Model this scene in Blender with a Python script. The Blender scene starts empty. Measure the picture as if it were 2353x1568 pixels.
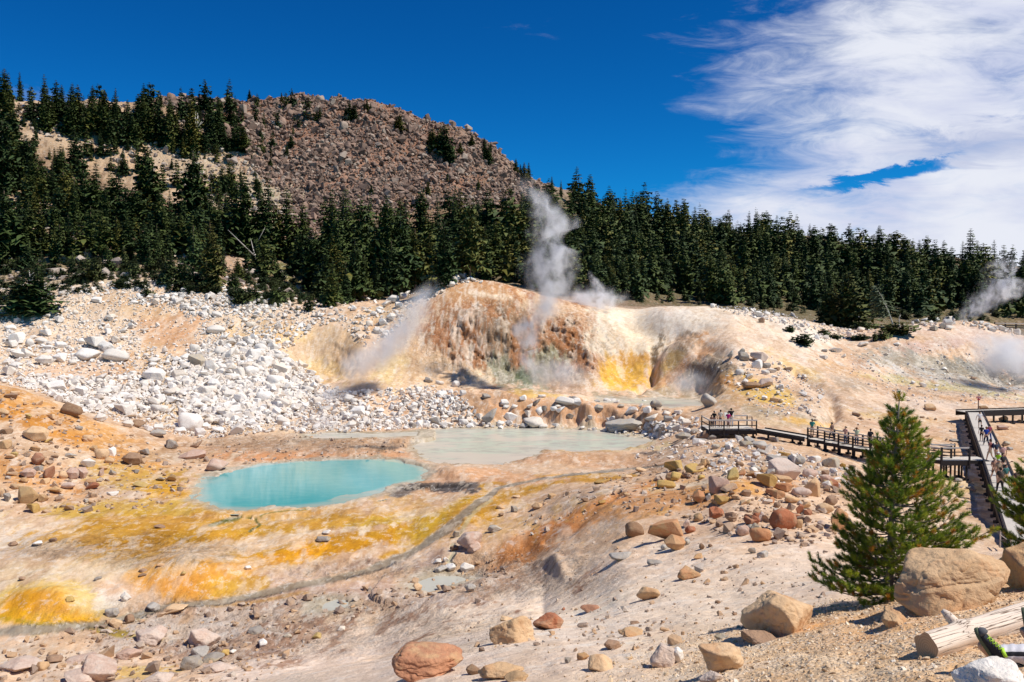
import bpy, bmesh, math, random
import numpy as np
from mathutils import Vector, Matrix

sc = bpy.context.scene
# ---------------------------------------------------------------- camera
# "D" units: pixel positions on a 2353 x 1568 view of the photograph, used to work out where things stand
FD, CU, CV, HV = 1847.0, 1176.5, 784.0, 725.0
PITCH = math.atan((CV - HV) / FD)
cam_d = bpy.data.cameras.new('camera')
cam = bpy.data.objects.new('camera', cam_d)
sc.collection.objects.link(cam)
cam.location = (0, 0, 0)
cam.rotation_euler = (math.radians(90) - PITCH, 0, 0)
cam_d.sensor_width = 36.0
cam_d.lens = FD / 2353.0 * 36.0
cam_d.clip_start = 0.1
cam_d.clip_end = 5000
sc.camera = cam
sc.render.resolution_x, sc.render.resolution_y = 1024, 682

# ---------------------------------------------------------------- world and sun
SUN_EL, SUN_AZ = 55.0, -20.0        # azimuth: degrees from +X towards +Y (beyond the scene)
sc.view_settings.view_transform = 'Standard'
sc.view_settings.look = 'None'
sc.view_settings.exposure = 0.04
sc.view_settings.gamma = 1.0
sun_dir = Vector((math.cos(math.radians(SUN_EL)) * math.cos(math.radians(SUN_AZ)),
                  math.cos(math.radians(SUN_EL)) * math.sin(math.radians(SUN_AZ)),
                  math.sin(math.radians(SUN_EL))))
sl = bpy.data.lights.new('sun', 'SUN')
sl.energy = 5.0
sl.angle = math.radians(0.5)
sl.color = (1.0, 0.955, 0.88)
so = bpy.data.objects.new('sun', sl)
sc.collection.objects.link(so)
so.rotation_euler = (-sun_dir).to_track_quat('-Z', 'Y').to_euler()
so.location = (60, 20, 120)

sc.cycles.use_denoising = True
sc.cycles.max_bounces = 6
sc.cycles.diffuse_bounces = 3
sc.cycles.glossy_bounces = 2
sc.cycles.transparent_max_bounces = 8
sc.cycles.volume_bounces = 4
sc.cycles.volume_step_rate = 1.0
sc.cycles.volume_max_steps = 96
try:
    sc.cycles.volume_biased = True
except Exception:
    pass

class NT:
    """tiny helper for node trees"""
    def __init__(s, tree):
        s.t = tree
        tree.nodes.clear()
    def n(s, typ, ins=None, **kw):
        nd = s.t.nodes.new(typ)
        for k, v in kw.items():
            setattr(nd, k, v)
        for k, v in (ins or {}).items():
            sock = nd.inputs[k]
            if isinstance(v, bpy.types.NodeSocket):
                s.t.links.new(v, sock)
            else:
                sock.default_value = v
        return nd
    def m(s, op, a, b=None, c=None, clamp=False):
        nd = s.t.nodes.new('ShaderNodeMath')
        nd.operation = op
        nd.use_clamp = clamp
        for i, v in enumerate((a, b, c)):
            if v is None:
                continue
            if isinstance(v, bpy.types.NodeSocket):
                s.t.links.new(v, nd.inputs[i])
            else:
                nd.inputs[i].default_value = v
        return nd.outputs[0]
    def ss(s, x, a, b, lo=0.0, hi=1.0):
        nd = s.n('ShaderNodeMapRange', {'Value': x, 'From Min': a, 'From Max': b, 'To Min': lo, 'To Max': hi}, interpolation_type='SMOOTHSTEP')
        return nd.outputs[0]
    def mix(s, f, a, b, blend='MIX'):
        nd = s.t.nodes.new('ShaderNodeMix')
        nd.data_type = 'RGBA'
        nd.blend_type = blend
        for i, v in ((0, f), (6, a), (7, b)):
            if isinstance(v, bpy.types.NodeSocket):
                s.t.links.new(v, nd.inputs[i])
            else:
                nd.inputs[i].default_value = v if i == 0 else (v[0], v[1], v[2], 1.0)
        return nd.outputs[2]
    def noise(s, vec, scale, detail=4, rough=0.55, dist=0.0, out=0, lac=2.0):
        nd = s.n('ShaderNodeTexNoise', {'Scale': scale, 'Detail': detail, 'Roughness': rough, 'Distortion': dist, 'Lacunarity': lac})
        if vec is not None:
            s.t.links.new(vec, nd.inputs['Vector'])
        return nd.outputs[out]
    def map(s, vec, scale=(1, 1, 1), rot=(0, 0, 0), loc=(0, 0, 0)):
        nd = s.n('ShaderNodeMapping', {'Vector': vec, 'Location': loc, 'Rotation': rot, 'Scale': scale})
        return nd.outputs[0]

def srgb(r, g, b, k=1.0):
    def f(c):
        c = c / 255.0
        return (c / 12.92 if c <= 0.04045 else ((c + 0.055) / 1.055) ** 2.4) * k
    return (f(r), f(g), f(b))

world = bpy.data.worlds.new('World')
sc.world = world
world.use_nodes = True
W = NT(world.node_tree)
sky = W.n('ShaderNodeTexSky', sky_type='NISHITA', sun_disc=False)
sky.sun_elevation = math.radians(SUN_EL)
sky.sun_rotation = math.radians(90.0 - SUN_AZ)
sky.altitude = 2500
sky.air_density = 1.0
sky.dust_density = 0.0
sky.ozone_density = 3.0
tc = W.n('ShaderNodeTexCoord')
sep = W.n('ShaderNodeSeparateXYZ', {0: tc.outputs['Generated']})
X, Y, Z = sep.outputs
Yc = W.m('MAXIMUM', Y, 0.05)
ca = W.m('DIVIDE', X, Yc)
cb = W.m('DIVIDE', Z, Yc)
# polarised deep blue
hs = W.n('ShaderNodeHueSaturation', {'Hue': 0.503, 'Saturation': 1.33, 'Value': 1.0, 'Color': sky.outputs[0]})
tint = W.mix(1.0, hs.outputs[0], W.mix(W.ss(cb, 0.08, 0.42), (0.10, 1.02, 1.32), (0.10, 0.86, 1.16)), 'MULTIPLY')
# cloud sheet, thick to the right, thinning into combed wisps to the left
comb = W.n('ShaderNodeCombineXYZ', {0: ca, 1: cb, 2: 0.3})
rot1 = W.map(comb.outputs[0], scale=(2.2, 7.5, 1), rot=(0, 0, -0.30))
n1 = W.noise(rot1, 1.25, 8, 0.58, 0.5)
rot2 = W.map(comb.outputs[0], scale=(3.2, 12, 1), rot=(0, 0, -0.16), loc=(3.1, 1.7, 0))
n2 = W.noise(rot2, 3.0, 10, 0.66, 0.8)
nn = W.m('ADD', W.m('MULTIPLY', n1, 0.80), W.m('MULTIPLY', n2, 0.52))
nn = W.m('SUBTRACT', nn, 0.16)
# distance to the right of the cloud's edge; edge runs from (u 1480, low) to (u 1900, high)
edge = W.n('ShaderNodeFloatCurve', {'Value': W.m('MULTIPLY', cb, 2.2)})
cm = edge.mapping.curves[0]
pts = [(0.0, 0.13), (0.2, 0.16), (0.32, 0.17), (0.39, 0.215), (0.48, 0.285), (0.58, 0.27), (0.72, 0.30), (0.86, 0.38), (1.0, 0.49)]
cm.points[0].location = pts[0]
cm.points[1].location = pts[-1]
for p in pts[1:-1]:
    cm.points.new(*p)
edge.mapping.update()
dd = W.m('SUBTRACT', ca, edge.outputs[0])
bias = W.ss(dd, -0.17, 0.24, -0.24, 0.30)
# the long blue gap above the treeline, and a thinner grey-blue lane to its right
def ell(cx, cy, rx, ry, ang):
    a = W.m('ADD', W.m('SUBTRACT', ca, cx), W.m('MULTIPLY', W.m('SUBTRACT', n1, 0.5), 0.25))
    b = W.m('ADD', W.m('SUBTRACT', cb, cy), W.m('MULTIPLY', W.m('SUBTRACT', n2, 0.5), 0.07))
    c_, s_ = math.cos(ang), math.sin(ang)
    p = W.m('ADD', W.m('MULTIPLY', a, c_ / rx), W.m('MULTIPLY', b, s_ / rx))
    q = W.m('ADD', W.m('MULTIPLY', a, -s_ / ry), W.m('MULTIPLY', b, c_ / ry))
    r = W.m('SQRT', W.m('ADD', W.m('MULTIPLY', p, p), W.m('MULTIPLY', q, q)))
    return W.ss(r, 0.2, 1.0, 1.0, 0.0)
gap = ell(0.45, 0.172, 0.15, 0.014, 0.16)
lane = ell(0.60, 0.215, 0.20, 0.035, 0.12)
dens = W.m('ADD', W.m('ADD', nn, bias), W.m('ADD', W.m('MULTIPLY', gap, -0.42), W.m('MULTIPLY', lane, -0.12)))
cl = W.ss(dens, 0.40, 0.84)
cl = W.m('MULTIPLY', cl, W.ss(Y, 0.05, 0.3))
low = W.ss(cb, 0.0, 0.10, 0.90, 1.0)
cl = W.m('MULTIPLY', cl, low)
shade = W.ss(W.noise(rot1, 2.3, 5, 0.55, 0.3), 0.30, 0.62)
ccol = W.mix(shade, (7.0, 7.5, 9.6), (9.3, 9.6, 10.6))
ccol = W.mix(W.m('MULTIPLY', lane, 0.5), ccol, (3.4, 4.2, 7.2))
skymix = W.mix(cl, tint, ccol)
bg = W.n('ShaderNodeBackground', {'Color': skymix, 'Strength': 0.085})
wo = W.n('ShaderNodeOutputWorld', {'Surface': bg.outputs[0]})

# ---------------------------------------------------------------- helpers
def tag(o, label=None, cat=None, group=None, kind=None):
    if label: o['label'] = label
    if cat: o['category'] = cat
    if group: o['group'] = group
    if kind: o['kind'] = kind
    return o

def link(o, parent=None):
    sc.collection.objects.link(o)
    if parent is not None:
        o.parent = parent
    return o

def empty(name, loc=(0, 0, 0), rz=0.0):
    o = bpy.data.objects.new(name, None)
    o.empty_display_size = 0.2
    o.location = loc
    o.rotation_euler = (0, 0, rz)
    return link(o)

def mesh_np(name, verts, faces, smooth=True, mat=None, vnorm=None):
    """verts Nx3, faces MxK (K = 3 or 4)"""
    me = bpy.data.meshes.new(name)
    verts = np.asarray(verts, dtype=np.float32)
    faces = np.asarray(faces, dtype=np.int32)
    n, k = faces.shape
    me.vertices.add(len(verts))
    me.vertices.foreach_set('co', verts.ravel())
    me.loops.add(n * k)
    me.loops.foreach_set('vertex_index', faces.ravel())
    me.polygons.add(n)
    me.polygons.foreach_set('loop_start', np.arange(0, n * k, k, dtype=np.int32))
    me.polygons.foreach_set('loop_total', np.full(n, k, dtype=np.int32))
    me.polygons.foreach_set('use_smooth', np.full(n, smooth, dtype=bool))
    me.update(calc_edges=True)
    me.validate()
    if vnorm is not None:
        me.normals_split_custom_set_from_vertices(np.asarray(vnorm, dtype=np.float32))
    if mat:
        me.materials.append(mat)
    return me

class MB:
    """collects boxes, tubes and lofted shapes into ONE mesh"""
    def __init__(s):
        s.v, s.f = [], []
    def add(s, vs, fs):
        b = len(s.v)
        s.v += [tuple(v) for v in vs]
        s.f += [tuple(i + b for i in f) for f in fs]
    def box(s, c, size, rz=0.0, mat=None):
        hx, hy, hz = size[0] / 2, size[1] / 2, size[2] / 2
        R = mat if mat is not None else Matrix.Rotation(rz, 3, 'Z')
        vs = [Vector(c) + R @ Vector((x * hx, y * hy, z * hz)) for z in (-1, 1) for y in (-1, 1) for x in (-1, 1)]
        s.add(vs, [(0, 2, 3, 1), (4, 5, 7, 6), (0, 1, 5, 4), (1, 3, 7, 5), (3, 2, 6, 7), (2, 0, 4, 6)])
    def beam(s, a, b, w, h):
        """box from a to b, width w across (horizontal), height h"""
        a, b = Vector(a), Vector(b)
        d = b - a
        L = d.length
        y = d.normalized()
        x = y.cross(Vector((0, 0, 1)))
        if x.length < 1e-4:
            x = Vector((1, 0, 0))
        x.normalize()
        z = x.cross(y)
        R = Matrix((x, y, z)).transposed()
        s.box((a + b) / 2, (w, L, h), mat=R)
    def tube(s, pts, radii, n=8, cap=True):
        rings = []
        pts = [Vector(p) for p in pts]
        up = Vector((0.02, 0.05, 1)).normalized()
        for i, p in enumerate(pts):
            d = (pts[min(i + 1, len(pts) - 1)] - pts[max(i - 1, 0)]).normalized()
            x = d.cross(up)
            if x.length < 1e-3:
                x = d.cross(Vector((1, 0, 0)))
            x.normalize()
            y = d.cross(x)
            rings.append([p + (x * math.cos(2 * math.pi * k / n) + y * math.sin(2 * math.pi * k / n)) * radii[i] for k in range(n)])
        vs = [v for r in rings for v in r]
        fs = []
        for i in range(len(pts) - 1):
            for k in range(n):
                fs.append((i * n + k, i * n + (k + 1) % n, (i + 1) * n + (k + 1) % n, (i + 1) * n + k))
        if cap:
            fs.append(tuple(range(n - 1, -1, -1)))
            fs.append(tuple((len(pts) - 1) * n + k for k in range(n)))
        s.add(vs, fs)
    def build(s, name, mat, parent=None, smooth=False, loc=None, bevel=0):
        me = bpy.data.meshes.new(name)
        me.from_pydata([tuple(v) for v in s.v], [], s.f)
        if smooth:
            me.polygons.foreach_set('use_smooth', [True] * len(me.polygons))
        me.materials.append(mat)
        bm = bmesh.new()
        bm.from_mesh(me)
        bmesh.ops.recalc_face_normals(bm, faces=bm.faces)
        if bevel:
            bmesh.ops.bevel(bm, geom=bm.edges[:], offset=bevel, segments=1, affect='EDGES')
        bm.to_mesh(me)
        bm.free()
        o = bpy.data.objects.new(name, me)
        if loc is not None:
            o.location = loc
        return link(o, parent)

# ---- numpy noise
_rs = np.random.RandomState(7)
_PERM = _rs.permutation(65536).astype(np.int64)
_VAL = _rs.rand(65536).astype(np.float32)
def _h(ix, iy, iz):
    a = _PERM[ix & 65535]
    b = _PERM[(a + iy) & 65535]
    return _VAL[(_PERM[(b + iz) & 65535])]
def vn(x, y, z=None):
    """value noise 0..1"""
    x = np.asarray(x, dtype=np.float64); y = np.asarray(y, dtype=np.float64)
    if z is None:
        z = np.zeros_like(x)
    x0 = np.floor(x).astype(np.int64); y0 = np.floor(y).astype(np.int64); z0 = np.floor(z).astype(np.int64)
    fx = x - x0; fy = y - y0; fz = z - z0
    fx = fx * fx * (3 - 2 * fx); fy = fy * fy * (3 - 2 * fy); fz = fz * fz * (3 - 2 * fz)
    r = 0
    for dx, wx in ((0, 1 - fx), (1, fx)):
        for dy, wy in ((0, 1 - fy), (1, fy)):
            for dz, wz in ((0, 1 - fz), (1, fz)):
                r = r + _h(x0 + dx, y0 + dy, z0 + dz) * wx * wy * wz
    return r
def fbm(x, y, z=None, octv=4, gain=0.5, seed=0.0):
    s, a, t = 0.0, 1.0, 0.0
    for i in range(octv):
        k = 2.03 ** i
        zz = None if z is None else z * k + i * 3.7
        s = s + a * vn(x * k + seed + i * 17.3, y * k - seed + i * 9.1, zz)
        t += a
        a *= gain
    return s / t
def sstep(x, a, b):
    t = np.clip((x - a) / (b - a), 0, 1)
    return t * t * (3 - 2 * t)

# ---- projection
cp, sp = math.cos(PITCH), math.sin(PITCH)
def ray(u, v):
    a = (np.asarray(u, float) - CU) / FD
    b = (CV - np.asarray(v, float)) / FD
    dx = a
    dy = cp + b * sp
    dz = -sp + b * cp
    return dx / dy, dz / dy          # per unit of y
def P(u, v, d):
    sx, szz = ray(u, v)
    return Vector((float(sx) * d, d, float(szz) * d))
def proj(x, y, z):
    x = np.asarray(x, float); y = np.maximum(np.asarray(y, float), 0.05); z = np.asarray(z, float)
    dep = y * cp - z * sp
    up = y * sp + z * cp
    return CU + FD * x / dep, CV - FD * up / dep
def pxm(d):
    """metres per D pixel at distance d"""
    return d / FD
# ---------------------------------------------------------------- terrain profile table
# for each column u: (v, distance) from the camera outwards
COLS = {
-300: [(1750,20),(1520,40),(1400,45),(1260,53),(1180,60),(1080,70),(960,80),(900,90),(850,100),(860,108),(760,138),(660,160),(630,175),(430,230),(230,300),(400,420)],
0:    [(1640,26),(1520,40),(1400,46),(1290,52.5),(1200,61),(1110,69),(1000,78),(930,86),(888,93),(905,101),(760,138),(668,158),(630,175),(440,230),(238,300),(400,420)],
200:  [(1640,24),(1500,41),(1370,47.5),(1280,53),(1200,61.5),(1120,71),(1050,79),(990,87),(955,93),(965,99),(770,138),(655,158),(625,175),(460,235),(250,310),(400,430)],
450:  [(1620,20),(1470,43),(1330,50),(1270,54.5),(1190,63),(1110,76),(1060,86),(1020,96),(1000,102),(970,108),(780,138),(652,157),(625,175),(470,240),(246,330),(400,450)],
700:  [(1568,16),(1440,44),(1300,53),(1240,58),(1175,65.5),(1110,76.5),(1060,87.5),(1020,97),(995,105),(970,111),(830,135),(705,152),(690,170),(530,250),(236,350),(380,470)],
850:  [(1568,13),(1400,47),(1290,54.5),(1230,59),(1160,67.5),(1110,76.5),(1060,87.5),(1015,99),(990,107),(940,116),(850,130),(708,150),(690,170),(540,250),(250,355),(380,480)],
950:  [(1568,11),(1360,48),(1260,57),(1200,62.5),(1140,71),(1100,78.5),(1060,87),(1010,101),(985,110),(920,119),(868,128),(684,150),(690,170),(540,255),(276,360),(380,480)],
1050: [(1555,10.7),(1330,48),(1240,56),(1180,63),(1125,72),(1090,80),(1060,86),(1000,103),(975,112),(905,121),(882,129),(643,150),(680,170),(545,258),(296,360),(390,480)],
1130: [(1545,10.6),(1310,49),(1225,56.5),(1165,64),(1118,72),(1088,79.5),(1060,85.5),(1000,103),(975,111.5),(902,121),(886,130),(648,151),(680,170),(555,260),(335,356),(420,480)],
1200: [(1540,10.5),(1290,50),(1210,57),(1150,65),(1110,72.5),(1085,79),(1060,85),(1000,103),(975,111),(898,121),(890,130),(664,153),(680,172),(570,262),(392,345),(450,480)],
1330: [(1540,9.6),(1340,36),(1230,48),(1150,59),(1100,69),(1085,76),(1060,84),(1005,101),(975,109),(912,118),(900,128),(700,158),(690,175),(600,262),(455,340),(480,480)],
1450: [(1540,9),(1340,28),(1220,42),(1140,55),(1092,68),(1085,75),(1060,83),(1005,99),(980,105),(930,116),(905,126),(722,160),(700,180),(620,262),(515,340),(520,480)],
1530: [(1540,8.6),(1338,26),(1220,40),(1135,52),(1076,66),(1055,75),(1035,83),(1000,94),(972,104),(935,115),(912,125),(705,159),(708,180),(635,262),(525,340),(530,480)],
1600: [(1535,8.2),(1335,25),(1220,38),(1130,50),(1060,65),(1020,76),(1000,84),(985,92),(950,104),(932,113),(905,122),(704,158),(712,178),(650,262),(535,340),(540,480)],
1700: [(1530,7.6),(1330,24),(1200,38),(1110,50),(1050,62),(1016,74),(1006,80),(975,90),(930,102),(890,111),(830,122),(715,158),(715,178),(660,258),(560,335),(550,480)],
1850: [(1480,8),(1310,24),(1180,40),(1110,52),(1060,63),(1042,70),(1022,78),(985,88),(940,99),(895,109),(840,122),(745,152),(735,180),(680,250),(585,320),(560,480)],
1950: [(1440,8.6),(1300,24),(1180,42),(1110,54),(1070,64),(1055,70),(1030,79),(985,90),(940,102),(895,112),(850,124),(790,142),(745,182),(700,245),(605,305),(580,480)],
2100: [(1410,8.5),(1300,24),(1200,43),(1130,57),(1090,66),(1060,72),(1030,80),(990,91),(940,105),(900,117),(850,130),(747,155),(752,185),(710,240),(630,300),(600,480)],
2250: [(1390,8.4),(1290,30),(1240,46),(1140,60),(1090,68),(1050,76),(1020,83),(985,92),(945,106),(905,119),(850,134),(738,158),(760,185),(725,235),(655,290),(610,480)],
2353: [(1370,8.4),(1280,32),(1240,46),(1145,59),(1090,68),(1050,76),(1020,83),(985,92),(950,105),(915,118),(860,132),(772,155),(775,185),(745,230),(670,285),(620,480)],
2650: [(1350,8.4),(1280,32),(1240,46),(1145,59),(1090,68),(1050,76),(1020,83),(985,92),(950,105),(915,118),(860,132),(790,155),(785,185),(750,230),(680,285),(630,480)],
}
_us = sorted(COLS)
K = len(COLS[0]) + 2
_S = np.array([(u - CU) / FD for u in _us])
_Yt = np.zeros((len(_us), K)); _Zt = np.zeros((len(_us), K))
for i, u in enumerate(_us):
    _Yt[i, 0] = 1.0; _Zt[i, 0] = -1.66
    for j, (v, d) in enumerate(COLS[u]):
        _Yt[i, j + 1] = d
        _Zt[i, j + 1] = float(ray(u, v)[1]) * d
    _Yt[i, K - 1] = 1500; _Zt[i, K - 1] = -30
def pchip_slopes(x, y):
    """x,y (..., K) -> slopes"""
    h = np.diff(x, axis=-1)
    dl = np.diff(y, axis=-1) / h
    m = np.zeros_like(y)
    w1 = 2 * h[..., 1:] + h[..., :-1]
    w2 = h[..., 1:] + 2 * h[..., :-1]
    same = (dl[..., 1:] * dl[..., :-1]) > 0
    a = np.where(same, dl[..., :-1], 1.0); b = np.where(same, dl[..., 1:], 1.0)
    m[..., 1:-1] = np.where(same, (w1 + w2) / (w1 / a + w2 / b), 0.0)
    m[..., 0] = dl[..., 0]; m[..., -1] = dl[..., -1]
    return m
def herm(x0, x1, y0, y1, m0, m1, x):
    h = x1 - x0
    t = np.clip((x - x0) / h, 0, 1)
    return (y0 * (1 + 2 * t) * (1 - t) ** 2 + h * m0 * t * (1 - t) ** 2 + y1 * t * t * (3 - 2 * t) + h * m1 * t * t * (t - 1))
# dense tables over s
NS = 900
_sd = np.linspace(_S[0], _S[-1], NS)
_Yd = np.zeros((NS, K)); _Zd = np.zeros((NS, K))
for j in range(K):
    for T, D in ((_Yt, _Yd), (_Zt, _Zd)):
        m = pchip_slopes(_S, T[:, j])
        i = np.clip(np.searchsorted(_S, _sd) - 1, 0, len(_S) - 2)
        D[:, j] = herm(_S[i], _S[i + 1], T[i, j], T[i + 1, j], m[i], m[i + 1], _sd)
_Md = pchip_slopes(_Yd, _Zd)
def base_h(x, y):
    x = np.asarray(x, float).ravel(); y = np.asarray(y, float).ravel()
    s = x / np.maximum(y, 3.0)
    fi = np.clip((s - _sd[0]) / (_sd[-1] - _sd[0]) * (NS - 1), 0, NS - 1.001)
    i = fi.astype(int); f = fi - i
    out = np.empty_like(x)
    CH = 200000
    for c in range(0, len(x), CH):
        sl_ = slice(c, c + CH)
        ii = i[sl_]; ff = f[sl_][:, None]
        Yk = _Yd[ii] * (1 - ff) + _Yd[ii + 1] * ff
        Zk = _Zd[ii] * (1 - ff) + _Zd[ii + 1] * ff
        Mk = _Md[ii] * (1 - ff) + _Md[ii + 1] * ff
        yy = y[sl_]
        k = np.clip((yy[:, None] >= Yk).sum(1) - 1, 0, K - 2)
        r = np.arange(len(yy))
        out[sl_] = herm(Yk[r, k], Yk[r, k + 1], Zk[r, k], Zk[r, k + 1], Mk[r, k], Mk[r, k + 1], yy)
    return out

# local shapes: (u, v, ru, rv, rise in metres, nearest d, farthest d)
BUMPS = [
 (120,1400,110,48,1.1,36,60),(425,1318,120,42,0.9,40,62),(250,1350,60,30,0.25,40,60),
 (745,820,90,55,-2.6,112,158),(830,800,26,50,1.2,112,158),(640,760,60,30,0.8,112,158),
 (1010,1118,70,13,-0.55,60,85),(1040,1092,70,12,0.75,60,95),(900,1120,60,8,-0.2,60,85),
 (700,1040,180,12,0.45,80,110),(860,1035,90,10,0.35,80,110),(1300,1052,120,10,0.35,80,100),
 (1170,850,70,40,-0.9,122,150),(1260,870,40,30,-0.8,122,150),(1150,760,40,30,1.3,125,156),(1080,735,60,30,1.0,130,156),
 (1300,790,60,40,0.9,130,156),(1350,840,34,40,1.4,122,156),(1120,810,20,40,-1.0,122,156),(1225,800,16,40,0.9,125,156),
 (1445,835,70,55,-3.0,122,158),(1560,800,50,36,1.8,110,158),(1500,830,12,50,-1.2,118,158),(1620,845,50,22,1.5,108,150),(1590,890,60,22,-0.9,108,130),
 (1540,770,60,30,-2.2,130,165),(1470,745,80,20,-1.2,140,170),
 (1650,800,70,30,1.0,110,160),(1690,870,30,30,-0.8,100,120),
 (2310,845,70,34,-3.0,120,150),(2180,800,90,30,0.6,120,158),
 (1210,925,70,16,0.5,105,125),(1350,940,70,16,0.6,105,125),(1480,962,60,12,0.9,96,112),(1090,920,60,22,0.8,110,125),
 (1400,1160,160,50,0.5,40,66),(1180,1240,90,22,0.35,44,62),(1720,1130,120,50,0.5,36,60),
 (1690,975,50,12,0.35,88,105),(1790,955,60,12,0.5,88,108),
]
GULLIES = [  # polyline, half width px, depth m, d range
 ([(1830,862),(1870,880),(1905,905),(1912,930),(1918,955),(1900,968)],14,1.1,88,125),
 ([(1520,790),(1500,830),(1490,865),(1470,890)],12,0.9,118,158),
 ([(1255,1245),(1300,1230),(1370,1180),(1420,1150)],10,0.25,40,66),
 ([(1110,1350),(1180,1310),(1270,1290),(1290,1320)],16,-0.25,28,56),
 ([(700,1130),(760,1120)],1,0,1,2),
]
STREAM = [(-40,1462),(60,1450),(150,1447),(230,1440),(290,1418),(370,1396),(450,1385),(560,1372),(650,1352),(760,1332),(830,1312),(880,1292),(960,1252),(1010,1222),(1055,1185),(1100,1150),(1150,1120),(1230,1102),(1320,1088),(1420,1078),(1530,1070)]
STREAM_W = [16,18,16,14,10,10,11,12,14,14,15,15,11,10,9,7,5,4,4,4,4]

def seg_dist(u, v, pts, asp=1.0, widths=None):
    """distance to a polyline in D px (v multiplied by asp); with widths, distance / local width"""
    best = np.full(u.shape, 1e9)
    for i in range(len(pts) - 1):
        x0, y0 = pts[i]; x1, y1 = pts[i + 1]
        y0 *= asp; y1 *= asp
        dx, dy = x1 - x0, y1 - y0
        t = np.clip(((u - x0) * dx + (v * asp - y0) * dy) / (dx * dx + dy * dy), 0, 1)
        d = np.hypot(u - (x0 + t * dx), v * asp - (y0 + t * dy))
        if widths is not None:
            d = d / (widths[i] * (1 - t) + widths[i + 1] * t)
        best = np.minimum(best, d)
    return best

# water bodies: level and outline
WATERS = {
 'turquoise_pool': (-16.0, [(450,1118),(478,1092),(520,1080),(600,1067),(680,1059),(760,1056),(860,1053),(930,1060),(975,1072),(992,1090),(975,1104),(930,1112),(895,1124),(868,1140),(790,1155),(690,1166),(570,1172),(490,1170),(452,1152)]),
 'milky_pond': (-15.85, [(975,990),(1040,985),(1150,984),(1260,985),(1370,988),(1450,998),(1490,1012),(1480,1030),(1420,1040),(1330,1040),(1250,1034),(1215,1052),(1150,1066),(1060,1068),(990,1058),(950,1040),(955,1010)]),
 'shallow_pool': (-15.42, [(700,1000),(760,994),(860,996),(960,992),(960,1003),(860,1006),(760,1009),(715,1008)]),
 'steaming_pool': (-12.75, [(1370,912),(1450,918),(1520,914),(1600,921),(1612,932),(1540,938),(1480,930),(1380,925)]),
 'clay_puddle': (-16.75, [(945,1352),(960,1336),(1000,1320),(1060,1322),(1080,1334),(1030,1348),(985,1360)]),
 'small_puddle': (-17.2, [(738,1386),(775,1374),(800,1380),(798,1396),(760,1406),(730,1402)]),
}
def on_plane(u, v, z):
    sx, sz_ = ray(u, v)
    d = z / float(sz_)
    return (float(sx) * d, d)
WPOLY = {k: (z, np.array([on_plane(u, v, z) for u, v in pts])) for k, (z, pts) in WATERS.items()}
def poly_sd(x, y, poly):
    """signed distance to polygon, negative inside"""
    d = np.full(x.shape, 1e9); inside = np.zeros(x.shape, bool)
    n = len(poly)
    for i in range(n):
        x0, y0 = poly[i]; x1, y1 = poly[(i + 1) % n]
        dx, dy = x1 - x0, y1 - y0
        t = np.clip(((x - x0) * dx + (y - y0) * dy) / (dx * dx + dy * dy + 1e-12), 0, 1)
        d = np.minimum(d, np.hypot(x - x0 - t * dx, y - y0 - t * dy))
        c = ((y0 > y) != (y1 > y)) & (x < (x1 - x0) * (y - y0) / (y1 - y0 + 1e-12) + x0)
        inside ^= c
    return np.where(inside, -d, d)
def in_poly(u, v, pts):
    return poly_sd(np.asarray(u, float), np.asarray(v, float), np.array(pts, float)) < 0

def blob(u, v, cu, cv, ru, rv, ang=0.0):
    a = math.radians(ang)
    du, dv = u - cu, v - cv
    p = (du * math.cos(a) - dv * math.sin(a)) / ru
    q = (du * math.sin(a) + dv * math.cos(a)) / rv
    return np.hypot(p, q)

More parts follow.
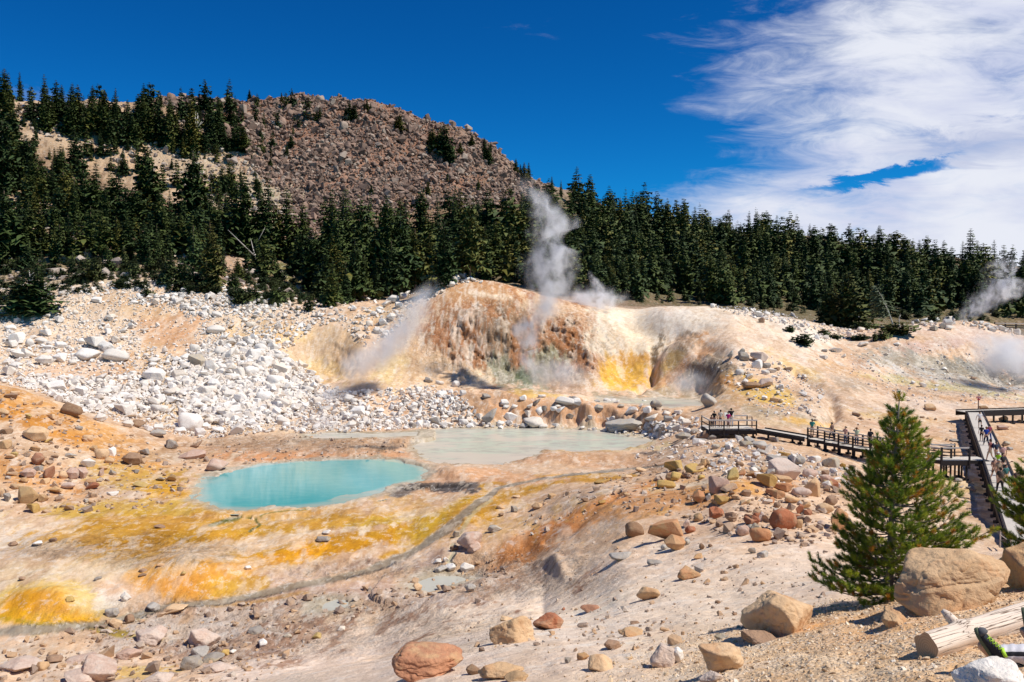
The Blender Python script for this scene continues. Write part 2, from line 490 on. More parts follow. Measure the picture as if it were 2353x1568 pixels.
WBIG = ('turquoise_pool', 'milky_pond', 'steaming_pool')
def height(x, y):
    shp = np.shape(x)
    x = np.asarray(x, float).ravel(); y = np.asarray(y, float).ravel()
    z = base_h(x, y)
    u, v = proj(x, y, z)
    for (bu, bv, ru, rv, rise, d0, d1) in BUMPS:
        m = (y > d0) & (y < d1) & (abs(u - bu) < ru * 2.2) & (abs(v - bv) < rv * 2.2)
        if m.any():
            r = blob(u[m], v[m], bu, bv, ru, rv)
            w = np.exp(-(r ** 2) * 1.3)
            w *= sstep(y[m], d0, d0 + (d1 - d0) * 0.15) * (1 - sstep(y[m], d1 - (d1 - d0) * 0.15, d1))
            z[m] += rise * w
    for pts, wd, dep, d0, d1 in GULLIES:
        if dep == 0: continue
        us = [p[0] for p in pts]; vs = [p[1] for p in pts]
        m = (y > d0) & (y < d1) & (u > min(us) - 60) & (u < max(us) + 60) & (v > min(vs) - 60) & (v < max(vs) + 60)
        if m.any():
            z[m] -= dep * np.exp(-(seg_dist(u[m], v[m], pts, 1.3) / wd) ** 2)
    # roughness by region
    far = sstep(y, 165, 200)
    n1 = fbm(x * 0.16, y * 0.16, octv=3) - 0.5
    n2 = fbm(x * 0.9, y * 0.9, octv=4, seed=5) - 0.5
    n3 = fbm(x * 5, y * 5, octv=3, seed=9) - 0.5
    midf = sstep(y, 12, 40)
    amp1 = 0.12 + 0.55 * midf
    z += n1 * amp1 * (1 - far) + n2 * (0.05 + 0.30 * midf) * (1 - far) + n3 * 0.045 * (1 - sstep(y, 20, 60))
    # rough cliffs of the brown mound and the vents' walls
    rough = np.zeros_like(z)
    for (bu, bv, ru, rv, a, s_) in [(1150,790,170,90,2.2,1),(1290,800,110,90,2.0,1),(1630,860,90,36,1.0,1),(760,830,90,45,0.9,1),(1090,925,90,35,0.8,1),
                                (1250,1290,130,50,0.35,1),(1000,1370,150,50,0.35,1),(560,1480,360,60,0.4,1),(1490,850,60,60,0.8,1),(1900,930,50,40,0.8,1),(1720,965,70,16,0.6,1)]:
        r = blob(u, v, bu, bv, ru, rv)
        rough = np.maximum(rough, a * (1 - sstep(r, 0.6, 1.15)))
    rough *= (1 - far)
    if (rough > 0).any():
        m = rough > 0
        q = fbm(x[m] * 0.42, y[m] * 0.42, z[m] * 0.3, octv=5, gain=0.6, seed=3)
        rid = 1 - abs(q * 2 - 1) * 2.2
        z[m] += rough[m] * (rid - 0.45) * 0.35
        # rills running down the slope
        q2 = fbm(x[m] * 0.8 + q * 3, y[m] * 0.35, octv=4, gain=0.6, seed=13)
        z[m] += rough[m] * (q2 - 0.5) * 0.3
    # hill: broad lumps and ribs
    h1 = fbm(x * 0.035, y * 0.035, octv=4, seed=21) - 0.5
    h2 = fbm(x * 0.22, y * 0.22, octv=4, gain=0.6, seed=25) - 0.5
    z += far * (h1 * 9.0 + h2 * 3.0) * (1 - 0.6 * sstep(v, 560, 700))
    # water beds
    for k, (zw, poly) in WPOLY.items():
        lo = poly.min(0) - 6; hi = poly.max(0) + 6
        m = (x > lo[0]) & (x < hi[0]) & (y > lo[1]) & (y < hi[1])
        if not m.any(): continue
        sd = poly_sd(x[m], y[m], poly) + (fbm(x[m] * 0.45, y[m] * 0.3, octv=5, gain=0.62, seed=31) - 0.5) * (4.2 if k in WBIG else 1.0)
        zz = z[m]
        shore = zw + 0.10 + np.maximum(zz - zw - 0.1, 0) * sstep(sd, 0.3, 3.5)
        wd = 4.0 if k in ('milky_pond', 'steaming_pool', 'clay_puddle') else 2.0
        if k in ('turquoise_pool', 'milky_pond'):
            other = poly_sd(x[m], y[m], WPOLY['milky_pond' if k == 'turquoise_pool' else 'turquoise_pool'][1])
            wd = 1.3 + (wd - 1.3) * sstep(other, 3.0, 8.0)
        wout = 1 - sstep(sd / wd, 0.12, 1.0)
        shore2 = shore * wout + zz * (1 - wout)
        shore2 = np.maximum(shore2, np.where(sd < 2.4, zw + 0.05, -99))
        bed = zw - 0.05 - 0.35 * sstep(-sd, 0.0, 3.0)
        t = sstep(sd, -0.35, 0.25)
        z[m] = bed * (1 - t) + shore2 * t
    return z.reshape(shp)

# ---------------------------------------------------------------- ground grid
NC, NR = 1150, 1200
s_ = np.linspace(-0.90, 0.90, NC)
t_ = np.linspace(0, 1, NR)
# y levels: denser where the picture needs it
_yk = np.array([0.8, 6, 12, 40, 62, 100, 128, 165, 240, 370, 520, 1500.])
_tk = np.array([0, .07, .15, .33, .44, .57, .70, .80, .89, .97, .99, 1.])
y_ = np.interp(t_, _tk, _yk)
_k = np.ones(25) / 25
y_ = np.concatenate([y_[:12], np.convolve(y_, _k, 'valid'), y_[-12:]])
y_ = np.sort(y_)
SS, YY = np.meshgrid(s_, y_)
XX = SS * (YY + 5.0)
ZZ = height(XX, YY)
UU, VV = proj(XX, YY, ZZ)
# broken rock faces: push the steep parts in and out, not just up and down
_r = np.zeros_like(ZZ)
for (bu, bv, ru, rv, a) in [(1150,790,180,110,1.0),(1300,800,120,100,1.0),(1640,860,90,36,0.7),(790,810,60,50,0.4),(1500,850,60,60,0.4),(1090,930,90,26,0.4),(1590,780,50,30,0.6)]:
    _r = np.maximum(_r, a * (1 - sstep(blob(UU, VV, bu, bv, ru, rv), 0.55, 1.1)))
_r *= sstep(YY, 100, 112) * (1 - sstep(YY, 156, 166))
_m = _r > 0.01
_x, _z = XX[_m], ZZ[_m]
_n1 = fbm(_x * 0.35 + 0.25 * _z, _z * 0.45, YY[_m] * 0.1, octv=3, gain=0.5, seed=101)
_n2 = fbm(_x * 1.1, _z * 1.1, YY[_m] * 0.3, octv=4, gain=0.62, seed=107)
_cr = 1 - abs(_n2 * 2 - 1) * 2
_d = ((_n1 - 0.5) * 2.2 + (_n2 - 0.5) * 2.3 + _cr * 0.30) * _r[_m]
YY = YY.copy(); YY[_m] -= _d
ZZ[_m] += _d * 0.15

def ground_z(x, y):
    return float(height(np.array([x]), np.array([y]))[0])

def hit(u, v, dmin=2.0, dmax=420.0):
    """first terrain point on the sight lines (u, v); vectorised"""
    u = np.atleast_1d(np.asarray(u, float)); v = np.atleast_1d(np.asarray(v, float))
    sx, sz_ = ray(u, v)
    ds = np.geomspace(dmin, dmax, 420)
    # sample the built grid bilinearly (fast)
    DS = np.broadcast_to(ds, (len(u), len(ds)))
    zt = grid_z(sx[:, None] * DS, DS)
    below = (sz_[:, None] * DS) < zt
    idx = np.argmax(below, axis=1)
    idx = np.where(below.any(1), idx, len(ds) - 1)
    idx = np.maximum(idx, 1)
    r = np.arange(len(u))
    d1, d0 = ds[idx], ds[idx - 1]
    f1 = sz_ * d1 - zt[r, idx]; f0 = sz_ * d0 - zt[r, idx - 1]
    t = np.clip(f0 / (f0 - f1 + 1e-9), 0, 1)
    d = d0 + (d1 - d0) * t
    x = sx * d
    return np.stack([x, d, grid_z(x, d)], 1)

def grid_z(x, y):
    shp = np.shape(x)
    x = np.asarray(x, float).ravel(); y = np.asarray(y, float).ravel()
    fy = np.interp(y, y_, np.arange(NR))
    fs = (x / (y + 5.0) - s_[0]) / (s_[-1] - s_[0]) * (NC - 1)
    fs = np.clip(fs, 0, NC - 1.001); fy = np.clip(fy, 0, NR - 1.001)
    i = fs.astype(int); j = fy.astype(int); a = fs - i; b = fy - j
    z = (ZZ[j, i] * (1 - a) * (1 - b) + ZZ[j, i + 1] * a * (1 - b) + ZZ[j + 1, i] * (1 - a) * b + ZZ[j + 1, i + 1] * a * b)
    return z.reshape(shp)

# ---------------------------------------------------------------- mineral colours of the ground
def C3(r, g, b):
    return np.array(srgb(r, g, b))
N_ = XX.size
ux, vx, yx, xx_, zx = UU.ravel(), VV.ravel(), YY.ravel(), XX.ravel(), ZZ.ravel()
wn1 = fbm(xx_ * 0.12, yx * 0.12, octv=5, gain=0.6, seed=41) - 0.5
wn2 = fbm(xx_ * 0.12 + 50, yx * 0.12 - 30, octv=5, gain=0.6, seed=47) - 0.5
wn3 = fbm(xx_ * 0.5, yx * 0.25, octv=5, gain=0.65, seed=53) - 0.5
wn4 = (fbm(xx_ * 1.3, yx * 0.4, octv=6, gain=0.72, seed=59) - 0.5) * 1.3
pxs = np.clip(FD / np.maximum(yx, 8), 5, 80)          # px per metre
uw = ux + wn1 * pxs * 3.2 + wn3 * pxs * 0.8
vw = vx + wn2 * pxs * 1.0 + wn3 * pxs * 0.25
col = np.zeros((N_, 3), np.float64)
mask = np.zeros((N_, 3), np.float64)                   # r = wet, g = gravel, b = rubble
col[:] = C3(214, 188, 163)
def lay(w, c, jit=0.0):
    w = np.clip(w, 0, 1)[:, None]
    col[:] = col * (1 - w) + np.array(c)[None, :] * w
def pt(cu, cv, ru, rv, c, op=1.0, ang=0.0, soft=0.5, d0=0, d1=400, brk=0.0):
    m = (yx > d0) & (yx < d1) & (abs(ux - cu) < (ru + rv) * 1.6 + 60) & (abs(vx - cv) < (rv + ru * abs(math.sin(math.radians(ang)))) * 1.6 + 40)
    if not m.any(): return
    r = blob(uw[m], vw[m], cu, cv, ru, rv, ang)
    soft = soft * 0.6; brk = max(brk, 0.35)
    w = 1 - sstep(r + brk * (wn4[m] * 1.2 + wn3[m]) * 2, 1 - soft, 1 + soft * 0.6)
    w = w * op
    col[m] = col[m] * (1 - w[:, None]) + np.array(c)[None, :] * w[:, None]
def st(pts, w, c, op=1.0, soft=0.5, asp=2.0, brk=0.0, d0=0, d1=400, widths=None, warp=1.0):
    us = [p[0] for p in pts]; vs = [p[1] for p in pts]
    m = (yx > d0) & (yx < d1) & (ux > min(us) - 120) & (ux < max(us) + 120) & (vx > min(vs) - 80) & (vx < max(vs) + 80)
    if not m.any(): return None
    uu = ux[m] + (uw[m] - ux[m]) * warp; vv = vx[m] + (vw[m] - vx[m]) * warp
    r = seg_dist(uu, vv, pts, asp, widths) / (w if widths is None else 1.0)
    a = (1 - sstep(r + brk * (wn4[m] + wn3[m]) * 2, 1 - soft, 1 + soft)) * op
    col[m] = col[m] * (1 - a[:, None]) + np.array(c)[None, :] * a[:, None]
    return m, a

hillm = sstep(yx, 162, 178)
lay(hillm, C3(150, 128, 106))
WHITE, CREAM, PINK, TAN = C3(232,226,216), C3(226,208,180), C3(214,188,172), C3(206,174,140)
OCHRE, ORANGE, SULF, YEL = C3(205,158,96), C3(206,146,72), C3(204,164,44), C3(228,186,50)
MUST, GREY, DGREY, BROWN, RUST = C3(190,154,52), C3(176,170,160), C3(120,116,112), C3(160,118,86), C3(158,104,68)
# -- foreground slope
pt(1300,1450,900,170,C3(230,212,194),0.95,8,0.6,0,60)
pt(700,1540,400,90,C3(224,206,192),0.8,14,0.6,0,60)
pt(1000,1560,300,60,C3(216,200,188),0.6,10,0.6,0,30)
pt(1450,1400,500,60,C3(230,216,200),0.55,4,0.8,0,60,0.6)
pt(1900,1330,260,70,C3(222,204,188),0.6,0,0.6,10,60,0.5)
# near ochre terrace
w = (1 - sstep(yx, 9.5, 12.5)) * sstep(ux + wn1 * 250 + wn3 * 120, 1330, 1720)
lay(w * 0.95, C3(222,186,142))
lay(w * sstep(wn3, 0.0, 0.2) * 0.5, C3(214,160,100))
lay(w * sstep(-wn4, 0.02, 0.2) * 0.5, C3(236,214,186))
# orange fan on the mound
pt(1330,1200,260,34,C3(202,140,82),0.9,24,0.7,30,66,0.4)
pt(1230,1260,160,26,C3(196,132,72),0.85,35,0.7,30,66,0.5)
pt(1560,1150,220,26,C3(210,156,98),0.85,10,0.8,30,66,0.5)
pt(1650,1120,120,16,C3(214,166,100),0.8,-6,0.8,40,66,0.5)
pt(1480,1230,180,22,C3(198,168,140),0.7,15,0.8,26,60,0.5)
pt(1560,1260,150,18,C3(226,216,204),0.6,0,0.8,20,50,0.7)
pt(1600,1110,90,8,C3(232,224,208),0.7,8,0.8,44,66,0.5)
pt(1290,1160,120,12,C3(190,176,168),0.7,24,0.6,44,66,0.8)
# violet-brown eroded ground at mid-left of the slope's foot
pt(1180,1330,150,40,C3(204,178,156),0.8,10,0.7,28,60,0.9)
pt(1150,1340,120,30,C3(156,118,96),0.45,12,0.5,28,60,1.6)
pt(700,1380,380,50,C3(190,166,156),0.85,6,0.7,34,56,0.8)
pt(480,1460,420,70,C3(196,170,150),0.9,4,0.7,34,56,0.8)
pt(600,1450,380,50,C3(150,110,88),0.55,6,0.5,34,56,1.8)
pt(800,1410,240,30,C3(152,118,98),0.6,10,0.5,34,56,1.8)
pt(420,1440,300,40,C3(230,222,214),0.6,6,0.5,34,56,1.6)
pt(900,1370,200,30,C3(226,216,206),0.55,10,0.5,34,58,1.8)
pt(120,1520,250,40,C3(200,184,168),0.7,0,0.6,34,56,0.9)
pt(300,1545,90,16,C3(214,178,70),0.6,0,0.6,30,46,0.9)
# -- flats: pale, then yellow sheets
pt(300,1260,520,110,C3(220,200,176),0.9,3,0.5,44,70)
pt(560,1225,620,80,C3(208,174,112),0.6,4,0.5,44,72,0.9)
pt(120,1230,260,30,C3(224,216,208),0.9,6,0.7,44,66,0.9)
pt(140,1270,220,26,C3(196,180,170),0.6,6,0.6,44,66,1.4)
pt(330,1205,300,34,C3(206,162,74),0.95,6,0.6,50,72,0.6)
pt(480,1230,190,16,C3(200,152,44),0.95,5,0.6,48,66,0.9)
pt(330,1270,240,14,C3(202,156,50),0.8,8,0.6,46,62,0.8)
pt(140,1310,260,20,C3(222,208,184),0.7,6,0.7,44,60,0.9)
pt(620,1180,200,8,C3(214,174,110),0.8,2,0.7,55,72,0.6)
pt(760,1200,260,15,C3(200,158,56),0.9,5,0.6,52,70,0.8)
st([(200,1205),(400,1225),(560,1262),(720,1262),(880,1220),(1000,1180)], 26, C3(200,156,50), 0.7, 0.7, 2.0, 0.35, 46, 74)
st([(260,1180),(420,1195),(620,1205),(820,1190),(980,1160)], 12, C3(204,160,70), 0.6, 0.7, 2.0, 0.4, 50, 78)
pt(830,1225,230,20,C3(198,150,34),0.95,8,0.6,50,68,0.8)
pt(700,1260,230,20,C3(206,154,28),0.95,8,0.6,48,66,0.9)
pt(590,1280,150,14,C3(228,168,28),0.95,10,0.6,46,62,0.7)
pt(900,1190,170,14,C3(202,172,70),0.8,10,0.6,54,70,0.8)
pt(560,1250,260,16,C3(226,204,180),0.75,8,0.6,46,66,0.8)
pt(770,1215,120,8,C3(232,222,206),0.7,5,0.5,50,68,1.3)
pt(960,1205,90,30,C3(196,162,66),0.7,30,0.6,50,70,0.7)
pt(1010,1165,110,12,C3(214,192,164),0.8,8,0.6,60,75,0.6)
pt(800,1300,240,24,C3(216,198,186),0.85,8,0.6,44,60,1.0)
pt(820,1300,180,16,C3(160,134,124),0.5,8,0.5,44,60,1.7)
pt(430,1300,180,18,C3(226,206,176),0.7,6,0.7,44,60,0.6)
# orange and sulphur cones
pt(425,1328,135,52,C3(218,164,76),0.95,4,0.6,38,62,0.4)
pt(400,1335,80,30,C3(222,152,56),0.6,4,0.8,38,62,0.5)
pt(520,1345,70,26,C3(206,168,60),0.7,0,0.7,38,62,0.7)
pt(120,1395,160,62,C3(226,200,116),0.9,0,0.6,34,60,0.4)
pt(115,1405,110,48,C3(226,164,34),0.97,0,0.6,34,60,0.4)
pt(130,1435,130,24,C3(234,180,34),0.9,-4,0.6,34,52,0.5)
pt(220,1380,60,30,C3(234,220,160),0.6,0,0.8,34,60,0.6)
pt(180,1450,160,9,C3(170,150,36),0.8,-6,0.6,34,52,0.6)
pt(290,1350,46,30,C3(216,186,160),0.8,0,0.7,38,60,0.7)
pt(275,1380,36,26,C3(234,228,222),0.7,0,0.7,38,60,0.9)
# yellow seams beside the stream
st([(500,1375),(620,1362),(700,1345),(800,1318)],9,C3(184,142,48),0.85,0.6,2.0,0.5,40,60)
st([(400,1385),(560,1385),(700,1368)],10,C3(200,156,80),0.7,0.6,2.0,0.5,40,60)
st([(860,1280),(960,1235),(1040,1175),(1120,1118),(1200,1098),(1400,1085)],22,C3(200,156,60),0.95,0.6,2.0,0.5,50,90,widths=[12,14,16,14,12,6])
st([(1080,1175),(1150,1140),(1250,1112),(1350,1098),(1450,1088)],14,C3(192,146,46),0.9,0.6,2.0,0.6,50,80,widths=[18,20,16,12,8])
st([(930,1235),(1000,1195),(1060,1150)],20,C3(190,158,44),0.7,0.7,2.0,0.8,52,72)
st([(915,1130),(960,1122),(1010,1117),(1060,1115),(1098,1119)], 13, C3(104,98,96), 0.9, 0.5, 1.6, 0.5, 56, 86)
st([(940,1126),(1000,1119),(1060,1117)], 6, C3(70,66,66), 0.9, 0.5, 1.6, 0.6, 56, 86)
# rim round the pool and flats behind it
pt(700,1040,330,16,C3(206,162,128),0.9,0,0.5,80,106,0.6)
pt(640,1050,180,10,C3(206,150,104),0.7,0,0.6,80,104,0.8)
pt(600,1030,300,14,C3(208,182,158),0.7,0,0.6,84,112,0.9)
pt(800,1018,220,10,C3(176,150,128),0.6,0,0.6,88,112,1.3)
pt(1120,1095,170,16,C3(212,172,138),0.95,-2,0.5,66,92,0.5)
pt(1010,1118,110,20,C3(212,178,150),0.9,-2,0.5,60,84,0.4)
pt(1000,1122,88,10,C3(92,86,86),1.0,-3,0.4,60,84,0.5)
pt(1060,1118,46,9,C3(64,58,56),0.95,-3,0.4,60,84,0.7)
pt(1230,1050,120,12,C3(206,168,136),0.9,0,0.5,78,100,0.5)
pt(1360,1060,200,12,C3(210,176,148),0.9,-2,0.5,74,96,0.5)
pt(1400,1025,140,14,C3(206,196,158),0.7,0,0.6,84,104,0.9)
pt(1480,1060,170,20,C3(206,176,150),0.9,-5,0.6,66,96,0.5)
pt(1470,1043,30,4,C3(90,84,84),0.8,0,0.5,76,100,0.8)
# left orange bank
st([(-60,900),(60,940),(160,990),(260,1040),(340,1085)],60,C3(210,164,104),0.95,0.5,1.6,0.5,56,99)
st([(-60,930),(60,965),(150,1010)],34,C3(204,146,66),0.85,0.6,1.6,0.6,56,99)
st([(-60,1060),(60,1090),(140,1110)],60,C3(212,160,96),0.85,0.6,1.6,0.6,56,99)
pt(150,1050,150,26,C3(216,196,174),0.8,-20,0.6,60,92,0.9)
pt(210,1110,160,26,C3(206,186,170),0.8,-14,0.6,60,90,0.9)
pt(330,1100,130,30,C3(196,164,84),0.85,-10,0.6,62,92,0.8)
pt(400,1140,90,22,C3(206,160,40),0.85,-14,0.6,60,84,0.6)
pt(430,1155,60,10,C3(226,206,170),0.7,-10,0.6,60,84,0.9)
pt(380,1050,120,14,C3(186,166,144),0.7,0,0.6,76,100,1.0)
pt(250,1170,200,18,C3(204,172,70),0.8,2,0.6,56,76,0.6)
# -- talus apron on the left
m_ = (1 - sstep(yx, 158, 172)) * sstep(yx, 100, 108) * (1 - sstep(ux, 620, 760))
lay(m_ * 0.8, C3(220,203,182))
pt(390,740,80,70,C3(202,160,122),0.9,0,0.7,104,162,0.4)
pt(330,700,120,30,C3(214,186,150),0.7,0,0.7,110,162,0.5)
pt(340,830,60,30,C3(200,168,96),0.5,0,0.7,104,150,0.8)
pt(480,900,200,60,C3(196,178,120),0.35,0,0.7,104,150,1.2)
pt(200,860,170,40,C3(204,172,144),0.7,10,0.7,104,150,0.9)
pt(560,780,60,40,C3(206,182,140),0.7,0,0.7,104,160,0.7)
# -- pit and slope with steam
pt(740,820,130,80,C3(212,188,158),0.95,0,0.5,104,160,0.4)
pt(760,850,60,30,C3(214,190,128),0.45,0,0.7,104,150,0.8)
pt(660,770,50,22,C3(224,196,150),0.9,0,0.6,110,160,0.4)
pt(880,800,110,90,C3(216,186,150),0.9,0,0.6,112,160,0.4)
pt(920,850,60,40,C3(214,196,148),0.7,0,0.7,112,150,0.6)
pt(920,720,80,30,C3(208,184,152),0.8,0,0.6,120,160,0.5)
# -- brown mound
pt(1190,760,220,150,C3(172,128,94),1.0,-8,0.3,116,165,0.3)
pt(1080,670,120,32,C3(190,152,116),0.85,-5,0.6,130,165,0.5)
pt(1130,680,50,8,C3(228,214,196),0.8,-5,0.6,130,165,0.7)
pt(1240,690,60,40,C3(182,130,86),0.9,-20,0.6,130,165,0.4)
pt(1020,760,60,60,C3(170,120,84),0.8,0,0.6,120,160,0.8)
pt(1070,830,60,60,C3(172,124,88),0.75,30,0.6,118,155,0.8)
pt(1110,790,80,60,C3(214,200,190),0.75,35,0.4,118,156,2.2)
pt(1260,770,110,90,C3(150,106,70),0.6,0,0.5,118,160,2.2)
pt(1150,800,130,90,C3(222,202,178),0.35,20,0.4,118,160,2.6)
pt(1070,730,50,30,C3(222,208,196),0.6,30,0.5,118,156,1.6)
pt(1150,760,50,50,C3(130,100,68),0.6,0,0.5,118,156,1.5)
pt(1330,800,80,90,C3(170,120,82),0.85,-30,0.5,118,162,0.7)
pt(1300,720,110,24,C3(216,190,160),0.7,-22,0.6,130,165,1.0)
pt(1400,735,90,18,C3(178,132,96),0.75,0,0.6,130,170,0.8)
pt(1300,840,60,40,C3(140,112,80),0.5,-40,0.5,118,156,1.5)
pt(1180,860,80,36,C3(146,152,134),0.85,-15,0.6,118,150,0.6)
pt(1250,850,50,50,C3(158,162,138),0.8,0,0.6,118,150,0.7)
pt(1290,870,90,26,C3(140,134,124),0.8,-10,0.6,118,150,0.7)
pt(1205,865,28,16,C3(96,116,86),0.8,0,0.6,118,150,0.7)
pt(1090,870,40,30,C3(232,214,186),0.9,-10,0.6,118,150,0.5)
pt(1000,860,70,50,C3(210,184,154),0.9,0,0.6,112,150,0.5)
pt(1330,880,70,20,C3(190,158,124),0.8,0,0.6,112,140,0.6)
# -- front ridge
pt(1140,930,210,34,C3(204,170,138),0.9,0,0.6,102,126,0.5)
pt(1090,925,80,26,C3(166,136,110),0.7,0,0.6,102,126,1.2)
pt(1340,950,200,26,C3(206,166,132),0.9,-3,0.6,98,122,0.5)
pt(1230,905,60,8,C3(222,190,110),0.7,-8,0.6,110,130,0.7)
pt(1510,970,120,20,C3(196,166,138),0.9,0,0.6,92,112,0.6)
# -- white and yellow bowl
pt(1450,770,110,80,C3(230,218,198),0.95,-10,0.5,122,170,0.3)
pt(1560,740,110,40,C3(214,208,200),0.8,-10,0.6,130,170,0.5)
pt(1450,855,72,44,C3(222,178,84),0.97,-5,0.45,114,150,0.35)
pt(1430,870,60,26,C3(230,190,90),0.7,0,0.6,114,150,0.8)
pt(1470,828,50,14,C3(206,158,90),0.7,0,0.5,122,156,0.9)
pt(1520,880,60,20,C3(206,170,110),0.8,-30,0.6,110,136,0.7)
pt(1545,840,26,40,C3(178,150,90),0.8,-30,0.6,112,156,0.7)
pt(1510,820,12,36,C3(110,96,76),0.8,-10,0.5,112,156,0.9)
pt(1590,840,90,16,C3(202,160,122),0.9,34,0.6,108,150,0.5)
pt(1620,775,60,18,C3(200,156,116),0.9,10,0.6,120,160,0.4)
pt(1590,780,30,20,C3(166,150,132),0.7,30,0.6,120,160,1.2)
pt(1630,850,70,32,C3(150,138,122),0.9,14,0.5,104,132,0.8)
pt(1600,870,44,26,C3(128,120,110),0.7,0,0.6,104,130,0.9)
pt(1520,905,130,12,C3(170,160,140),0.7,0,0.6,104,130,0.8)
# -- dome and right slope
pt(1720,745,230,40,C3(228,218,204),0.9,-10,0.6,128,175,0.3)
pt(1760,800,150,50,C3(222,202,182),0.9,-20,0.6,112,165,0.3)
pt(1700,900,110,40,C3(214,182,140),0.9,-14,0.6,92,122,0.4)
pt(1770,905,90,24,C3(218,188,92),0.85,-14,0.6,92,120,0.6)
pt(1680,880,60,12,C3(212,156,96),0.8,-10,0.6,96,120,0.6)
pt(1850,860,90,20,C3(214,184,104),0.55,-30,0.7,96,130,0.9)
pt(1880,920,60,50,C3(214,196,178),0.8,0,0.6,88,120,0.5)
pt(1770,950,120,14,C3(168,160,142),0.7,-8,0.6,86,108,1.0)
pt(1820,975,120,14,C3(206,190,166),0.8,-5,0.6,80,104,0.8)
pt(1850,970,60,8,C3(226,184,92),0.75,-10,0.6,80,104,0.8)
pt(1950,880,110,26,C3(160,152,142),0.6,-25,0.6,96,128,1.0)
pt(1930,850,80,16,C3(204,170,130),0.7,-14,0.6,100,135,0.7)
pt(2080,810,180,26,C3(196,168,146),0.8,14,0.6,110,160,0.5)
pt(2160,790,150,16,C3(198,176,168),0.8,12,0.6,112,160,0.4)
pt(2150,760,160,16,C3(216,196,182),0.8,-6,0.7,118,165,0.4)
pt(2200,850,210,26,C3(160,158,146),0.85,-10,0.6,110,150,0.6)
pt(2290,860,130,30,C3(134,136,134),0.8,-12,0.6,108,150,0.7)
pt(2330,845,70,24,C3(112,112,116),0.8,0,0.6,108,150,0.7)
pt(2150,865,150,10,C3(214,212,208),0.7,-8,0.5,104,145,1.5)
pt(2280,900,130,14,C3(190,190,196),0.7,-10,0.5,100,135,1.5)
pt(2190,890,200,10,C3(206,196,140),0.7,-9,0.7,100,140,0.8)
pt(2100,930,260,30,C3(222,204,188),0.9,-4,0.6,86,122,0.4)
pt(2180,915,180,6,C3(214,176,140),0.7,-6,0.6,92,125,0.9)
pt(2060,960,110,12,C3(206,178,120),0.75,-8,0.6,84,110,0.7)
pt(2150,985,150,10,C3(204,168,150),0.7,-4,0.6,78,104,0.8)
pt(2110,1000,70,5,C3(222,184,110),0.7,-8,0.6,74,100,0.9)
pt(2250,1010,200,60,C3(214,186,158),0.7,0,0.6,60,100,0.5)
pt(2200,1180,170,90,C3(204,182,160),0.85,0,0.6,40,72,0.5)
pt(2180,1120,110,12,C3(206,184,128),0.6,0,0.6,50,76,1.0)
pt(1780,1040,170,26,C3(202,176,150),0.8,-8,0.6,56,84,0.5)
pt(1800,1075,100,12,C3(176,170,164),0.7,-8,0.6,54,72,0.9)
# -- hill
hm = hillm > 0.01
pale = C3(196,172,144)
pt(300,330,420,90,pale,0.95,-20,0.5,165,420,0.3)
pt(560,420,220,110,C3(186,168,144),0.95,-28,0.5,165,420,0.3)
pt(650,420,90,70,C3(168,160,142),0.8,-40,0.6,165,420,0.5)
pt(860,350,420,150,C3(140,106,88),1.0,-20,0.3,165,460,0.25)
pt(900,430,330,50,C3(164,128,108),0.7,-10,0.6,165,460,0.6)
pt(1150,330,120,90,C3(140,122,110),0.7,-40,0.6,165,460,0.5)
pt(700,510,70,60,C3(176,150,128),0.9,0,0.6,165,420,0.4)
pt(1250,450,70,60,C3(140,124,112),0.8,-40,0.6,165,460,0.5)
pt(60,480,150,70,C3(206,184,156),0.8,-20,0.6,165,300,0.6)
pt(120,620,400,60,C3(160,146,116),0.6,-5,0.7,160,260,0.8)
pt(600,610,200,60,C3(196,168,144),0.8,-25,0.6,158,240,0.6)
pt(640,620,90,26,C3(104,112,50),0.8,-25,0.6,158,240,0.9)
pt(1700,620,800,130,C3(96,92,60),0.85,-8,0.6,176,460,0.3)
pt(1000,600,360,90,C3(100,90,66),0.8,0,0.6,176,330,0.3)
pt(1410,535,30,14,C3(130,140,30),0.9,0,0.5,165,460,0.3)
pt(2250,665,60,12,C3(140,150,40),0.9,0,0.6,176,460,0.5)
pt(1640,690,40,14,C3(190,160,130),0.7,0,0.6,165,300,0.5)
pt(1500,640,30,10,C3(190,160,130),0.7,0,0.6,165,300,0.5)
# -- stream: painted bed, wet
r = st(STREAM, 1, C3(156,150,138), 0.95, 0.4, 2.0, 0.45, 34, 100, widths=[w * 1.15 for w in STREAM_W], warp=0.5)
if r: mask[r[0], 0] = np.maximum(mask[r[0], 0], r[1])
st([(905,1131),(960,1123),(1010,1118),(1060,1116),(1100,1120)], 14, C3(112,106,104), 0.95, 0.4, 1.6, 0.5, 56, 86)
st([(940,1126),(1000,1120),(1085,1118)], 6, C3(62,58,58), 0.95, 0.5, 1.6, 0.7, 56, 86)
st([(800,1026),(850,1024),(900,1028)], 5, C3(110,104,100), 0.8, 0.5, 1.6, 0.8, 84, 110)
r = st([(1035,1255),(1040,1270),(1030,1290),(1045,1300)], 6, C3(206,206,180), 0.9, 0.4, 1.5, 0.4, 40, 60, warp=0.4)
if r: mask[r[0], 0] = np.maximum(mask[r[0], 0], r[1])
r = st([(1120,1150),(1085,1175),(1065,1200),(1045,1235)], 5, C3(186,182,150), 0.7, 0.5, 1.8, 0.4, 48, 72, warp=0.4)
st([(480,1205),(520,1196),(560,1190),(585,1194),(598,1206),(575,1220)], 3.2, C3(86,96,40), 0.95, 0.6, 2.2, 0.8, 50, 66, warp=0.6)
st([(486,1206),(510,1198),(540,1194)], 9, C3(104,110,60), 0.8, 0.6, 2.2, 0.8, 50, 66, warp=0.6)
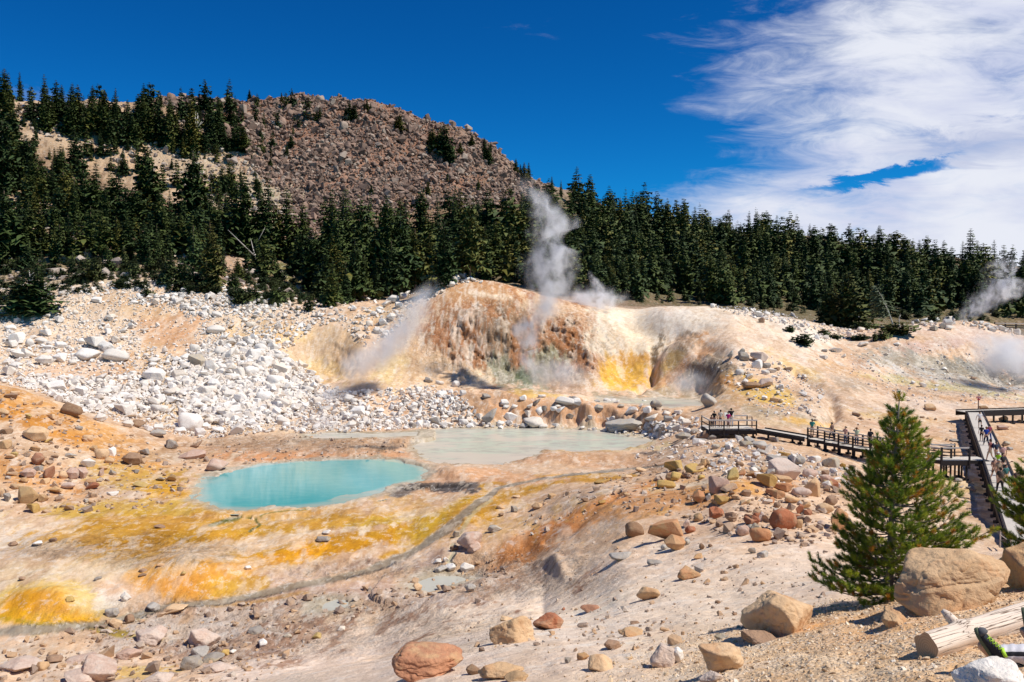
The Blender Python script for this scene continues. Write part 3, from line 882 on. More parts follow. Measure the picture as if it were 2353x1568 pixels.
st([(585,1192),(610,1182),(660,1176),(700,1170)], 2.4, C3(110,116,50), 0.8, 0.6, 2.2, 0.6, 50, 70, warp=0.6)
# shores: wet, grey-white margin
for k, (zw, poly) in WPOLY.items():
    lo = poly.min(0) - 8; hi = poly.max(0) + 8
    m = (xx_ > lo[0]) & (xx_ < hi[0]) & (yx > lo[1]) & (yx < hi[1])
    sd = poly_sd(xx_[m], yx[m], poly) + wn3[m] * 2
    a = (1 - sstep(sd, 0.0, 1.6 if k != 'turquoise_pool' else 1.1)) * 0.85
    c = C3(186,182,166) if k != 'turquoise_pool' else C3(184,182,170)
    col[m] = col[m] * (1 - a[:, None]) + c * a[:, None]
    mask[m, 0] = np.maximum(mask[m, 0], a * 0.8)
# general mottling that belongs to the crust
g1 = fbm(xx_ * 0.35, yx * 0.2, octv=6, gain=0.7, seed=71) - 0.5
g2 = fbm(xx_ * 2.2, yx * 1.3, octv=5, gain=0.7, seed=77) - 0.5
near = 1 - sstep(yx, 30, 60)
var = 1 + g1 * 0.35 + g2 * (0.22 - 0.1 * near)
col *= var[:, None]
warm = (fbm(xx_ * 0.2 + 9, yx * 0.12, octv=5, gain=0.65, seed=83) - 0.5)
col[:, 2] *= 1 - warm * 0.35
col[:, 1] *= 1 - warm * 0.12
# crusts: crisp edged darker films and paler salt
flat_ = (1 - sstep(yx, 150, 165)) * (0.25 + 0.75 * sstep(yx, 40, 50))
q_ = fbm(xx_ * 0.5, yx * 0.16, octv=7, gain=0.68, seed=201)
q2_ = fbm(xx_ * 0.9 + 7, yx * 0.3, octv=6, gain=0.7, seed=207)
q3_ = fbm(xx_ * 3.0, yx * 1.2, octv=5, gain=0.7, seed=211)
w_ = (sstep(q_, 0.555, 0.585) * flat_ * 0.75)[:, None]
col = col * (1 - w_) + col * np.array([0.80, 0.74, 0.68]) * w_
w_ = (sstep(q2_, 0.58, 0.61) * flat_ * (0.6 - 0.4 * near))[:, None]
col = col * (1 - w_) + (col * 0.35 + np.array([0.52, 0.49, 0.44])) * w_
w_ = (sstep(q3_, 0.60, 0.64) * flat_ * 0.5)[:, None]
col = col * (1 - w_) + col * np.array([0.72, 0.64, 0.58]) * w_
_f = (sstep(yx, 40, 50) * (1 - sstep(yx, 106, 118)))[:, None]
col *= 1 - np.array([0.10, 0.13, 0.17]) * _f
# thin darker cracks and rills in the eroded ground
ridx = 1 - abs(fbm(xx_ * 0.8, yx * 0.8, octv=5, gain=0.6, seed=91) * 2 - 1)
rill = sstep(ridx, 0.93, 0.99)
er = np.zeros(N_)
for (bu, bv, ru, rv) in [(600,1440,560,90),(1150,1320,260,60),(800,1310,200,30),(1150,790,230,120),(1300,800,150,100),(1630,860,100,40),(300,1260,300,40),(700,1020,300,26),(2200,880,200,50)]:
    er = np.maximum(er, 1 - sstep(blob(uw, vw, bu, bv, ru, rv), 0.6, 1.1))
col *= (1 - 0.38 * rill * er)[:, None]
mask[:, 1] = np.clip((1 - sstep(yx, 9.5, 13)) * sstep(ux, 1300, 1750) + 0.45 * near * sstep(wn1 + wn3 * 0.5, -0.05, 0.15), 0, 1)
mask[:, 2] = np.clip(er * 0.8 + hillm * 0.9, 0, 1)
col *= np.array([1.06, 0.995, 0.90])[None, :]
col = np.clip(col, 0.01, 0.86)
# ---------------------------------------------------------------- materials
def new_mat(name):
    m = bpy.data.materials.new(name)
    m.use_nodes = True
    return m, NT(m.node_tree)

def mat_ground():
    m, t = new_mat('mineral_ground')
    geo = t.n('ShaderNodeNewGeometry')
    pos = geo.outputs['Position']
    at = t.n('ShaderNodeAttribute', attribute_name='Col')
    mk = t.n('ShaderNodeAttribute', attribute_name='Mask')
    ms = t.n('ShaderNodeSeparateColor', {0: mk.outputs['Color']})
    wet, grav, rub = ms.outputs
    c = at.outputs['Color']
    # distance-free detail in metres
    nA = t.noise(pos, 3.0, 8, 0.65)
    nB = t.noise(pos, 18.0, 5, 0.7)
    c = t.mix(t.ss(nA, 0.32, 0.68, 0.0, 0.34), c, t.mix(1.0, c, (0.80, 0.72, 0.66), 'MULTIPLY'))
    c = t.mix(t.ss(nB, 0.45, 0.70, 0.0, 0.35), c, t.mix(1.0, c, (1.16, 1.15, 1.13), 'MULTIPLY'))
    nC = t.noise(pos, 1.3, 11, 0.76, 0.3)
    c = t.mix(t.ss(nC, 0.50, 0.55, 0.0, 0.42), c, t.mix(1.0, c, (0.80, 0.72, 0.64), 'MULTIPLY'))
    c = t.mix(t.ss(nC, 0.45, 0.41, 0.0, 0.30), c, (0.80, 0.76, 0.68))
    # gravel grains
    v1 = t.n('ShaderNodeTexVoronoi', {'Vector': pos, 'Scale': 26.0, 'Randomness': 1.0})
    v2 = t.n('ShaderNodeTexVoronoi', {'Vector': pos, 'Scale': 9.0, 'Randomness': 1.0})
    sepc = t.n('ShaderNodeSeparateColor', {0: v1.outputs['Color']})
    gcol = t.mix(sepc.outputs[0], (0.50, 0.36, 0.22), (0.86, 0.78, 0.64))
    gcol = t.mix(0.45, gcol, c)
    gm = t.m('MULTIPLY', grav, t.ss(t.noise(pos, 1.5, 4, 0.6), 0.30, 0.55))
    c = t.mix(t.m('MULTIPLY', gm, 0.75), c, gcol)
    c = t.mix(t.m('MULTIPLY', wet, 0.35), c, t.mix(1.0, c, (0.78, 0.78, 0.76), 'MULTIPLY'))
    h = t.m('ADD', t.m('MULTIPLY', nA, 0.5), t.m('MULTIPLY', nB, 0.14))
    h = t.m('ADD', h, t.m('MULTIPLY', t.noise(pos, 0.9, 6, 0.7), 0.9))
    gh = t.m('MULTIPLY', t.m('SUBTRACT', 1.0, t.m('MULTIPLY', v1.outputs['Distance'], 1.4)), t.m('MULTIPLY', gm, 0.10))
    h = t.m('ADD', h, gh)
    dry = t.m('SUBTRACT', 1.0, t.m('MULTIPLY', wet, 0.85))
    bmp = t.n('ShaderNodeBump', {'Height': t.m('MULTIPLY', h, dry), 'Distance': t.m('ADD', 0.16, t.m('MULTIPLY', rub, 0.55)), 'Strength': 0.85})
    b = t.n('ShaderNodeBsdfPrincipled', {'Base Color': c, 'Roughness': t.m('SUBTRACT', 0.95, t.m('MULTIPLY', wet, 0.55)), 'Normal': bmp.outputs[0], 'Specular IOR Level': 0.25})
    t.n('ShaderNodeOutputMaterial', {'Surface': b.outputs[0]})
    return m

def mat_rock(name, c1, c2, c3, scale=1.0, bump=0.05, k=0.5, obj=True, stain=(0.55, 0.40, 0.18), stain_amt=0.0, hue=0.0):
    """stone whose tint drifts over each block and from one block to the next"""
    m, t = new_mat(name)
    geo = t.n('ShaderNodeNewGeometry')
    pos = geo.outputs['Position']
    if obj:
        rnd = t.n('ShaderNodeObjectInfo').outputs['Random']
    else:
        rnd = t.n('ShaderNodeAttribute', attribute_name='rnd').outputs['Fac']
    nA = t.noise(pos, 1.3 * scale, 6, 0.6)
    nB = t.noise(pos, 9.0 * scale, 6, 0.68)
    f = t.m('ADD', t.m('MULTIPLY', rnd, 0.75), t.m('MULTIPLY', t.m('SUBTRACT', nA, 0.5), 1.2))
    base = t.mix(t.ss(f, 0.1, 0.62), c1, c2)
    base = t.mix(t.ss(t.m('FRACT', t.m('MULTIPLY', rnd, 7.31)), 0.70, 0.95, 0, k), base, c3)
    base = t.mix(t.ss(nB, 0.40, 0.70, 0, 0.5), base, t.mix(1.0, base, (0.70, 0.66, 0.62), 'MULTIPLY'))
    if stain_amt:
        base = t.mix(t.ss(t.noise(pos, 2.2 * scale, 5, 0.6, 0.6), 0.50, 0.66, 0, stain_amt), base, stain)
    crack = t.n('ShaderNodeTexVoronoi', {'Vector': t.map(pos, scale=(1, 1, 1.6)), 'Scale': 2.2 * scale}, feature='DISTANCE_TO_EDGE')
    cr = t.ss(crack.outputs['Distance'], 0.0, 0.025, 0.0, 1.0)
    h = t.m('ADD', t.m('MULTIPLY', nA, 0.6), t.m('ADD', t.m('MULTIPLY', nB, 0.35), t.m('MULTIPLY', cr, 0.025)))
    bmp = t.n('ShaderNodeBump', {'Height': h, 'Distance': bump * 4, 'Strength': 0.8})
    b = t.n('ShaderNodeBsdfPrincipled', {'Base Color': base, 'Roughness': 0.93, 'Normal': bmp.outputs[0], 'Specular IOR Level': 0.2})
    t.n('ShaderNodeOutputMaterial', {'Surface': b.outputs[0]})
    return m

def mat_plain(name, c, rough=0.8, var=0.15, scale=6.0, bump=0.0, spec=0.3):
    m, t = new_mat(name)
    geo = t.n('ShaderNodeTexCoord').outputs['Object']
    n = t.noise(geo, scale, 5, 0.6)
    cc = t.mix(n, tuple(x * (1 - var) for x in c), tuple(min(1, x * (1 + var)) for x in c))
    ins = {'Base Color': cc, 'Roughness': rough, 'Specular IOR Level': spec}
    if bump:
        ins['Normal'] = t.n('ShaderNodeBump', {'Height': n, 'Distance': bump, 'Strength': 0.6}).outputs[0]
    b = t.n('ShaderNodeBsdfPrincipled', ins)
    t.n('ShaderNodeOutputMaterial', {'Surface': b.outputs[0]})
    return m

def mat_water(name, deep, shallow, rough, milky=0.4, scum=(0.5, 0.5, 0.42)):
    m, t = new_mat(name)
    pos = t.n('ShaderNodeNewGeometry').outputs['Position']
    n1 = t.noise(t.map(pos, scale=(0.10, 0.22, 1)), 1.6, 6, 0.62, 0.8)
    n2 = t.noise(t.map(pos, scale=(0.3, 0.8, 1)), 1.6, 6, 0.65, 0.5)
    at = t.n('ShaderNodeAttribute', attribute_name='shore').outputs['Fac']
    f = t.m('ADD', t.m('MULTIPLY', at, 1.0), t.m('MULTIPLY', t.m('SUBTRACT', n1, 0.5), milky))
    c = t.mix(t.ss(f, 0.1, 0.8), shallow, deep)
    c = t.mix(t.ss(n2, 0.49, 0.56, 0, min(0.85, milky * 0.6)), c, scum)
    if milky > 1: c = t.mix(t.ss(t.noise(t.map(pos, scale=(0.06, 0.13, 1)), 1.6, 7, 0.65, 0.6), 0.50, 0.58, 0, 0.8), c, (0.60, 0.52, 0.42))
    w = t.n('ShaderNodeBump', {'Height': t.noise(t.map(pos, scale=(0.8, 2.4, 1)), 1.7, 3, 0.6), 'Distance': 0.012, 'Strength': 0.35})
    b = t.n('ShaderNodeBsdfPrincipled', {'Base Color': c, 'Roughness': rough, 'Normal': w.outputs[0], 'IOR': 1.33, 'Specular IOR Level': 0.5})
    t.n('ShaderNodeOutputMaterial', {'Surface': b.outputs[0]})
    return m

M = {}
M['ground'] = mat_ground()
M['white_rock'] = mat_rock('pale_altered_stone', (0.82, 0.77, 0.70), (0.70, 0.64, 0.56), (0.72, 0.59, 0.44), 0.7, 0.04, 0.5)
M['white_rubble'] = mat_rock('pale_stone_rubble', (0.82, 0.77, 0.70), (0.68, 0.61, 0.53), (0.66, 0.51, 0.37), 0.7, 0.04, 0.55, obj=False)
M['grey_rock'] = mat_rock('grey_stone', (0.46, 0.42, 0.37), (0.32, 0.28, 0.24), (0.50, 0.42, 0.30), 0.9, 0.04, 0.6, stain_amt=0.35)
M['tan_rock'] = mat_rock('tan_stone', (0.68, 0.47, 0.28), (0.58, 0.38, 0.21), (0.60, 0.37, 0.14), 1.2, 0.03, 0.5, stain=(0.54, 0.29, 0.14), stain_amt=0.6)
M['orange_rock'] = mat_rock('orange_stone', (0.52, 0.25, 0.12), (0.50, 0.32, 0.17), (0.52, 0.36, 0.16), 1.2, 0.03, 0.4, stain=(0.50, 0.36, 0.18), stain_amt=0.6)
M['hero_rock'] = mat_rock('rust_red_stone', (0.52, 0.26, 0.145), (0.46, 0.21, 0.115), (0.55, 0.35, 0.19), 1.2, 0.03, 0.3, stain=(0.60, 0.42, 0.22), stain_amt=0.5)
M['red_rock'] = mat_rock('red_stone', (0.42, 0.155, 0.075), (0.36, 0.15, 0.085), (0.50, 0.32, 0.20), 1.2, 0.03, 0.3, stain=(0.50, 0.36, 0.22), stain_amt=0.45)
M['yellow_rock'] = mat_rock('ochre_stone', (0.56, 0.38, 0.13), (0.46, 0.28, 0.10), (0.54, 0.42, 0.18), 1.2, 0.03, 0.5, stain=(0.50, 0.30, 0.06), stain_amt=0.5)
M['brown_rock'] = mat_rock('brown_stone', (0.28, 0.17, 0.10), (0.36, 0.23, 0.15), (0.22, 0.15, 0.11), 1.2, 0.03, 0.5, stain=(0.42, 0.30, 0.18), stain_amt=0.45)
M['pink_rock'] = mat_rock('pinkish_stone', (0.54, 0.36, 0.27), (0.62, 0.49, 0.40), (0.46, 0.26, 0.18), 1.0, 0.04, 0.5, stain=(0.58, 0.50, 0.42), stain_amt=0.5)
M['hill_rock'] = mat_rock('rust_grey_talus_stone', (0.34, 0.225, 0.165), (0.23, 0.15, 0.11), (0.44, 0.35, 0.27), 0.35, 0.10, 0.7)
M['hill_rubble'] = mat_rock('rust_grey_talus_rubble', (0.34, 0.225, 0.165), (0.18, 0.12, 0.09), (0.46, 0.37, 0.29), 0.35, 0.10, 0.75, obj=False)
M['turquoise'] = mat_water('turquoise_water', (0.075, 0.38, 0.385), (0.36, 0.44, 0.38), 0.05, 0.5, (0.13, 0.45, 0.44))
M['milky'] = mat_water('milky_water', (0.50, 0.54, 0.42), (0.54, 0.50, 0.40), 0.30, 1.4, (0.40, 0.37, 0.31))
M['clay'] = mat_water('clay_water', (0.56, 0.57, 0.46), (0.50, 0.48, 0.40), 0.22, 0.5, (0.42, 0.40, 0.33))

# ---------------------------------------------------------------- ground and hill sheets
def grid_object(name, j0, j1):
    V = np.stack([XX[j0:j1 + 1], YY[j0:j1 + 1], ZZ[j0:j1 + 1]], -1).reshape(-1, 3)
    nr = j1 - j0
    jj, ii = np.meshgrid(np.arange(nr), np.arange(NC - 1), indexing='ij')
    a = (jj * NC + ii).ravel()
    F = np.stack([a, a + 1, a + NC + 1, a + NC], 1)
    me = mesh_np(name, V, F, True, M['ground'])
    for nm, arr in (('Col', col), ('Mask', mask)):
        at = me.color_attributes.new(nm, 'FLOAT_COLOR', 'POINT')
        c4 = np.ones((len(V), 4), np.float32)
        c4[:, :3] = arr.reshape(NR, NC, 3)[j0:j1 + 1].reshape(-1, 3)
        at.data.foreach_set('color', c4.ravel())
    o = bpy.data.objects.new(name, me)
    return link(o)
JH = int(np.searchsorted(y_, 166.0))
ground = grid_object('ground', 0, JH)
tag(ground, 'bare thermal basin floor stained white, ochre and yellow', 'ground', kind='structure')
hill = grid_object('hill', JH, NR - 1)
tag(hill, 'hillside of pale scree and rusty talus behind the basin', 'hill', kind='structure')

# ---------------------------------------------------------------- water sheets
for k, (zw, poly) in WPOLY.items():
    lo = poly.min(0) - 2.5; hi = poly.max(0) + 2.5
    nx = int(min(260, (hi[0] - lo[0]) / 0.22)) + 2; ny = int(min(260, (hi[1] - lo[1]) / 0.22)) + 2
    gx, gy = np.meshgrid(np.linspace(lo[0], hi[0], nx), np.linspace(lo[1], hi[1], ny))
    sd = poly_sd(gx.ravel(), gy.ravel(), poly)
    V = np.stack([gx.ravel(), gy.ravel(), np.full(gx.size, zw)], 1)
    jj, ii = np.meshgrid(np.arange(ny - 1), np.arange(nx - 1), indexing='ij')
    a = (jj * nx + ii).ravel()
    F = np.stack([a, a + 1, a + nx + 1, a + nx], 1)
    keep = sd[F].min(1) < 1.5
    mt = M['turquoise'] if k == 'turquoise_pool' else (M['milky'] if k in ('milky_pond', 'steaming_pool', 'shallow_pool') else M['clay'])
    me = mesh_np(k, V, F[keep], True, mt)
    at = me.attributes.new('shore', 'FLOAT', 'POINT')
    sh_v = np.clip(-sd / (1.9 if k == 'turquoise_pool' else 5.0), 0, 1)
    if k == 'turquoise_pool':     # grey sludge fan near the front right shore
        uu_, vv_ = proj(gx.ravel(), gy.ravel(), np.full(gx.size, zw))
        nz_ = fbm(gx.ravel() * 0.5, gy.ravel() * 0.3, octv=4, seed=301) - 0.5
        b_ = blob(uu_, vv_, 850, 1143, 90, 13, 8) + nz_ * 2.2
        sh_v = sh_v * sstep(b_, 0.75, 1.05)
    at.data.foreach_set('value', sh_v.astype(np.float32))
    o = link(bpy.data.objects.new(k, me))
    lbl = {'turquoise_pool': 'opaque turquoise hot pool in the yellow stained flats', 'milky_pond': 'wide milky grey green pond behind the turquoise pool',
           'shallow_pool': 'narrow shallow milky pool at the foot of the white boulders', 'steaming_pool': 'pale green steaming pool below the grey cliff',
           'clay_puddle': 'pale clay puddle beside the grey stream', 'small_puddle': 'small grey green puddle just below the stream'}[k]
    tag(o, lbl, 'pool', kind='structure')
# ---------------------------------------------------------------- stones
def ico(sub):
    bm = bmesh.new()
    bmesh.ops.create_icosphere(bm, subdivisions=sub, radius=1.0)
    v = np.array([x.co[:] for x in bm.verts]); f = np.array([[q.index for q in p.verts] for p in bm.faces])
    bm.free()
    return v, f
ICO = {k: ico(k) for k in (2, 3, 4, 5, 6)}
def rock_verts(seed, sub=3, angular=0.6, noise=0.10, flat=0.75, planes=11, fine=0.0):
    """a block cut by random planes, edges rounded, then weathered; unit-ish size, centred"""
    r_ = np.random.RandomState(seed)
    n, f = ICO[sub]
    d = r_.normal(size=(planes, 3)); d /= np.linalg.norm(d, axis=1)[:, None]
    # spread the planes apart a little
    for _ in range(3 if angular > 0.7 else 9):
        for i in range(planes):
            q = d - d[i]; l = np.linalg.norm(q, axis=1) + 1e-6; l[i] = 1e9
            d[i] -= (q / (l ** 3)[:, None]).sum(0) * 0.02
            d[i] /= np.linalg.norm(d[i])
    h = (0.52 if angular > 0.7 else 0.68) + (0.48 if angular > 0.7 else 0.32) * r_.rand(planes)
    dots = n @ d.T
    rr = np.where(dots > 0.05, h[None] / np.maximum(dots, 0.05), 9.0)
    p = 7 + 26 * angular
    r = (np.sum(np.minimum(rr, 9.0) ** (-p), axis=1)) ** (-1 / p)
    r = np.minimum(r, 1.35)
    s = seed * 1.37 % 97
    k = 1 + noise * (fbm(n[:, 0] * 1.6 + s, n[:, 1] * 1.6 + 5, n[:, 2] * 1.6 + 9, 3) - 0.5) * 2
    if fine:
        a = fbm(n[:, 0] * 5 + s, n[:, 1] * 5 + 5, n[:, 2] * 5 + 9, 4, 0.6)
        k += fine * (a - 0.5) * 2 - fine * 1.4 * sstep(1 - abs(fbm(n[:, 0] * 2.2 - s, n[:, 1] * 2.2, n[:, 2] * 2.2, 3) * 2 - 1), 0.90, 1.0)
    v = n * (r * k)[:, None]
    v[:, 2] *= flat
    sx = np.ptp(v[:, 0]); sy = np.ptp(v[:, 1])
    return v, f

def hull_verts(seed, n=13, flat=0.7, bev=0.0):
    r_ = np.random.RandomState(seed)
    p = r_.uniform(-1, 1, (n, 3)); p /= (np.abs(p) ** 2.3).sum(1)[:, None] ** (1 / 2.3)
    p *= r_.uniform(0.78, 1.0, (n, 1)); p[:, 2] *= flat; p[:, 1] *= r_.uniform(0.65, 1.0)
    bm = bmesh.new()
    for q in p: bm.verts.new(q)
    r = bmesh.ops.convex_hull(bm, input=bm.verts[:])
    bmesh.ops.delete(bm, geom=[v for v in bm.verts if not v.link_faces], context='VERTS')
    if bev:
        bmesh.ops.dissolve_limit(bm, angle_limit=0.25, verts=bm.verts[:], edges=bm.edges[:])
        bmesh.ops.bevel(bm, geom=bm.edges[:], offset=bev, segments=2, profile=0.6, affect='EDGES', clamp_overlap=True)
        bmesh.ops.triangulate(bm, faces=bm.faces[:])
        bmesh.ops.subdivide_edges(bm, edges=bm.edges[:], cuts=1, use_grid_fill=True)
    bmesh.ops.triangulate(bm, faces=bm.faces[:])
    bmesh.ops.recalc_face_normals(bm, faces=bm.faces[:])
    bm.verts.index_update()
    v = np.array([x.co[:] for x in bm.verts]); f = np.array([[q.index for q in t.verts] for t in bm.faces])
    bm.free()
    if bev:
        s = seed * 0.77
        v = v * (1 + 0.12 * (fbm(v[:, 0] * 2.5 + s, v[:, 1] * 2.5 + 5, v[:, 2] * 2.5 + 9, 4, 0.6) - 0.5))[:, None]
    return v, f
LIB = []
for i in range(14):
    if i % 3 == 0: v, f = rock_verts(100 + i, 3, angular=0.7, noise=0.12, flat=0.62 + 0.25 * (i % 4) / 3, planes=8 + i % 4, fine=0.02)
    else: v, f = hull_verts(140 + i, 14 + i % 5, 0.75, 0.07)
    v = v / np.ptp(v, axis=0)[None, :]           # 1 x 1 x 1 box, scaled by the object
    v[:, 2] -= v[:, 2].min()
    LIB.append((v, f))
def lib_mesh(i, mat, nm='boulder'):
    key = (i, mat)
    if key not in _LM:
        v, f = LIB[i]
        _LM[key] = mesh_np(nm, v, f, False, M[mat])
        if i % 3 == 0:
            _LM[key].polygons.foreach_set('use_smooth', [True] * len(f))
    return _LM[key]
_LM = {}

RK = []       # records for labelling: dict(o,u,v,w,h,kind,mat)
rng = random.Random(11)
def rot_for_slope(x, y):
    e = 0.8
    zx_ = (grid_z(x + e, y) - grid_z(x - e, y)) / (2 * e)
    zy_ = (grid_z(x, y + e) - grid_z(x, y - e)) / (2 * e)
    return float(zx_), float(zy_)

def stone(u, v, w, h, mat, name='boulder', lib=None, sink=0.22, zone=None, hero=None, depth=None, rz=None, tilt=None, cat='boulder', label=None, group=None, pos=None):
    """u,v = centre in the picture; w,h in D px; the base sits where the bottom edge meets the ground"""
    if pos is None:
        p = hit(u, v + h * 0.36)[0]
    else:
        p = pos
    d = p[1]
    m = pxm(d)
    W_, H_ = w * m, h * m
    elev = math.atan2(-p[2], d)                       # how steeply we look down
    D_ = (depth or 0.85) * W_
    # the height in the picture = height*cos + depth*sin
    Hz = max(0.35 * W_ * 0.6, (H_ - D_ * 0.55 * math.sin(elev)) / math.cos(elev))
    Hz = min(Hz, H_ * 1.15)
    Hz /= (1 - sink)
    if hero is not None:
        seed, ang, pl = hero
        sub = 5 if w > 60 else 4
        if w > 170: sub = 6
        vv, ff = rock_verts(seed, sub, ang, 0.14, 0.8, pl, 0.035)
        vv = vv / np.ptp(vv, axis=0)[None]
        vv[:, 2] -= vv[:, 2].min()
        me = mesh_np(name, vv, ff, True, M[mat])
    else:
        me = lib_mesh(rng.randrange(14) if lib is None else lib, mat, name)
    if name == 'boulder' and zone in ('talus', 'ridge', 'dome', 'crest'):
        name, cat = 'pale_boulder', 'pale boulder'
    o = bpy.data.objects.new(name, me)
    link(o)
    back = D_ * 0.30
    o.location = (p[0], p[1] + back * 0.5, p[2] - Hz * sink)
    o.scale = (W_, D_, Hz)
    o.rotation_euler = ((rng.uniform(-.12, .12)) if tilt is None else tilt[0], (rng.uniform(-.15, .15)) if tilt is None else tilt[1], (rng.uniform(-.5, .5)) if rz is None else rz)
    tag(o, label, cat, group)
    RK.append(dict(o=o, u=u, v=v, w=w, h=h, zone=zone, mat=mat, label=label, d=d))
    return o

# hero stones near the camera ------------------------------------------------
z6 = lambda x, y, w, h: (847 + x / 2.5, 1035.3 + y / 2.5, w / 2.5, h / 2.5)
HERO = [
 ((979,1521,186,96),'hero_rock',(301,0.25,9),'large rounded orange red boulder cut by the bottom edge of the photo'),
 ((1084,1541,34,26),'brown_rock',(302,0.5,9),'small brown stone wedged between the large orange boulder and a tan one'),
 (z6(740,1268,270,120),'tan_rock',(303,0.5,9),'long low tan and orange boulder right of the large orange red one'),
 (z6(862,1300,150,66),'orange_rock',(304,0.5,9),'flat orange stone half buried at the bottom edge'),
 (z6(845,1034,262,184),'tan_rock',(305,0.35,8),'lumpy tan olive boulder leaning left on the pale slope'),
 (z6(1040,988,180,106),'red_rock',(306,0.35,9),'red brown boulder fused behind the lumpy tan boulder'),
 (z6(785,966,76,34),'tan_rock',(307,0.5,8),'small tan stone behind the top of the lumpy tan boulder'),
 (z6(1277,905,130,56),'red_rock',(308,0.3,8),'low red brown stone alone on the white gravel slope'),
 (z6(1617,823,142,84),'tan_rock',(309,0.2,8),'rounded orange topped boulder sitting alone on white gravel'),
 (z6(1840,708,130,78),'orange_rock',(310,0.7,8),'wedge shaped orange stone on the pale slope under the mound'),
 (z6(1640,645,96,36),'grey_rock',(311,0.5,8),'flat dark grey stone right of the pale grey cracked boulder'),
 (z6(1455,605,130,58),'grey_rock',(312,0.3,8),'pale grey cracked boulder on the slope below the orange fan'),
 (z6(1395,1118,116,70),'brown_rock',(313,0.6,8),'pointed brown stone in the gravel near the bottom'),
 (z6(1235,1185,76,48),'orange_rock',(314,0.6,8),'small orange stone left of the pointed brown one'),
 (z6(1148,1206,44,36),'grey_rock',(315,0.6,8),'tiny grey stone just left of the small orange stone'),
 (z6(1325,1225,148,106),'tan_rock',(316,0.5,9),'blocky ochre stone near the bottom middle'),
 (z6(1515,1046,152,60),'tan_rock',(317,0.4,8),'low grey tan stone half sunk in white gravel'),
 (z6(1675,1192,150,142),'pink_rock',(318,0.35,9),'upright pinkish orange stone split from a white one'),
 (z6(1772,1184,78,94),'white_rock',(319,0.6,9),'white stone split from the upright pinkish one'),
 (z6(2030,1202,268,190),'tan_rock',(320,0.25,9),'domed ochre boulder at the foot of the gravel bank'),
 (z6(1985,1302,130,72),'pink_rock',(321,0.5,9),'small pink stone at the bottom edge below the domed boulder'),
 (z6(2025,1068,72,38),'grey_rock',(322,0.5,9),'small grey stone behind the domed ochre boulder'),
 (z6(1530,988,62,22),'brown_rock',(323,0.5,9),'flat brown stone above the half sunk grey tan stone'),
 (z6(2045,738,50,28),'brown_rock',(324,0.5,9),'small dark stone below the right end of the mound'),
 (z6(2008,872,36,22),'brown_rock',(325,0.5,9),'lone brown pebble in mid slope left of the pine'),
 (z6(2105,940,34,20),'brown_rock',(326,0.5,9),'brown pebble just left of the shaded boulder'),
 (z6(1120,913,24,18),'red_rock',(327,0.5,9),'tiny red pebble left of the low red brown stone'),
 (z6(590,520,150,108),'pink_rock',(330,0.6,9),'largest pale boulder beside the grey stream bend'),
 (z6(600,560,82,62),'pink_rock',(331,0.6,9),'smaller pink boulder in front of the stream bend boulder'),
 (z6(494,560,56,32),'brown_rock',(332,0.6,9),'brown stone left of the pink stream bend boulder'),
 (z6(507,482,40,38),'grey_rock',(333,0.6,9),'small grey olive stone upstream of the bend boulder'),
 (z6(725,452,88,46),'grey_rock',(334,0.3,9),'smooth grey white stone on the bank above the stream bend'),
 (z6(472,672,72,50),'white_rock',(335,0.4,9),'white stone at the edge of the pale clay puddle'),
 (z6(400,636,50,28),'white_rock',(336,0.4,9),'small pale stone behind the white puddle stone'),
 (z6(555,672,84,58),'white_rock',(337,0.7,9),'pale grey boulder right of the clay puddle'),
 (z6(410,685,72,40),'grey_rock',(338,0.4,9),'grey stone lying in the clay puddle'),
 (z6(440,628,34,30),'white_rock',(339,0.4,9),'small round pale stone above the white puddle stone'),
 (z6(755,325,48,30),'tan_rock',(340,0.6,9),'pale tan stone on the ochre flat above the slope'),
 (z6(838,342,52,38),'grey_rock',(341,0.6,9),'grey tan stone on the ochre bank, right of its pale neighbour'),
 (z6(975,315,64,40),'tan_rock',(342,0.5,9),'tan stone at the crest of the orange bank'),
 (z6(1240,285,48,30),'brown_rock',(343,0.6,9),'brown stone in the pale patch of the orange fan'),
 (z6(1340,298,46,30),'yellow_rock',(344,0.5,9),'ochre stone on the crest of the orange fan'),
 (z6(1050,262,50,30),'orange_rock',(345,0.5,9),'small orange stone near the crest, left part of the fan'),
 (z6(1340,180,100,28),'yellow_rock',(346,0.6,9),'long flat ochre stone on the crest of the fan'),
 (z6(1480,256,42,26),'orange_rock',(347,0.6,9),'small orange stone alone right of the long flat ochre stone'),
 (z6(850,266,50,22),'tan_rock',(348,0.6,9),'flat tan stone beside the yellow seam of the stream'),
 (z6(590,795,70,48),'grey_rock',(349,0.6,9),'grey stone in the eroded gully below the clay puddle'),
 (z6(287,790,54,48),'tan_rock',(350,0.4,9),'cream knob standing in the clay puddle'),
 (z6(762,370,34,22),'brown_rock',(351,0.6,9),'small brown stone on the ochre bank above the stream'),
 # bottom left gully (zoom of 0..1000 x 1200..1666)
 ((538,1406+66*0,0,0),None,None,None),
]
z5 = lambda x, y, w, h: (x / 2.5, 1129.4 + y / 2.5, w / 2.5, h / 2.5)
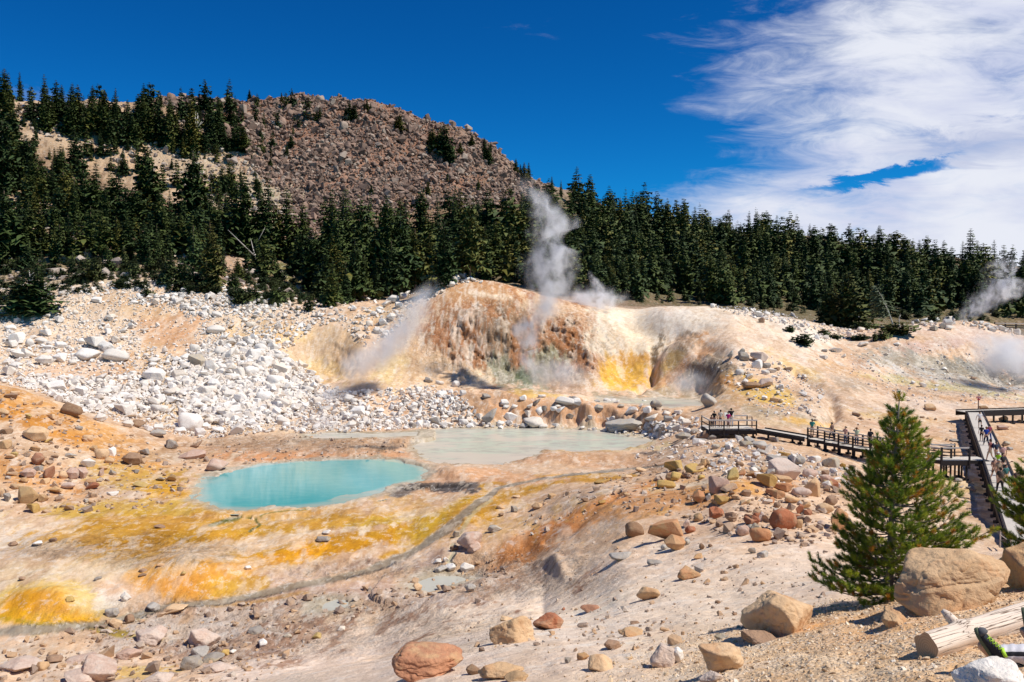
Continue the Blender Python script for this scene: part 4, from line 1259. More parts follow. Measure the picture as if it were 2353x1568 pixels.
HERO += [
 (z5(845,830,180,110),'pink_rock',(360,0.7,9),'pink and cream angular boulder in the bottom left gully'),
 (z5(1160,838,190,130),'pink_rock',(361,0.25,9),'rounded pinkish boulder, largest in the gully of the lower left'),
 (z5(1010,665,150,60),'tan_rock',(362,0.4,9),'cream stone lying in the stream at the lower left'),
 (z5(877,665,84,50),'grey_rock',(363,0.7,9),'grey angular stone left of the cream stream stone'),
 (z5(738,736,60,54),'brown_rock',(364,0.3,9),'round red brown stone beside the lower stream'),
 (z5(665,756,76,50),'tan_rock',(365,0.4,9),'tan stone beside the round red brown one'),
 (z5(640,700,80,60),'grey_rock',(366,0.7,9),'olive grey stone between the sulphur cone and the stream'),
 (z5(715,612,60,54),'white_rock',(367,0.7,9),'white block between the yellow cone and the orange one'),
 (z5(315,962,94,54),'brown_rock',(368,0.3,9),'brown oval stone at the bottom left'),
 (z5(560,1020,240,150),'pink_rock',(369,0.6,8),'big pale pink slab leaning at the bottom left'),
 (z5(440,1070,200,90),'pink_rock',(370,0.6,8),'pink slab in front of the big pale leaning slab'),
 (z5(110,990,260,100),'pink_rock',(371,0.5,8),'broad flat pink slab in the bottom left corner'),
 (z5(470,955,170,60),'pink_rock',(372,0.6,8),'thin red pink slab behind the big leaning slab'),
 (z5(245,1000,70,60),'tan_rock',(373,0.6,8),'small tan stone between two pink slabs'),
 (z5(730,930,140,70),'pink_rock',(374,0.6,8),'low pink block under the pink and cream boulder'),
 (z5(1140,918,110,56),'grey_rock',(375,0.6,8),'olive grey rock under the round pinkish boulder'),
 (z5(1110,985,120,90),'grey_rock',(376,0.6,8),'creamy grey boulder at the toe of the grey slope'),
 (z5(1215,960,120,60),'grey_rock',(377,0.6,8),'grey rounded rock right of the creamy grey boulder'),
 (z5(1290,928,54,44),'yellow_rock',(378,0.3,8),'small honey coloured stone by the grey slope edge'),
 (z5(1340,920,44,26),'white_rock',(379,0.3,8),'small pale stone right of the honey coloured stone'),
 (z5(1513,872,60,44),'white_rock',(380,0.4,8),'cream stone on the edge of the grey slope'),
 (z5(1460,796,100,44),'grey_rock',(381,0.6,8),'grey stone in the eroded ground above the slope edge'),
 (z5(1825,830,56,36),'yellow_rock',(382,0.3,8),'tiny honey stone on the gravelly slope'),
 (z5(1960,786,50,30),'white_rock',(383,0.3,8),'small pale stone high on the gravelly slope'),
 (z5(1653,828,50,26),'grey_rock',(384,0.6,8),'dark grey stone at the top of the slope edge'),
 (z5(910,1062,180,70),'pink_rock',(385,0.6,8),'low pink block on the bottom edge'),
 (z5(1240,1010,180,60),'pink_rock',(386,0.5,8),'smooth tan outcrop under the grey slope edge'),
 (z5(400,618,52,30),'yellow_rock',(387,0.3,8),'olive stone on top of the sulphur cone'),
 (z5(125,504,44,26),'brown_rock',(388,0.3,8),'dark stone on the pale flat above the sulphur cone'),
 (z5(563,500,44,20),'grey_rock',(389,0.3,8),'dark flat pebble between the two cones'),
 (z5(915,425,46,24),'tan_rock',(390,0.3,8),'tan pebble on the top of the orange cone'),
 (z5(1055,470,36,24),'yellow_rock',(391,0.3,8),'ochre pebble on the face of the orange cone'),
 (z5(912,204,56,22),'brown_rock',(392,0.3,8),'brown pebble on the yellow flat before the pool'),
 (z5(1855,272,84,34),'grey_rock',(393,0.7,8),'dark grey block standing in the yellow flat'),
 (z5(1875,236,60,24),'white_rock',(394,0.7,8),'white salt block behind the dark grey block'),
 (z5(75,302,56,30),'brown_rock',(395,0.4,8),'brown stone in the white patch at the left edge'),
 (z5(210,298,80,32),'white_rock',(396,0.4,8),'pale stone in the white patch'),
 (z5(300,280,44,28),'brown_rock',(397,0.4,8),'brown stone right of the pale stone in the white patch'),
 (z5(820,450,60,22),'brown_rock',(398,0.4,8),'small brown stone at the left shoulder of the orange cone'),
 (z5(822,480,50,18),'brown_rock',(399,0.4,8),'lowest brown stone at the left shoulder of the orange cone'),
 (z5(1425,440,44,28),'white_rock',(400,0.4,8),'pale stone in the violet grey flat'),
]
for (b, mt, hr, lb) in HERO:
    if mt is None: continue
    stone(*b, mt, hero=hr, label=lb, zone='hero', group='single stones near the camera' if b[1] > 1300 else 'single stones on the flats', sink=0.2)

# great boulders round the pine ---------------------------------------------
def big_boulder(u, vb, d, w, dep, h, mat, seed, ang, label, rz=0, tilt=(0, 0), crack=True, planes=9):
    p = P(u, vb, d)
    gz = float(grid_z(p.x, p.y))
    m = pxm(d)
    W_, H_ = w * m, h * m
    vv, ff = rock_verts(seed, 6, ang, 0.16, 0.85, planes, 0.03)
    vv = vv / np.ptp(vv, axis=0)[None]
    if crack:
        # one long parting along the bedding
        s = vv[:, 2] - 0.18 * vv[:, 0] + 0.07 * np.sin(vv[:, 0] * 6) - 0.06
        vv *= (1 - 0.05 * np.exp(-(s / 0.012) ** 2) * sstep(-vv[:, 1], -0.1, 0.1) * sstep(vv[:, 0], -0.38, -0.2))[:, None]
        vv[:, 1] -= 0.05 * sstep(-s, 0, 0.02) * sstep(-vv[:, 1], 0.0, 0.2)
    vv[:, 2] -= vv[:, 2].min()
    me = mesh_np('boulder', vv, ff, True, M[mat])
    o = link(bpy.data.objects.new('boulder', me))
    o.scale = (W_, dep, H_ * 1.25)
    o.location = (p.x, p.y, gz - H_ * 0.25)
    o.rotation_euler = (tilt[0], tilt[1], rz)
    tag(o, label, 'boulder', 'great boulders round the pine')
    return o
big_boulder(2185,1438,8.4,282,0.95,126,'tan_rock',501,0.15,'huge cracked ochre boulder right of the pine',rz=0.1,tilt=(0.0,-0.2))
big_boulder(2385,1420,8.8,150,0.8,115,'tan_rock',503,0.2,'ochre boulder cut by the right edge beside the huge cracked one',rz=0.2,crack=False)
big_boulder(1795,1492,9.3,165,0.8,106,'tan_rock',505,0.35,'ochre boulder half in the pine shade, left of the tree',rz=-0.3,tilt=(0.1,-0.15),crack=False)
big_boulder(1745,1512,8.9,90,0.4,26,'brown_rock',507,0.6,'dark flat rock under the shaded boulder left of the pine',crack=False)
big_boulder(2052,1456,7.9,56,0.3,34,'tan_rock',509,0.35,'small ochre stone at the foot of the huge cracked boulder',crack=False)
big_boulder(2275,1662,4.9,165,0.35,72,'white_rock',511,0.3,'smooth whitish boulder at the bottom right corner',crack=False)

# the mound's scattered stones -----------------------------------------------
z7 = lambda x, y, w, h: (1543.5 + x / 2.907, 894.1 + y / 2.907, w / 2.907, h / 2.907)
MOUND = [('orange_rock',z6(1720,470,172,112)),('orange_rock',z6(1762,537,112,88)),('brown_rock',z6(1530,460,100,86)),('grey_rock',z6(1695,560,46,32)),
 ('pink_rock',z6(1823,425,52,40)),('red_rock',z6(1850,456,62,40)),('yellow_rock',z6(1715,196,100,52)),('orange_rock',z6(1745,155,100,56)),('yellow_rock',z6(1752,98,96,62)),
 ('yellow_rock',z6(1885,108,112,44)),('orange_rock',z6(1938,80,66,50)),('tan_rock',z6(1486,156,60,32)),('tan_rock',z6(1566,112,60,28)),('brown_rock',z6(1832,146,56,28)),
 ('pink_rock',z7(315,642,145,106)),('orange_rock',z7(180,725,76,86)),('yellow_rock',z7(420,576,92,80)),('pink_rock',z7(762,545,176,122)),('yellow_rock',z7(638,612,122,92)),
 ('orange_rock',z7(748,652,112,62)),('orange_rock',z7(700,697,114,60)),('tan_rock',z7(922,660,126,120)),('pink_rock',z7(862,690,128,70)),('tan_rock',z7(810,742,100,46)),
 ('orange_rock',z7(1040,642,60,52)),('red_rock',z7(1090,640,50,60)),('pink_rock',z7(1035,600,80,50)),('grey_rock',z7(850,482,80,62)),('yellow_rock',z7(760,441,86,40)),('grey_rock',z7(690,468,90,50)),
 ('white_rock',z7(950,465,76,45)),('grey_rock',z7(1060,490,110,62)),('grey_rock',z7(500,372,86,46)),('grey_rock',z7(592,376,100,50)),('grey_rock',z7(555,531,66,40)),('orange_rock',z7(540,572,80,46)),
 ('brown_rock',z7(450,506,52,36)),('pink_rock',z7(915,566,112,62)),('red_rock',z7(727,882,168,150)),('orange_rock',z7(1105,885,165,130)),('tan_rock',z7(1020,802,112,70)),('brown_rock',z7(1068,752,76,66)),
 ('orange_rock',z7(855,906,56,62)),('red_rock',z7(850,806,70,60)),('red_rock',z7(540,882,90,56)),('red_rock',z7(580,860,60,60)),('red_rock',z7(302,832,80,72)),('orange_rock',z7(185,863,56,50)),('brown_rock',z7(400,860,72,62)),
 ('brown_rock',z7(320,905,42,36)),('tan_rock',z7(165,541,120,46)),('orange_rock',z7(230,506,76,60)),('orange_rock',z7(105,579,62,30)),('yellow_rock',z7(30,592,72,60)),('yellow_rock',z7(20,526,82,60)),
 ('grey_rock',z7(332,486,60,32)),('yellow_rock',z7(337,736,110,56)),('orange_rock',z7(300,759,62,36)),('brown_rock',z7(696,776,46,40)),('brown_rock',z7(500,701,62,44)),('grey_rock',z7(240,726,42,44)),
 ('grey_rock',z7(85,316,90,50)),('grey_rock',z7(155,286,56,32)),('grey_rock',z7(277,328,52,28)),('grey_rock',z7(190,346,80,32)),('brown_rock',z7(400,700,40,30)),('grey_rock',z7(545,930,80,56)),
 ('pink_rock',z7(465,945,70,60)),('orange_rock',z7(585,945,60,36)),('red_rock',z7(830,853,62,36)),('tan_rock',z7(900,780,60,50)),('red_rock',z7(910,825,50,40)),('pink_rock',z7(1005,900,44,36)),
 ('grey_rock',z7(660,560,60,50)),('grey_rock',z7(600,420,70,30)),('grey_rock',z7(425,408,60,36)),('grey_rock',z7(300,388,52,32)),('grey_rock',z7(320,436,50,24)),('tan_rock',z7(385,385,66,30)),
 ('yellow_rock',z7(1145,512,34,28)),('white_rock',z7(1025,490,44,34)),('brown_rock',z7(1028,562,50,40)),('tan_rock',z7(740,600,130,50)),('brown_rock',z7(570,460,50,30)),('grey_rock',z7(760,480,70,44)),
 ('red_rock',z6(2205,400,82,58)),('orange_rock',z6(2265,492,112,80)),('grey_rock',z6(2205,446,62,40)),('pink_rock',z6(2160,467,72,58)),('brown_rock',z6(2015,425,42,30)),('grey_rock',z6(2260,596,60,44)),
 ('red_rock',z6(2000,365,66,60)),('brown_rock',z6(2085,386,60,58)),('orange_rock',z6(1900,388,50,48)),('grey_rock',z6(1828,530,40,36)),('brown_rock',z6(1915,553,30,34)),('tan_rock',z6(2110,270,44,28)),
 ('brown_rock',z6(2168,247,56,40)),('tan_rock',z6(2155,300,40,30)),('orange_rock',z6(2190,297,44,26)),('grey_rock',z6(2205,580,40,34)),('tan_rock',z6(1905,607,60,28)),('brown_rock',z6(1960,548,24,20)),
 ('pink_rock',z6(2250,385,44,56)),('grey_rock',z7(1250,600,80,44)),('orange_rock',z7(660,745,50,40)),('tan_rock',z7(620,540,50,36)),('orange_rock',z7(480,560,60,40)),('yellow_rock',z7(200,590,50,30)),
 ('grey_rock',z7(520,350,60,50)),('brown_rock',z7(600,400,60,40)),('grey_rock',z7(680,340,60,36)),('grey_rock',z7(30,258,50,20)),('grey_rock',z7(130,250,30,22)),('tan_rock',z7(430,408,60,34)),
]
for mt, b in MOUND:
    stone(b[0], b[1], b[2] * 1.1, b[3] * 1.1, mt, zone='mound', sink=0.15, lib=rng.randrange(14))
# left orange bank
z4 = lambda x, y, w, h: (x / 2.976, 752.9 + y / 2.976, w / 2.976, h / 2.976)
BANK = [('tan_rock',z4(240,735,162,110)),('orange_rock',z4(182,1142,132,122)),('yellow_rock',z4(205,1240,92,70)),('orange_rock',z4(292,1166,92,60)),('red_rock',z4(345,1002,86,94)),('pink_rock',z4(190,1000,104,70)),
 ('red_rock',z4(250,906,80,90)),('pink_rock',z4(490,1002,92,80)),('pink_rock',z4(562,1000,70,80)),('red_rock',z4(625,1086,90,60)),('tan_rock',z4(700,872,92,80)),('brown_rock',z4(902,902,130,90)),
 ('brown_rock',z4(490,566,130,100)),('pink_rock',z4(1320,872,182,70)),('pink_rock',z4(1465,946,142,92)),('grey_rock',z4(1170,802,112,70)),('brown_rock',z4(1355,804,72,46)),('grey_rock',z4(985,856,62,46)),
 ('orange_rock',z4(30,802,82,60)),('tan_rock',z4(60,882,62,40)),('yellow_rock',z4(190,611,42,34)),('tan_rock',z4(345,616,46,38)),('tan_rock',z4(100,446,62,28)),('tan_rock',z4(270,521,62,40)),
 ('brown_rock',z4(35,711,80,40)),('yellow_rock',z4(332,776,70,38)),('orange_rock',z4(236,831,70,38)),('orange_rock',z4(1165,1031,70,60)),('white_rock',z4(600,931,100,60)),('tan_rock',z4(360,1111,100,50)),
 ('pink_rock',z4(460,1082,110,50)),('tan_rock',z4(20,580,70,50)),('brown_rock',z4(75,470,90,40)),('brown_rock',z4(930,660,100,56)),('grey_rock',z4(1070,722,130,50)),('white_rock',z4(755,850,70,60)),
 ('tan_rock',z4(430,1010,60,60)),('yellow_rock',z4(100,870,50,36)),('grey_rock',z4(255,960,60,36)),('brown_rock',z4(388,818,34,24)),('brown_rock',z4(455,832,34,24)),('grey_rock',z4(580,1186,40,26)),
 ('tan_rock',z4(750,910,60,50)),('orange_rock',z4(620,1050,70,40)),('tan_rock',z4(700,960,60,30)),('grey_rock',z4(480,876,80,36)),('pink_rock',z4(700,1000,40,60)),('tan_rock',z4(305,1048,60,40)),
 ('orange_rock',z4(165,1045,60,36)),('tan_rock',z4(110,1090,80,44)),('brown_rock',z4(400,1175,40,34)),('yellow_rock',z4(960,1075,100,40)),('grey_rock',z4(1090,1035,60,30)),('grey_rock',z4(770,990,50,36)),
 ('tan_rock',z4(0,1130,50,60)),('grey_rock',z4(45,1165,50,60)),('grey_rock',z4(930,985,60,30)),('white_rock',z4(765,1130,80,30)),('tan_rock',z4(600,760,70,50)),('orange_rock',z4(640,830,50,36)),('grey_rock',z4(540,690,50,30))]
for mt, b in BANK:
    stone(*b, mt, zone='bank', sink=0.15)
# pale stones: talus apron, front ridge, crests ------------------------------
z3 = lambda x, y, w, h: (1543.5 + x / 2.5636, 329.4 + y / 2.5636, w / 2.5636, h / 2.5636)
zc = lambda x, y, w, h: (941.2 + x / 3.125, 658.8 + y / 3.125, w / 3.125, h / 3.125)
TAL = [z4(1050,332,162,104),z4(620,112,152,82),z4(580,192,152,90),z4(790,196,162,92),z4(1500,172,82,80),z4(1590,190,82,90),z4(1480,18,122,60),z4(1912,292,112,80),z4(1440,272,92,80),
 z4(1700,302,112,70),z4(1940,522,162,80),z4(1530,442,62,80),z4(1180,442,130,60),z4(1170,497,122,52),z4(1520,602,132,56),z4(130,182,132,62),z4(820,562,132,70),z4(385,402,132,70),z4(1225,332,110,70),
 z4(1402,432,130,70),z4(1290,662,172,136),z4(1610,702,92,82),z4(1330,150,70,60),z4(1730,190,100,70),z4(1780,150,80,60),z4(1810,240,90,70),z4(1560,290,80,70),z4(1590,340,100,50),z4(1880,370,120,80),
 z4(1810,480,120,80),z4(1640,490,90,70),z4(1570,460,90,60),z4(1460,390,90,80),z4(1330,520,100,70),z4(1080,560,110,60),z4(710,440,110,50),z4(900,440,80,36),z4(870,520,80,36),z4(960,560,70,36),
 z4(1650,400,60,50),z4(1860,420,60,60),z4(2100,430,80,50),z4(1935,640,90,60),z4(2150,630,80,60),z4(1650,640,60,40),z4(300,230,110,70),z4(100,262,80,50),z4(410,120,90,40),z4(860,18,70,40),z4(300,42,80,50),
 z4(510,380,90,60),z4(60,120,90,50),z4(190,110,60,60),z4(2080,260,60,30),z4(2130,310,80,40),z4(1960,230,70,50),z4(1900,190,60,50),z4(1680,90,60,50),z4(1740,70,70,50),z4(1850,105,70,46),z4(1570,105,80,50),z4(1550,60,70,40),
 z4(690,620,80,60),z4(870,660,80,50),z4(800,480,80,40),z4(590,530,100,50),z4(600,390,80,40),z4(1050,226,80,40),z4(1270,210,80,50),z4(1170,570,80,50),z4(1010,690,70,40),z4(1400,680,70,50),z4(1490,700,90,40)]
TAL = [b for b in TAL]
for b in TAL:
    mt = 'grey_rock' if (1330 < b[0] * 2.976 < 1350 and b[1] < 850) else 'white_rock'
    stone(*b, mt, zone='talus', sink=0.12)
stone(*z4(1342,236,122,92), 'grey_rock', zone='talus', label='sharp grey boulder standing out among the white ones')
RIDGE = [zc(590,940,112,112),zc(725,930,110,82),zc(890,962,162,84),zc(930,897,62,60),zc(920,836,50,50),zc(685,836,62,42),zc(1130,826,150,62),zc(955,790,62,26),zc(1355,896,72,50),zc(1595,902,92,62),
 zc(1700,886,72,50),zc(1765,942,102,56),zc(1760,852,92,60),zc(1420,822,56,32),zc(1090,902,62,50),zc(1040,886,52,36),zc(1150,927,52,36),zc(1780,1022,62,60),zc(330,702,62,50),zc(215,691,62,30),
 zc(135,671,62,36),zc(60,742,52,40),zc(380,766,52,40),zc(810,806,62,36),zc(1960,1076,92,44),zc(2190,1150,60,36),zc(2290,1152,60,42),zc(870,860,50,36),zc(970,880,40,40),zc(690,865,50,30),zc(750,862,50,30),
 zc(1460,822,60,36),zc(1600,832,40,24),zc(1850,850,40,20),zc(1840,910,60,36),zc(1930,900,60,36),zc(1520,858,50,30),zc(1670,860,40,28),zc(650,985,60,40),zc(490,940,60,50),zc(180,970,80,60),zc(120,985,60,50),
 zc(390,970,70,50),zc(470,990,50,30),zc(820,1000,70,40),zc(960,1000,70,40),zc(1050,1000,50,30),zc(1070,860,50,20),zc(1350,822,40,20),zc(1500,828,50,26),zc(1690,830,50,26),zc(1750,832,50,24),zc(550,790,60,36),
 zc(410,870,50,36),zc(840,920,50,50),zc(1210,830,60,50),zc(1180,810,70,36),zc(1300,930,40,30),zc(1440,935,60,36),zc(1460,950,50,30),zc(1860,950,80,40),zc(1990,980,70,50),zc(1900,1012,50,26),zc(2050,1045,60,30),
 zc(1500,1055,40,18),zc(1910,930,50,30),zc(30,860,60,50),zc(60,930,70,40),zc(20,1000,60,40),zc(250,940,60,30),zc(280,990,60,30),zc(330,950,50,30)]
for i, b in enumerate(RIDGE):
    stone(*b, 'white_rock' if i % 4 else 'grey_rock', zone='ridge', sink=0.15)
stone(*zc(1550,985,290,92), 'grey_rock', zone='ridge', hero=(601,0.4,9), label='long grey brown outcrop at the right end of the milky pond')
stone(*z7(215,310,90,60), 'brown_rock', zone='ridge', hero=(603,0.8,9), label='dark jagged rock touching the left end of the platform')
stone(*z7(262,80,110,90), 'grey_rock', zone='ridge', hero=(604,0.9,9), label='dark grey jagged rock right of the steaming pool')
DOME = [(z3(360,1247,42,52),'grey_rock'),(z3(400,1242,62,62),'grey_rock'),(z3(427,1262,60,52),'grey_rock'),(z3(517,1267,102,62),'pink_rock'),(z3(500,1302,72,50),'white_rock'),(z3(560,1312,52,32),'grey_rock'),
 (z3(405,1352,52,42),'white_rock'),(z3(460,1377,46,36),'white_rock'),(z3(690,1330,52,22),'brown_rock'),(z3(552,1417,92,62),'pink_rock'),(z3(480,1427,104,42),'brown_rock'),(z3(610,1512,56,32),'tan_rock'),
 (z3(470,1506,42,16),'brown_rock'),(z3(590,1340,60,26),'white_rock'),(z3(555,1350,50,28),'white_rock'),(z3(620,1330,40,20),'brown_rock'),(z3(970,1220,70,30),'white_rock'),(z3(905,1225,40,20),'grey_rock'),
 (z3(1025,1255,40,26),'white_rock'),(z3(900,1262,46,24),'white_rock'),(z3(1330,1185,36,18),'white_rock'),(z3(1130,1185,60,30),'white_rock'),(z3(525,1045,46,30),'brown_rock'),(z3(515,1013,50,36),'white_rock'),
 (z3(560,1010,40,30),'white_rock'),(z3(245,965,30,26),'white_rock'),(z3(1630,1062,60,40),'white_rock'),(z3(1635,1088,50,30),'white_rock'),(z3(1590,1080,50,30),'grey_rock'),(z3(1550,1095,46,30),'grey_rock'),
 (z3(1640,1035,60,30),'white_rock'),(z3(1855,1070,40,20),'white_rock'),(z3(1940,1095,56,30),'white_rock'),(z3(2035,1115,46,40),'white_rock'),(z3(1995,1105,30,26),'white_rock'),(z3(1115,1100,50,30),'white_rock'),
 (z3(1780,1390,40,16),'brown_rock'),(z3(1960,1450,40,20),'white_rock'),(z3(1440,1050,40,20),'white_rock'),(z3(1095,1035,26,30),'white_rock'),(z3(1500,1040,40,20),'white_rock'),(z3(1560,1040,40,24),'white_rock')]
for b, mt in DOME:
    stone(*b, mt, zone='dome', sink=0.12)
WALK = [(z7(700,72,64,34),'tan_rock'),(z7(535,66,40,18),'grey_rock'),(z7(1735,126,72,44),'tan_rock'),(z7(2090,128,58,32),'tan_rock'),(z7(2213,202,62,42),'tan_rock'),(z7(2215,263,62,34),'pink_rock'),
        (z7(2240,366,52,32),'grey_rock'),(z7(2256,402,42,26),'grey_rock'),(z7(2330,216,42,22),'tan_rock'),(z7(1895,345,60,20),'grey_rock'),(z7(1915,610,60,30),'grey_rock'),(z7(2000,662,60,26),'grey_rock'),(z7(1875,283,40,14),'grey_rock'),
        (z7(1545,130,40,20),'tan_rock')]
for b, mt in WALK:
    stone(*b, mt, zone='walk', sink=0.15)
# dome-top outcrop
CREST = [(1012,640,22,16),(1030,636,24,14),(1046,642,26,16),(1062,637,20,12),(1020,652,22,14),(1040,655,20,12),(1075,645,18,10),(1000,650,16,12),(1052,632,18,10),(1088,646,12,7),(1108,650,12,7),(1035,646,16,10),
         (905,690,28,18),(925,682,22,16),(938,676,20,12),(890,700,20,14),(872,712,18,12),(915,702,16,12),(900,730,22,18),(860,722,16,12),(880,740,20,14),(850,745,18,14),(866,760,20,14),(885,765,16,12)]
for (u, v, w, h) in CREST:
    stone(u, v, w, h, 'white_rock', zone='crest', sink=0.1)

# random medium white boulders to fill the apron ------------------------------
TAL_POLY = [(0,700),(60,690),(150,668),(270,655),(400,662),(470,680),(540,670),(600,690),(700,712),(760,745),(700,745),(640,760),(620,790),(700,850),(740,880),(800,920),(870,950),(1000,985),(860,985),(700,990),(560,1000),(470,1010),(400,1000),(320,985),(200,950),(100,905),(0,880)]
def tal_density(u, v):
    """how crowded the pale boulders lie"""
    base = 0.55 * np.ones_like(u)
    a = 1 - sstep(np.hypot((u - 560) / 230, (v - 880) / 130), 0.6, 1.1)
    b = 1 - sstep(np.hypot((u - 200) / 260, (v - 900) / 70), 0.6, 1.1)
    c = 1 - sstep(np.hypot((u - 470) / 260, (v - 700) / 40), 0.6, 1.1)
    base = np.maximum(base, np.maximum(a, np.maximum(0.8 * b, 0.8 * c)))
    bare = 1 - sstep(np.hypot((u - 390) / 75, (v - 770) / 60), 0.6, 1.1)
    bare2 = 1 - sstep(np.hypot((u - 330) / 90, (v - 720) / 26), 0.5, 1.1)
    bare3 = 1 - sstep(np.hypot((u - 200) / 150, (v - 855) / 14), 0.5, 1.2)
    return base * (1 - 0.85 * bare) * (1 - 0.7 * bare2) * (1 - 0.5 * bare3)
rs = np.random.RandomState(5)
def scatter_px(poly, n, dens=None):
    pl = np.array(poly, float)
    lo, hi = pl.min(0), pl.max(0)
    out = []
    while len(out) < n:
        u = rs.uniform(lo[0], hi[0], n * 3); v = rs.uniform(lo[1], hi[1], n * 3)
        ok = in_poly(u, v, poly)
        if dens is not None:
            ok &= rs.rand(n * 3) < dens(u, v)
        out += list(zip(u[ok], v[ok]))
    return np.array(out[:n])
pts = scatter_px(TAL_POLY, 95, tal_density)
hp = hit(pts[:, 0], pts[:, 1], 60)
for (u, v), p in zip(pts, hp):
    w = rng.uniform(17, 34) * (0.75 if v < 760 else 1.0)
    stone(u, v, w, w * rng.uniform(0.5, 0.8), 'white_rock', zone='talus', sink=0.1, pos=p)

# ---- rubble that nobody could count: one mesh each
def rubble(name, pos, size, mat, label, variants=8, sub=2, seed=3, ang=0.9, flat=(0.5, 0.9), sink=0.15, cat='rubble', smooth=False, tilt=0.35):
    r_ = np.random.RandomState(seed)
    vs = [hull_verts(900 + seed * 10 + i, 11 + i % 5, 0.85) for i in range(variants)]
    vs = [(v / np.ptp(v, axis=0).max(), f) for v, f in vs]
    n = len(pos)
    allv, allf, rn = [], [], []
    base = 0
    kk = r_.randint(0, variants, n)
    for k in range(variants):
        idx = np.where(kk == k)[0]
        if not len(idx): continue
        v, f = vs[k]
        m = len(idx)
        a = r_.rand(m) * 2 * math.pi
        tl = r_.normal(size=(m, 2)) * tilt
        sc_ = np.stack([size[idx] * r_.uniform(0.7, 1.15, m), size[idx] * r_.uniform(0.6, 1.0, m), size[idx] * r_.uniform(flat[0], flat[1], m)], 1)
        q = v[None] * sc_[:, None, :]
        # tilt about x and y (small angle), then spin about z
        qx, qy, qz = q[..., 0], q[..., 1], q[..., 2]
        cy_, sy_ = np.cos(tl[:, :1]), np.sin(tl[:, :1])
        qx, qz = qx * cy_ + qz * sy_, -qx * sy_ + qz * cy_
        cx_, sx_ = np.cos(tl[:, 1:]), np.sin(tl[:, 1:])
        qy, qz = qy * cx_ - qz * sx_, qy * sx_ + qz * cx_
        ca_, sa_ = np.cos(a)[:, None], np.sin(a)[:, None]
        wx = qx * ca_ - qy * sa_ + pos[idx, 0][:, None]
        wy = qx * sa_ + qy * ca_ + pos[idx, 1][:, None]
        wz = qz + (pos[idx, 2] + sc_[:, 2] * (0.5 - sink))[:, None]
        V = np.stack([wx, wy, wz], -1).reshape(-1, 3)
        F = (f[None] + (np.arange(m) * len(v))[:, None, None]).reshape(-1, 3) + base
        allv.append(V); allf.append(F)
        rn.append(np.repeat(r_.rand(m), len(v)))
        base += len(V)
    me = mesh_np(name, np.concatenate(allv), np.concatenate(allf), smooth, M[mat])
    at = me.attributes.new('rnd', 'FLOAT', 'POINT')
    at.data.foreach_set('value', np.concatenate(rn).astype(np.float32))
    o = link(bpy.data.objects.new(name, me))
    return tag(o, label, cat, kind='stuff')

n = 15000
pts = scatter_px(TAL_POLY, n, tal_density)
p = hit(pts[:, 0], pts[:, 1], 60)
dn_ = tal_density(pts[:, 0], pts[:, 1])
sz = np.clip(np.exp(rs.normal(-0.75, 0.48, n)) * (0.65 + 0.8 * np.clip((dn_ - 0.55) / 0.45, 0, 1)), 0.12, 1.6)
rubble('white_rubble', p, sz, 'white_rubble', 'broken white stones covering the apron left of the mound', seed=3, sink=0.2)
# small pale stones over the ridge, crest lines and right-hand slopes
areas = [([(640,985),(900,960),(960,880),(1060,900),(1100,960),(1250,985),(1420,985),(1600,960),(1640,990),(1500,1010),(1300,984),(1000,984),(700,1000)],1100,0.38),
         ([(1640,700),(1780,715),(1900,745),(2100,735),(2180,728),(2330,760),(2340,775),(2200,745),(2120,752),(1980,770),(1900,790),(1800,745),(1640,712)],900,0.45),
         ([(780,740),(860,700),(960,668),(1020,632),(1110,645),(1040,665),(960,700),(900,780),(840,800),(800,770)],420,0.42),
         ([(690,870),(800,900),(960,890),(1080,920),(1000,985),(700,992)],1100,0.5),
         ([(600,790),(650,740),(760,745),(700,770),(640,830),(700,880),(640,880)],260,0.5),
         ([(1640,830),(1760,815),(1830,850),(1900,900),(1880,950),(1760,960),(1680,900)],420,0.28),
         ([(1850,820),(2100,790),(2300,800),(2353,880),(2353,930),(2100,930),(1950,870)],620,0.22),
         ([(1600,985),(1640,1010),(1760,1020),(1990,1090),(1960,1130),(1700,1100),(1560,1060),(1450,1060),(1520,1000)],700,0.22),
         ([(600,690),(760,745),(830,720),(900,690),(760,690),(640,650),(500,640),(0,655),(0,700),(400,660)],900,0.45)]
PP, SZ = [], []
for poly, n, s0 in areas:
    q = scatter_px(poly, n)
    pp = hit(q[:, 0], q[:, 1], 20)
    ok = pp[:, 1] < 200
    PP.append(pp[ok]); SZ.append(np.clip(s0 * np.exp(rs.normal(0, 0.55, ok.sum())), 0.06, 1.4))
rubble('pale_rubble', np.concatenate(PP), np.concatenate(SZ), 'white_rubble', 'small pale stones strewn over the ridges and slopes', seed=5, sink=0.2)
# coloured small stones on mound, bank, gully
areas = [([(1380,1110),(1550,1060),(1700,1040),(1950,1120),(1940,1230),(1850,1260),(1700,1240),(1560,1190),(1450,1180)],900,0.16,'m'),
         ([(1250,1250),(1600,1190),(1900,1250),(1900,1400),(1500,1500),(1100,1500),(1000,1420)],900,0.055,'m'),
         ([(0,900),(330,1010),(440,1100),(400,1160),(200,1180),(0,1190)],600,0.24,'b'),
         ([(0,1480),(300,1420),(700,1370),(1000,1320),(1250,1260),(1180,1330),(780,1430),(600,1568),(0,1568)],800,0.17,'g'),
         ([(400,1000),(700,1000),(960,1010),(960,1040),(500,1075),(420,1100)],350,0.20,'g'),
         ([(1400,1080),(1520,1060),(1400,1180),(1250,1230),(1150,1240),(1250,1150)],200,0.12,'g'),
         ([(1850,950),(2200,950),(2353,990),(2353,1100),(2200,1200),(1900,1100)],260,0.22,'g')]
PP, SZ = [], []
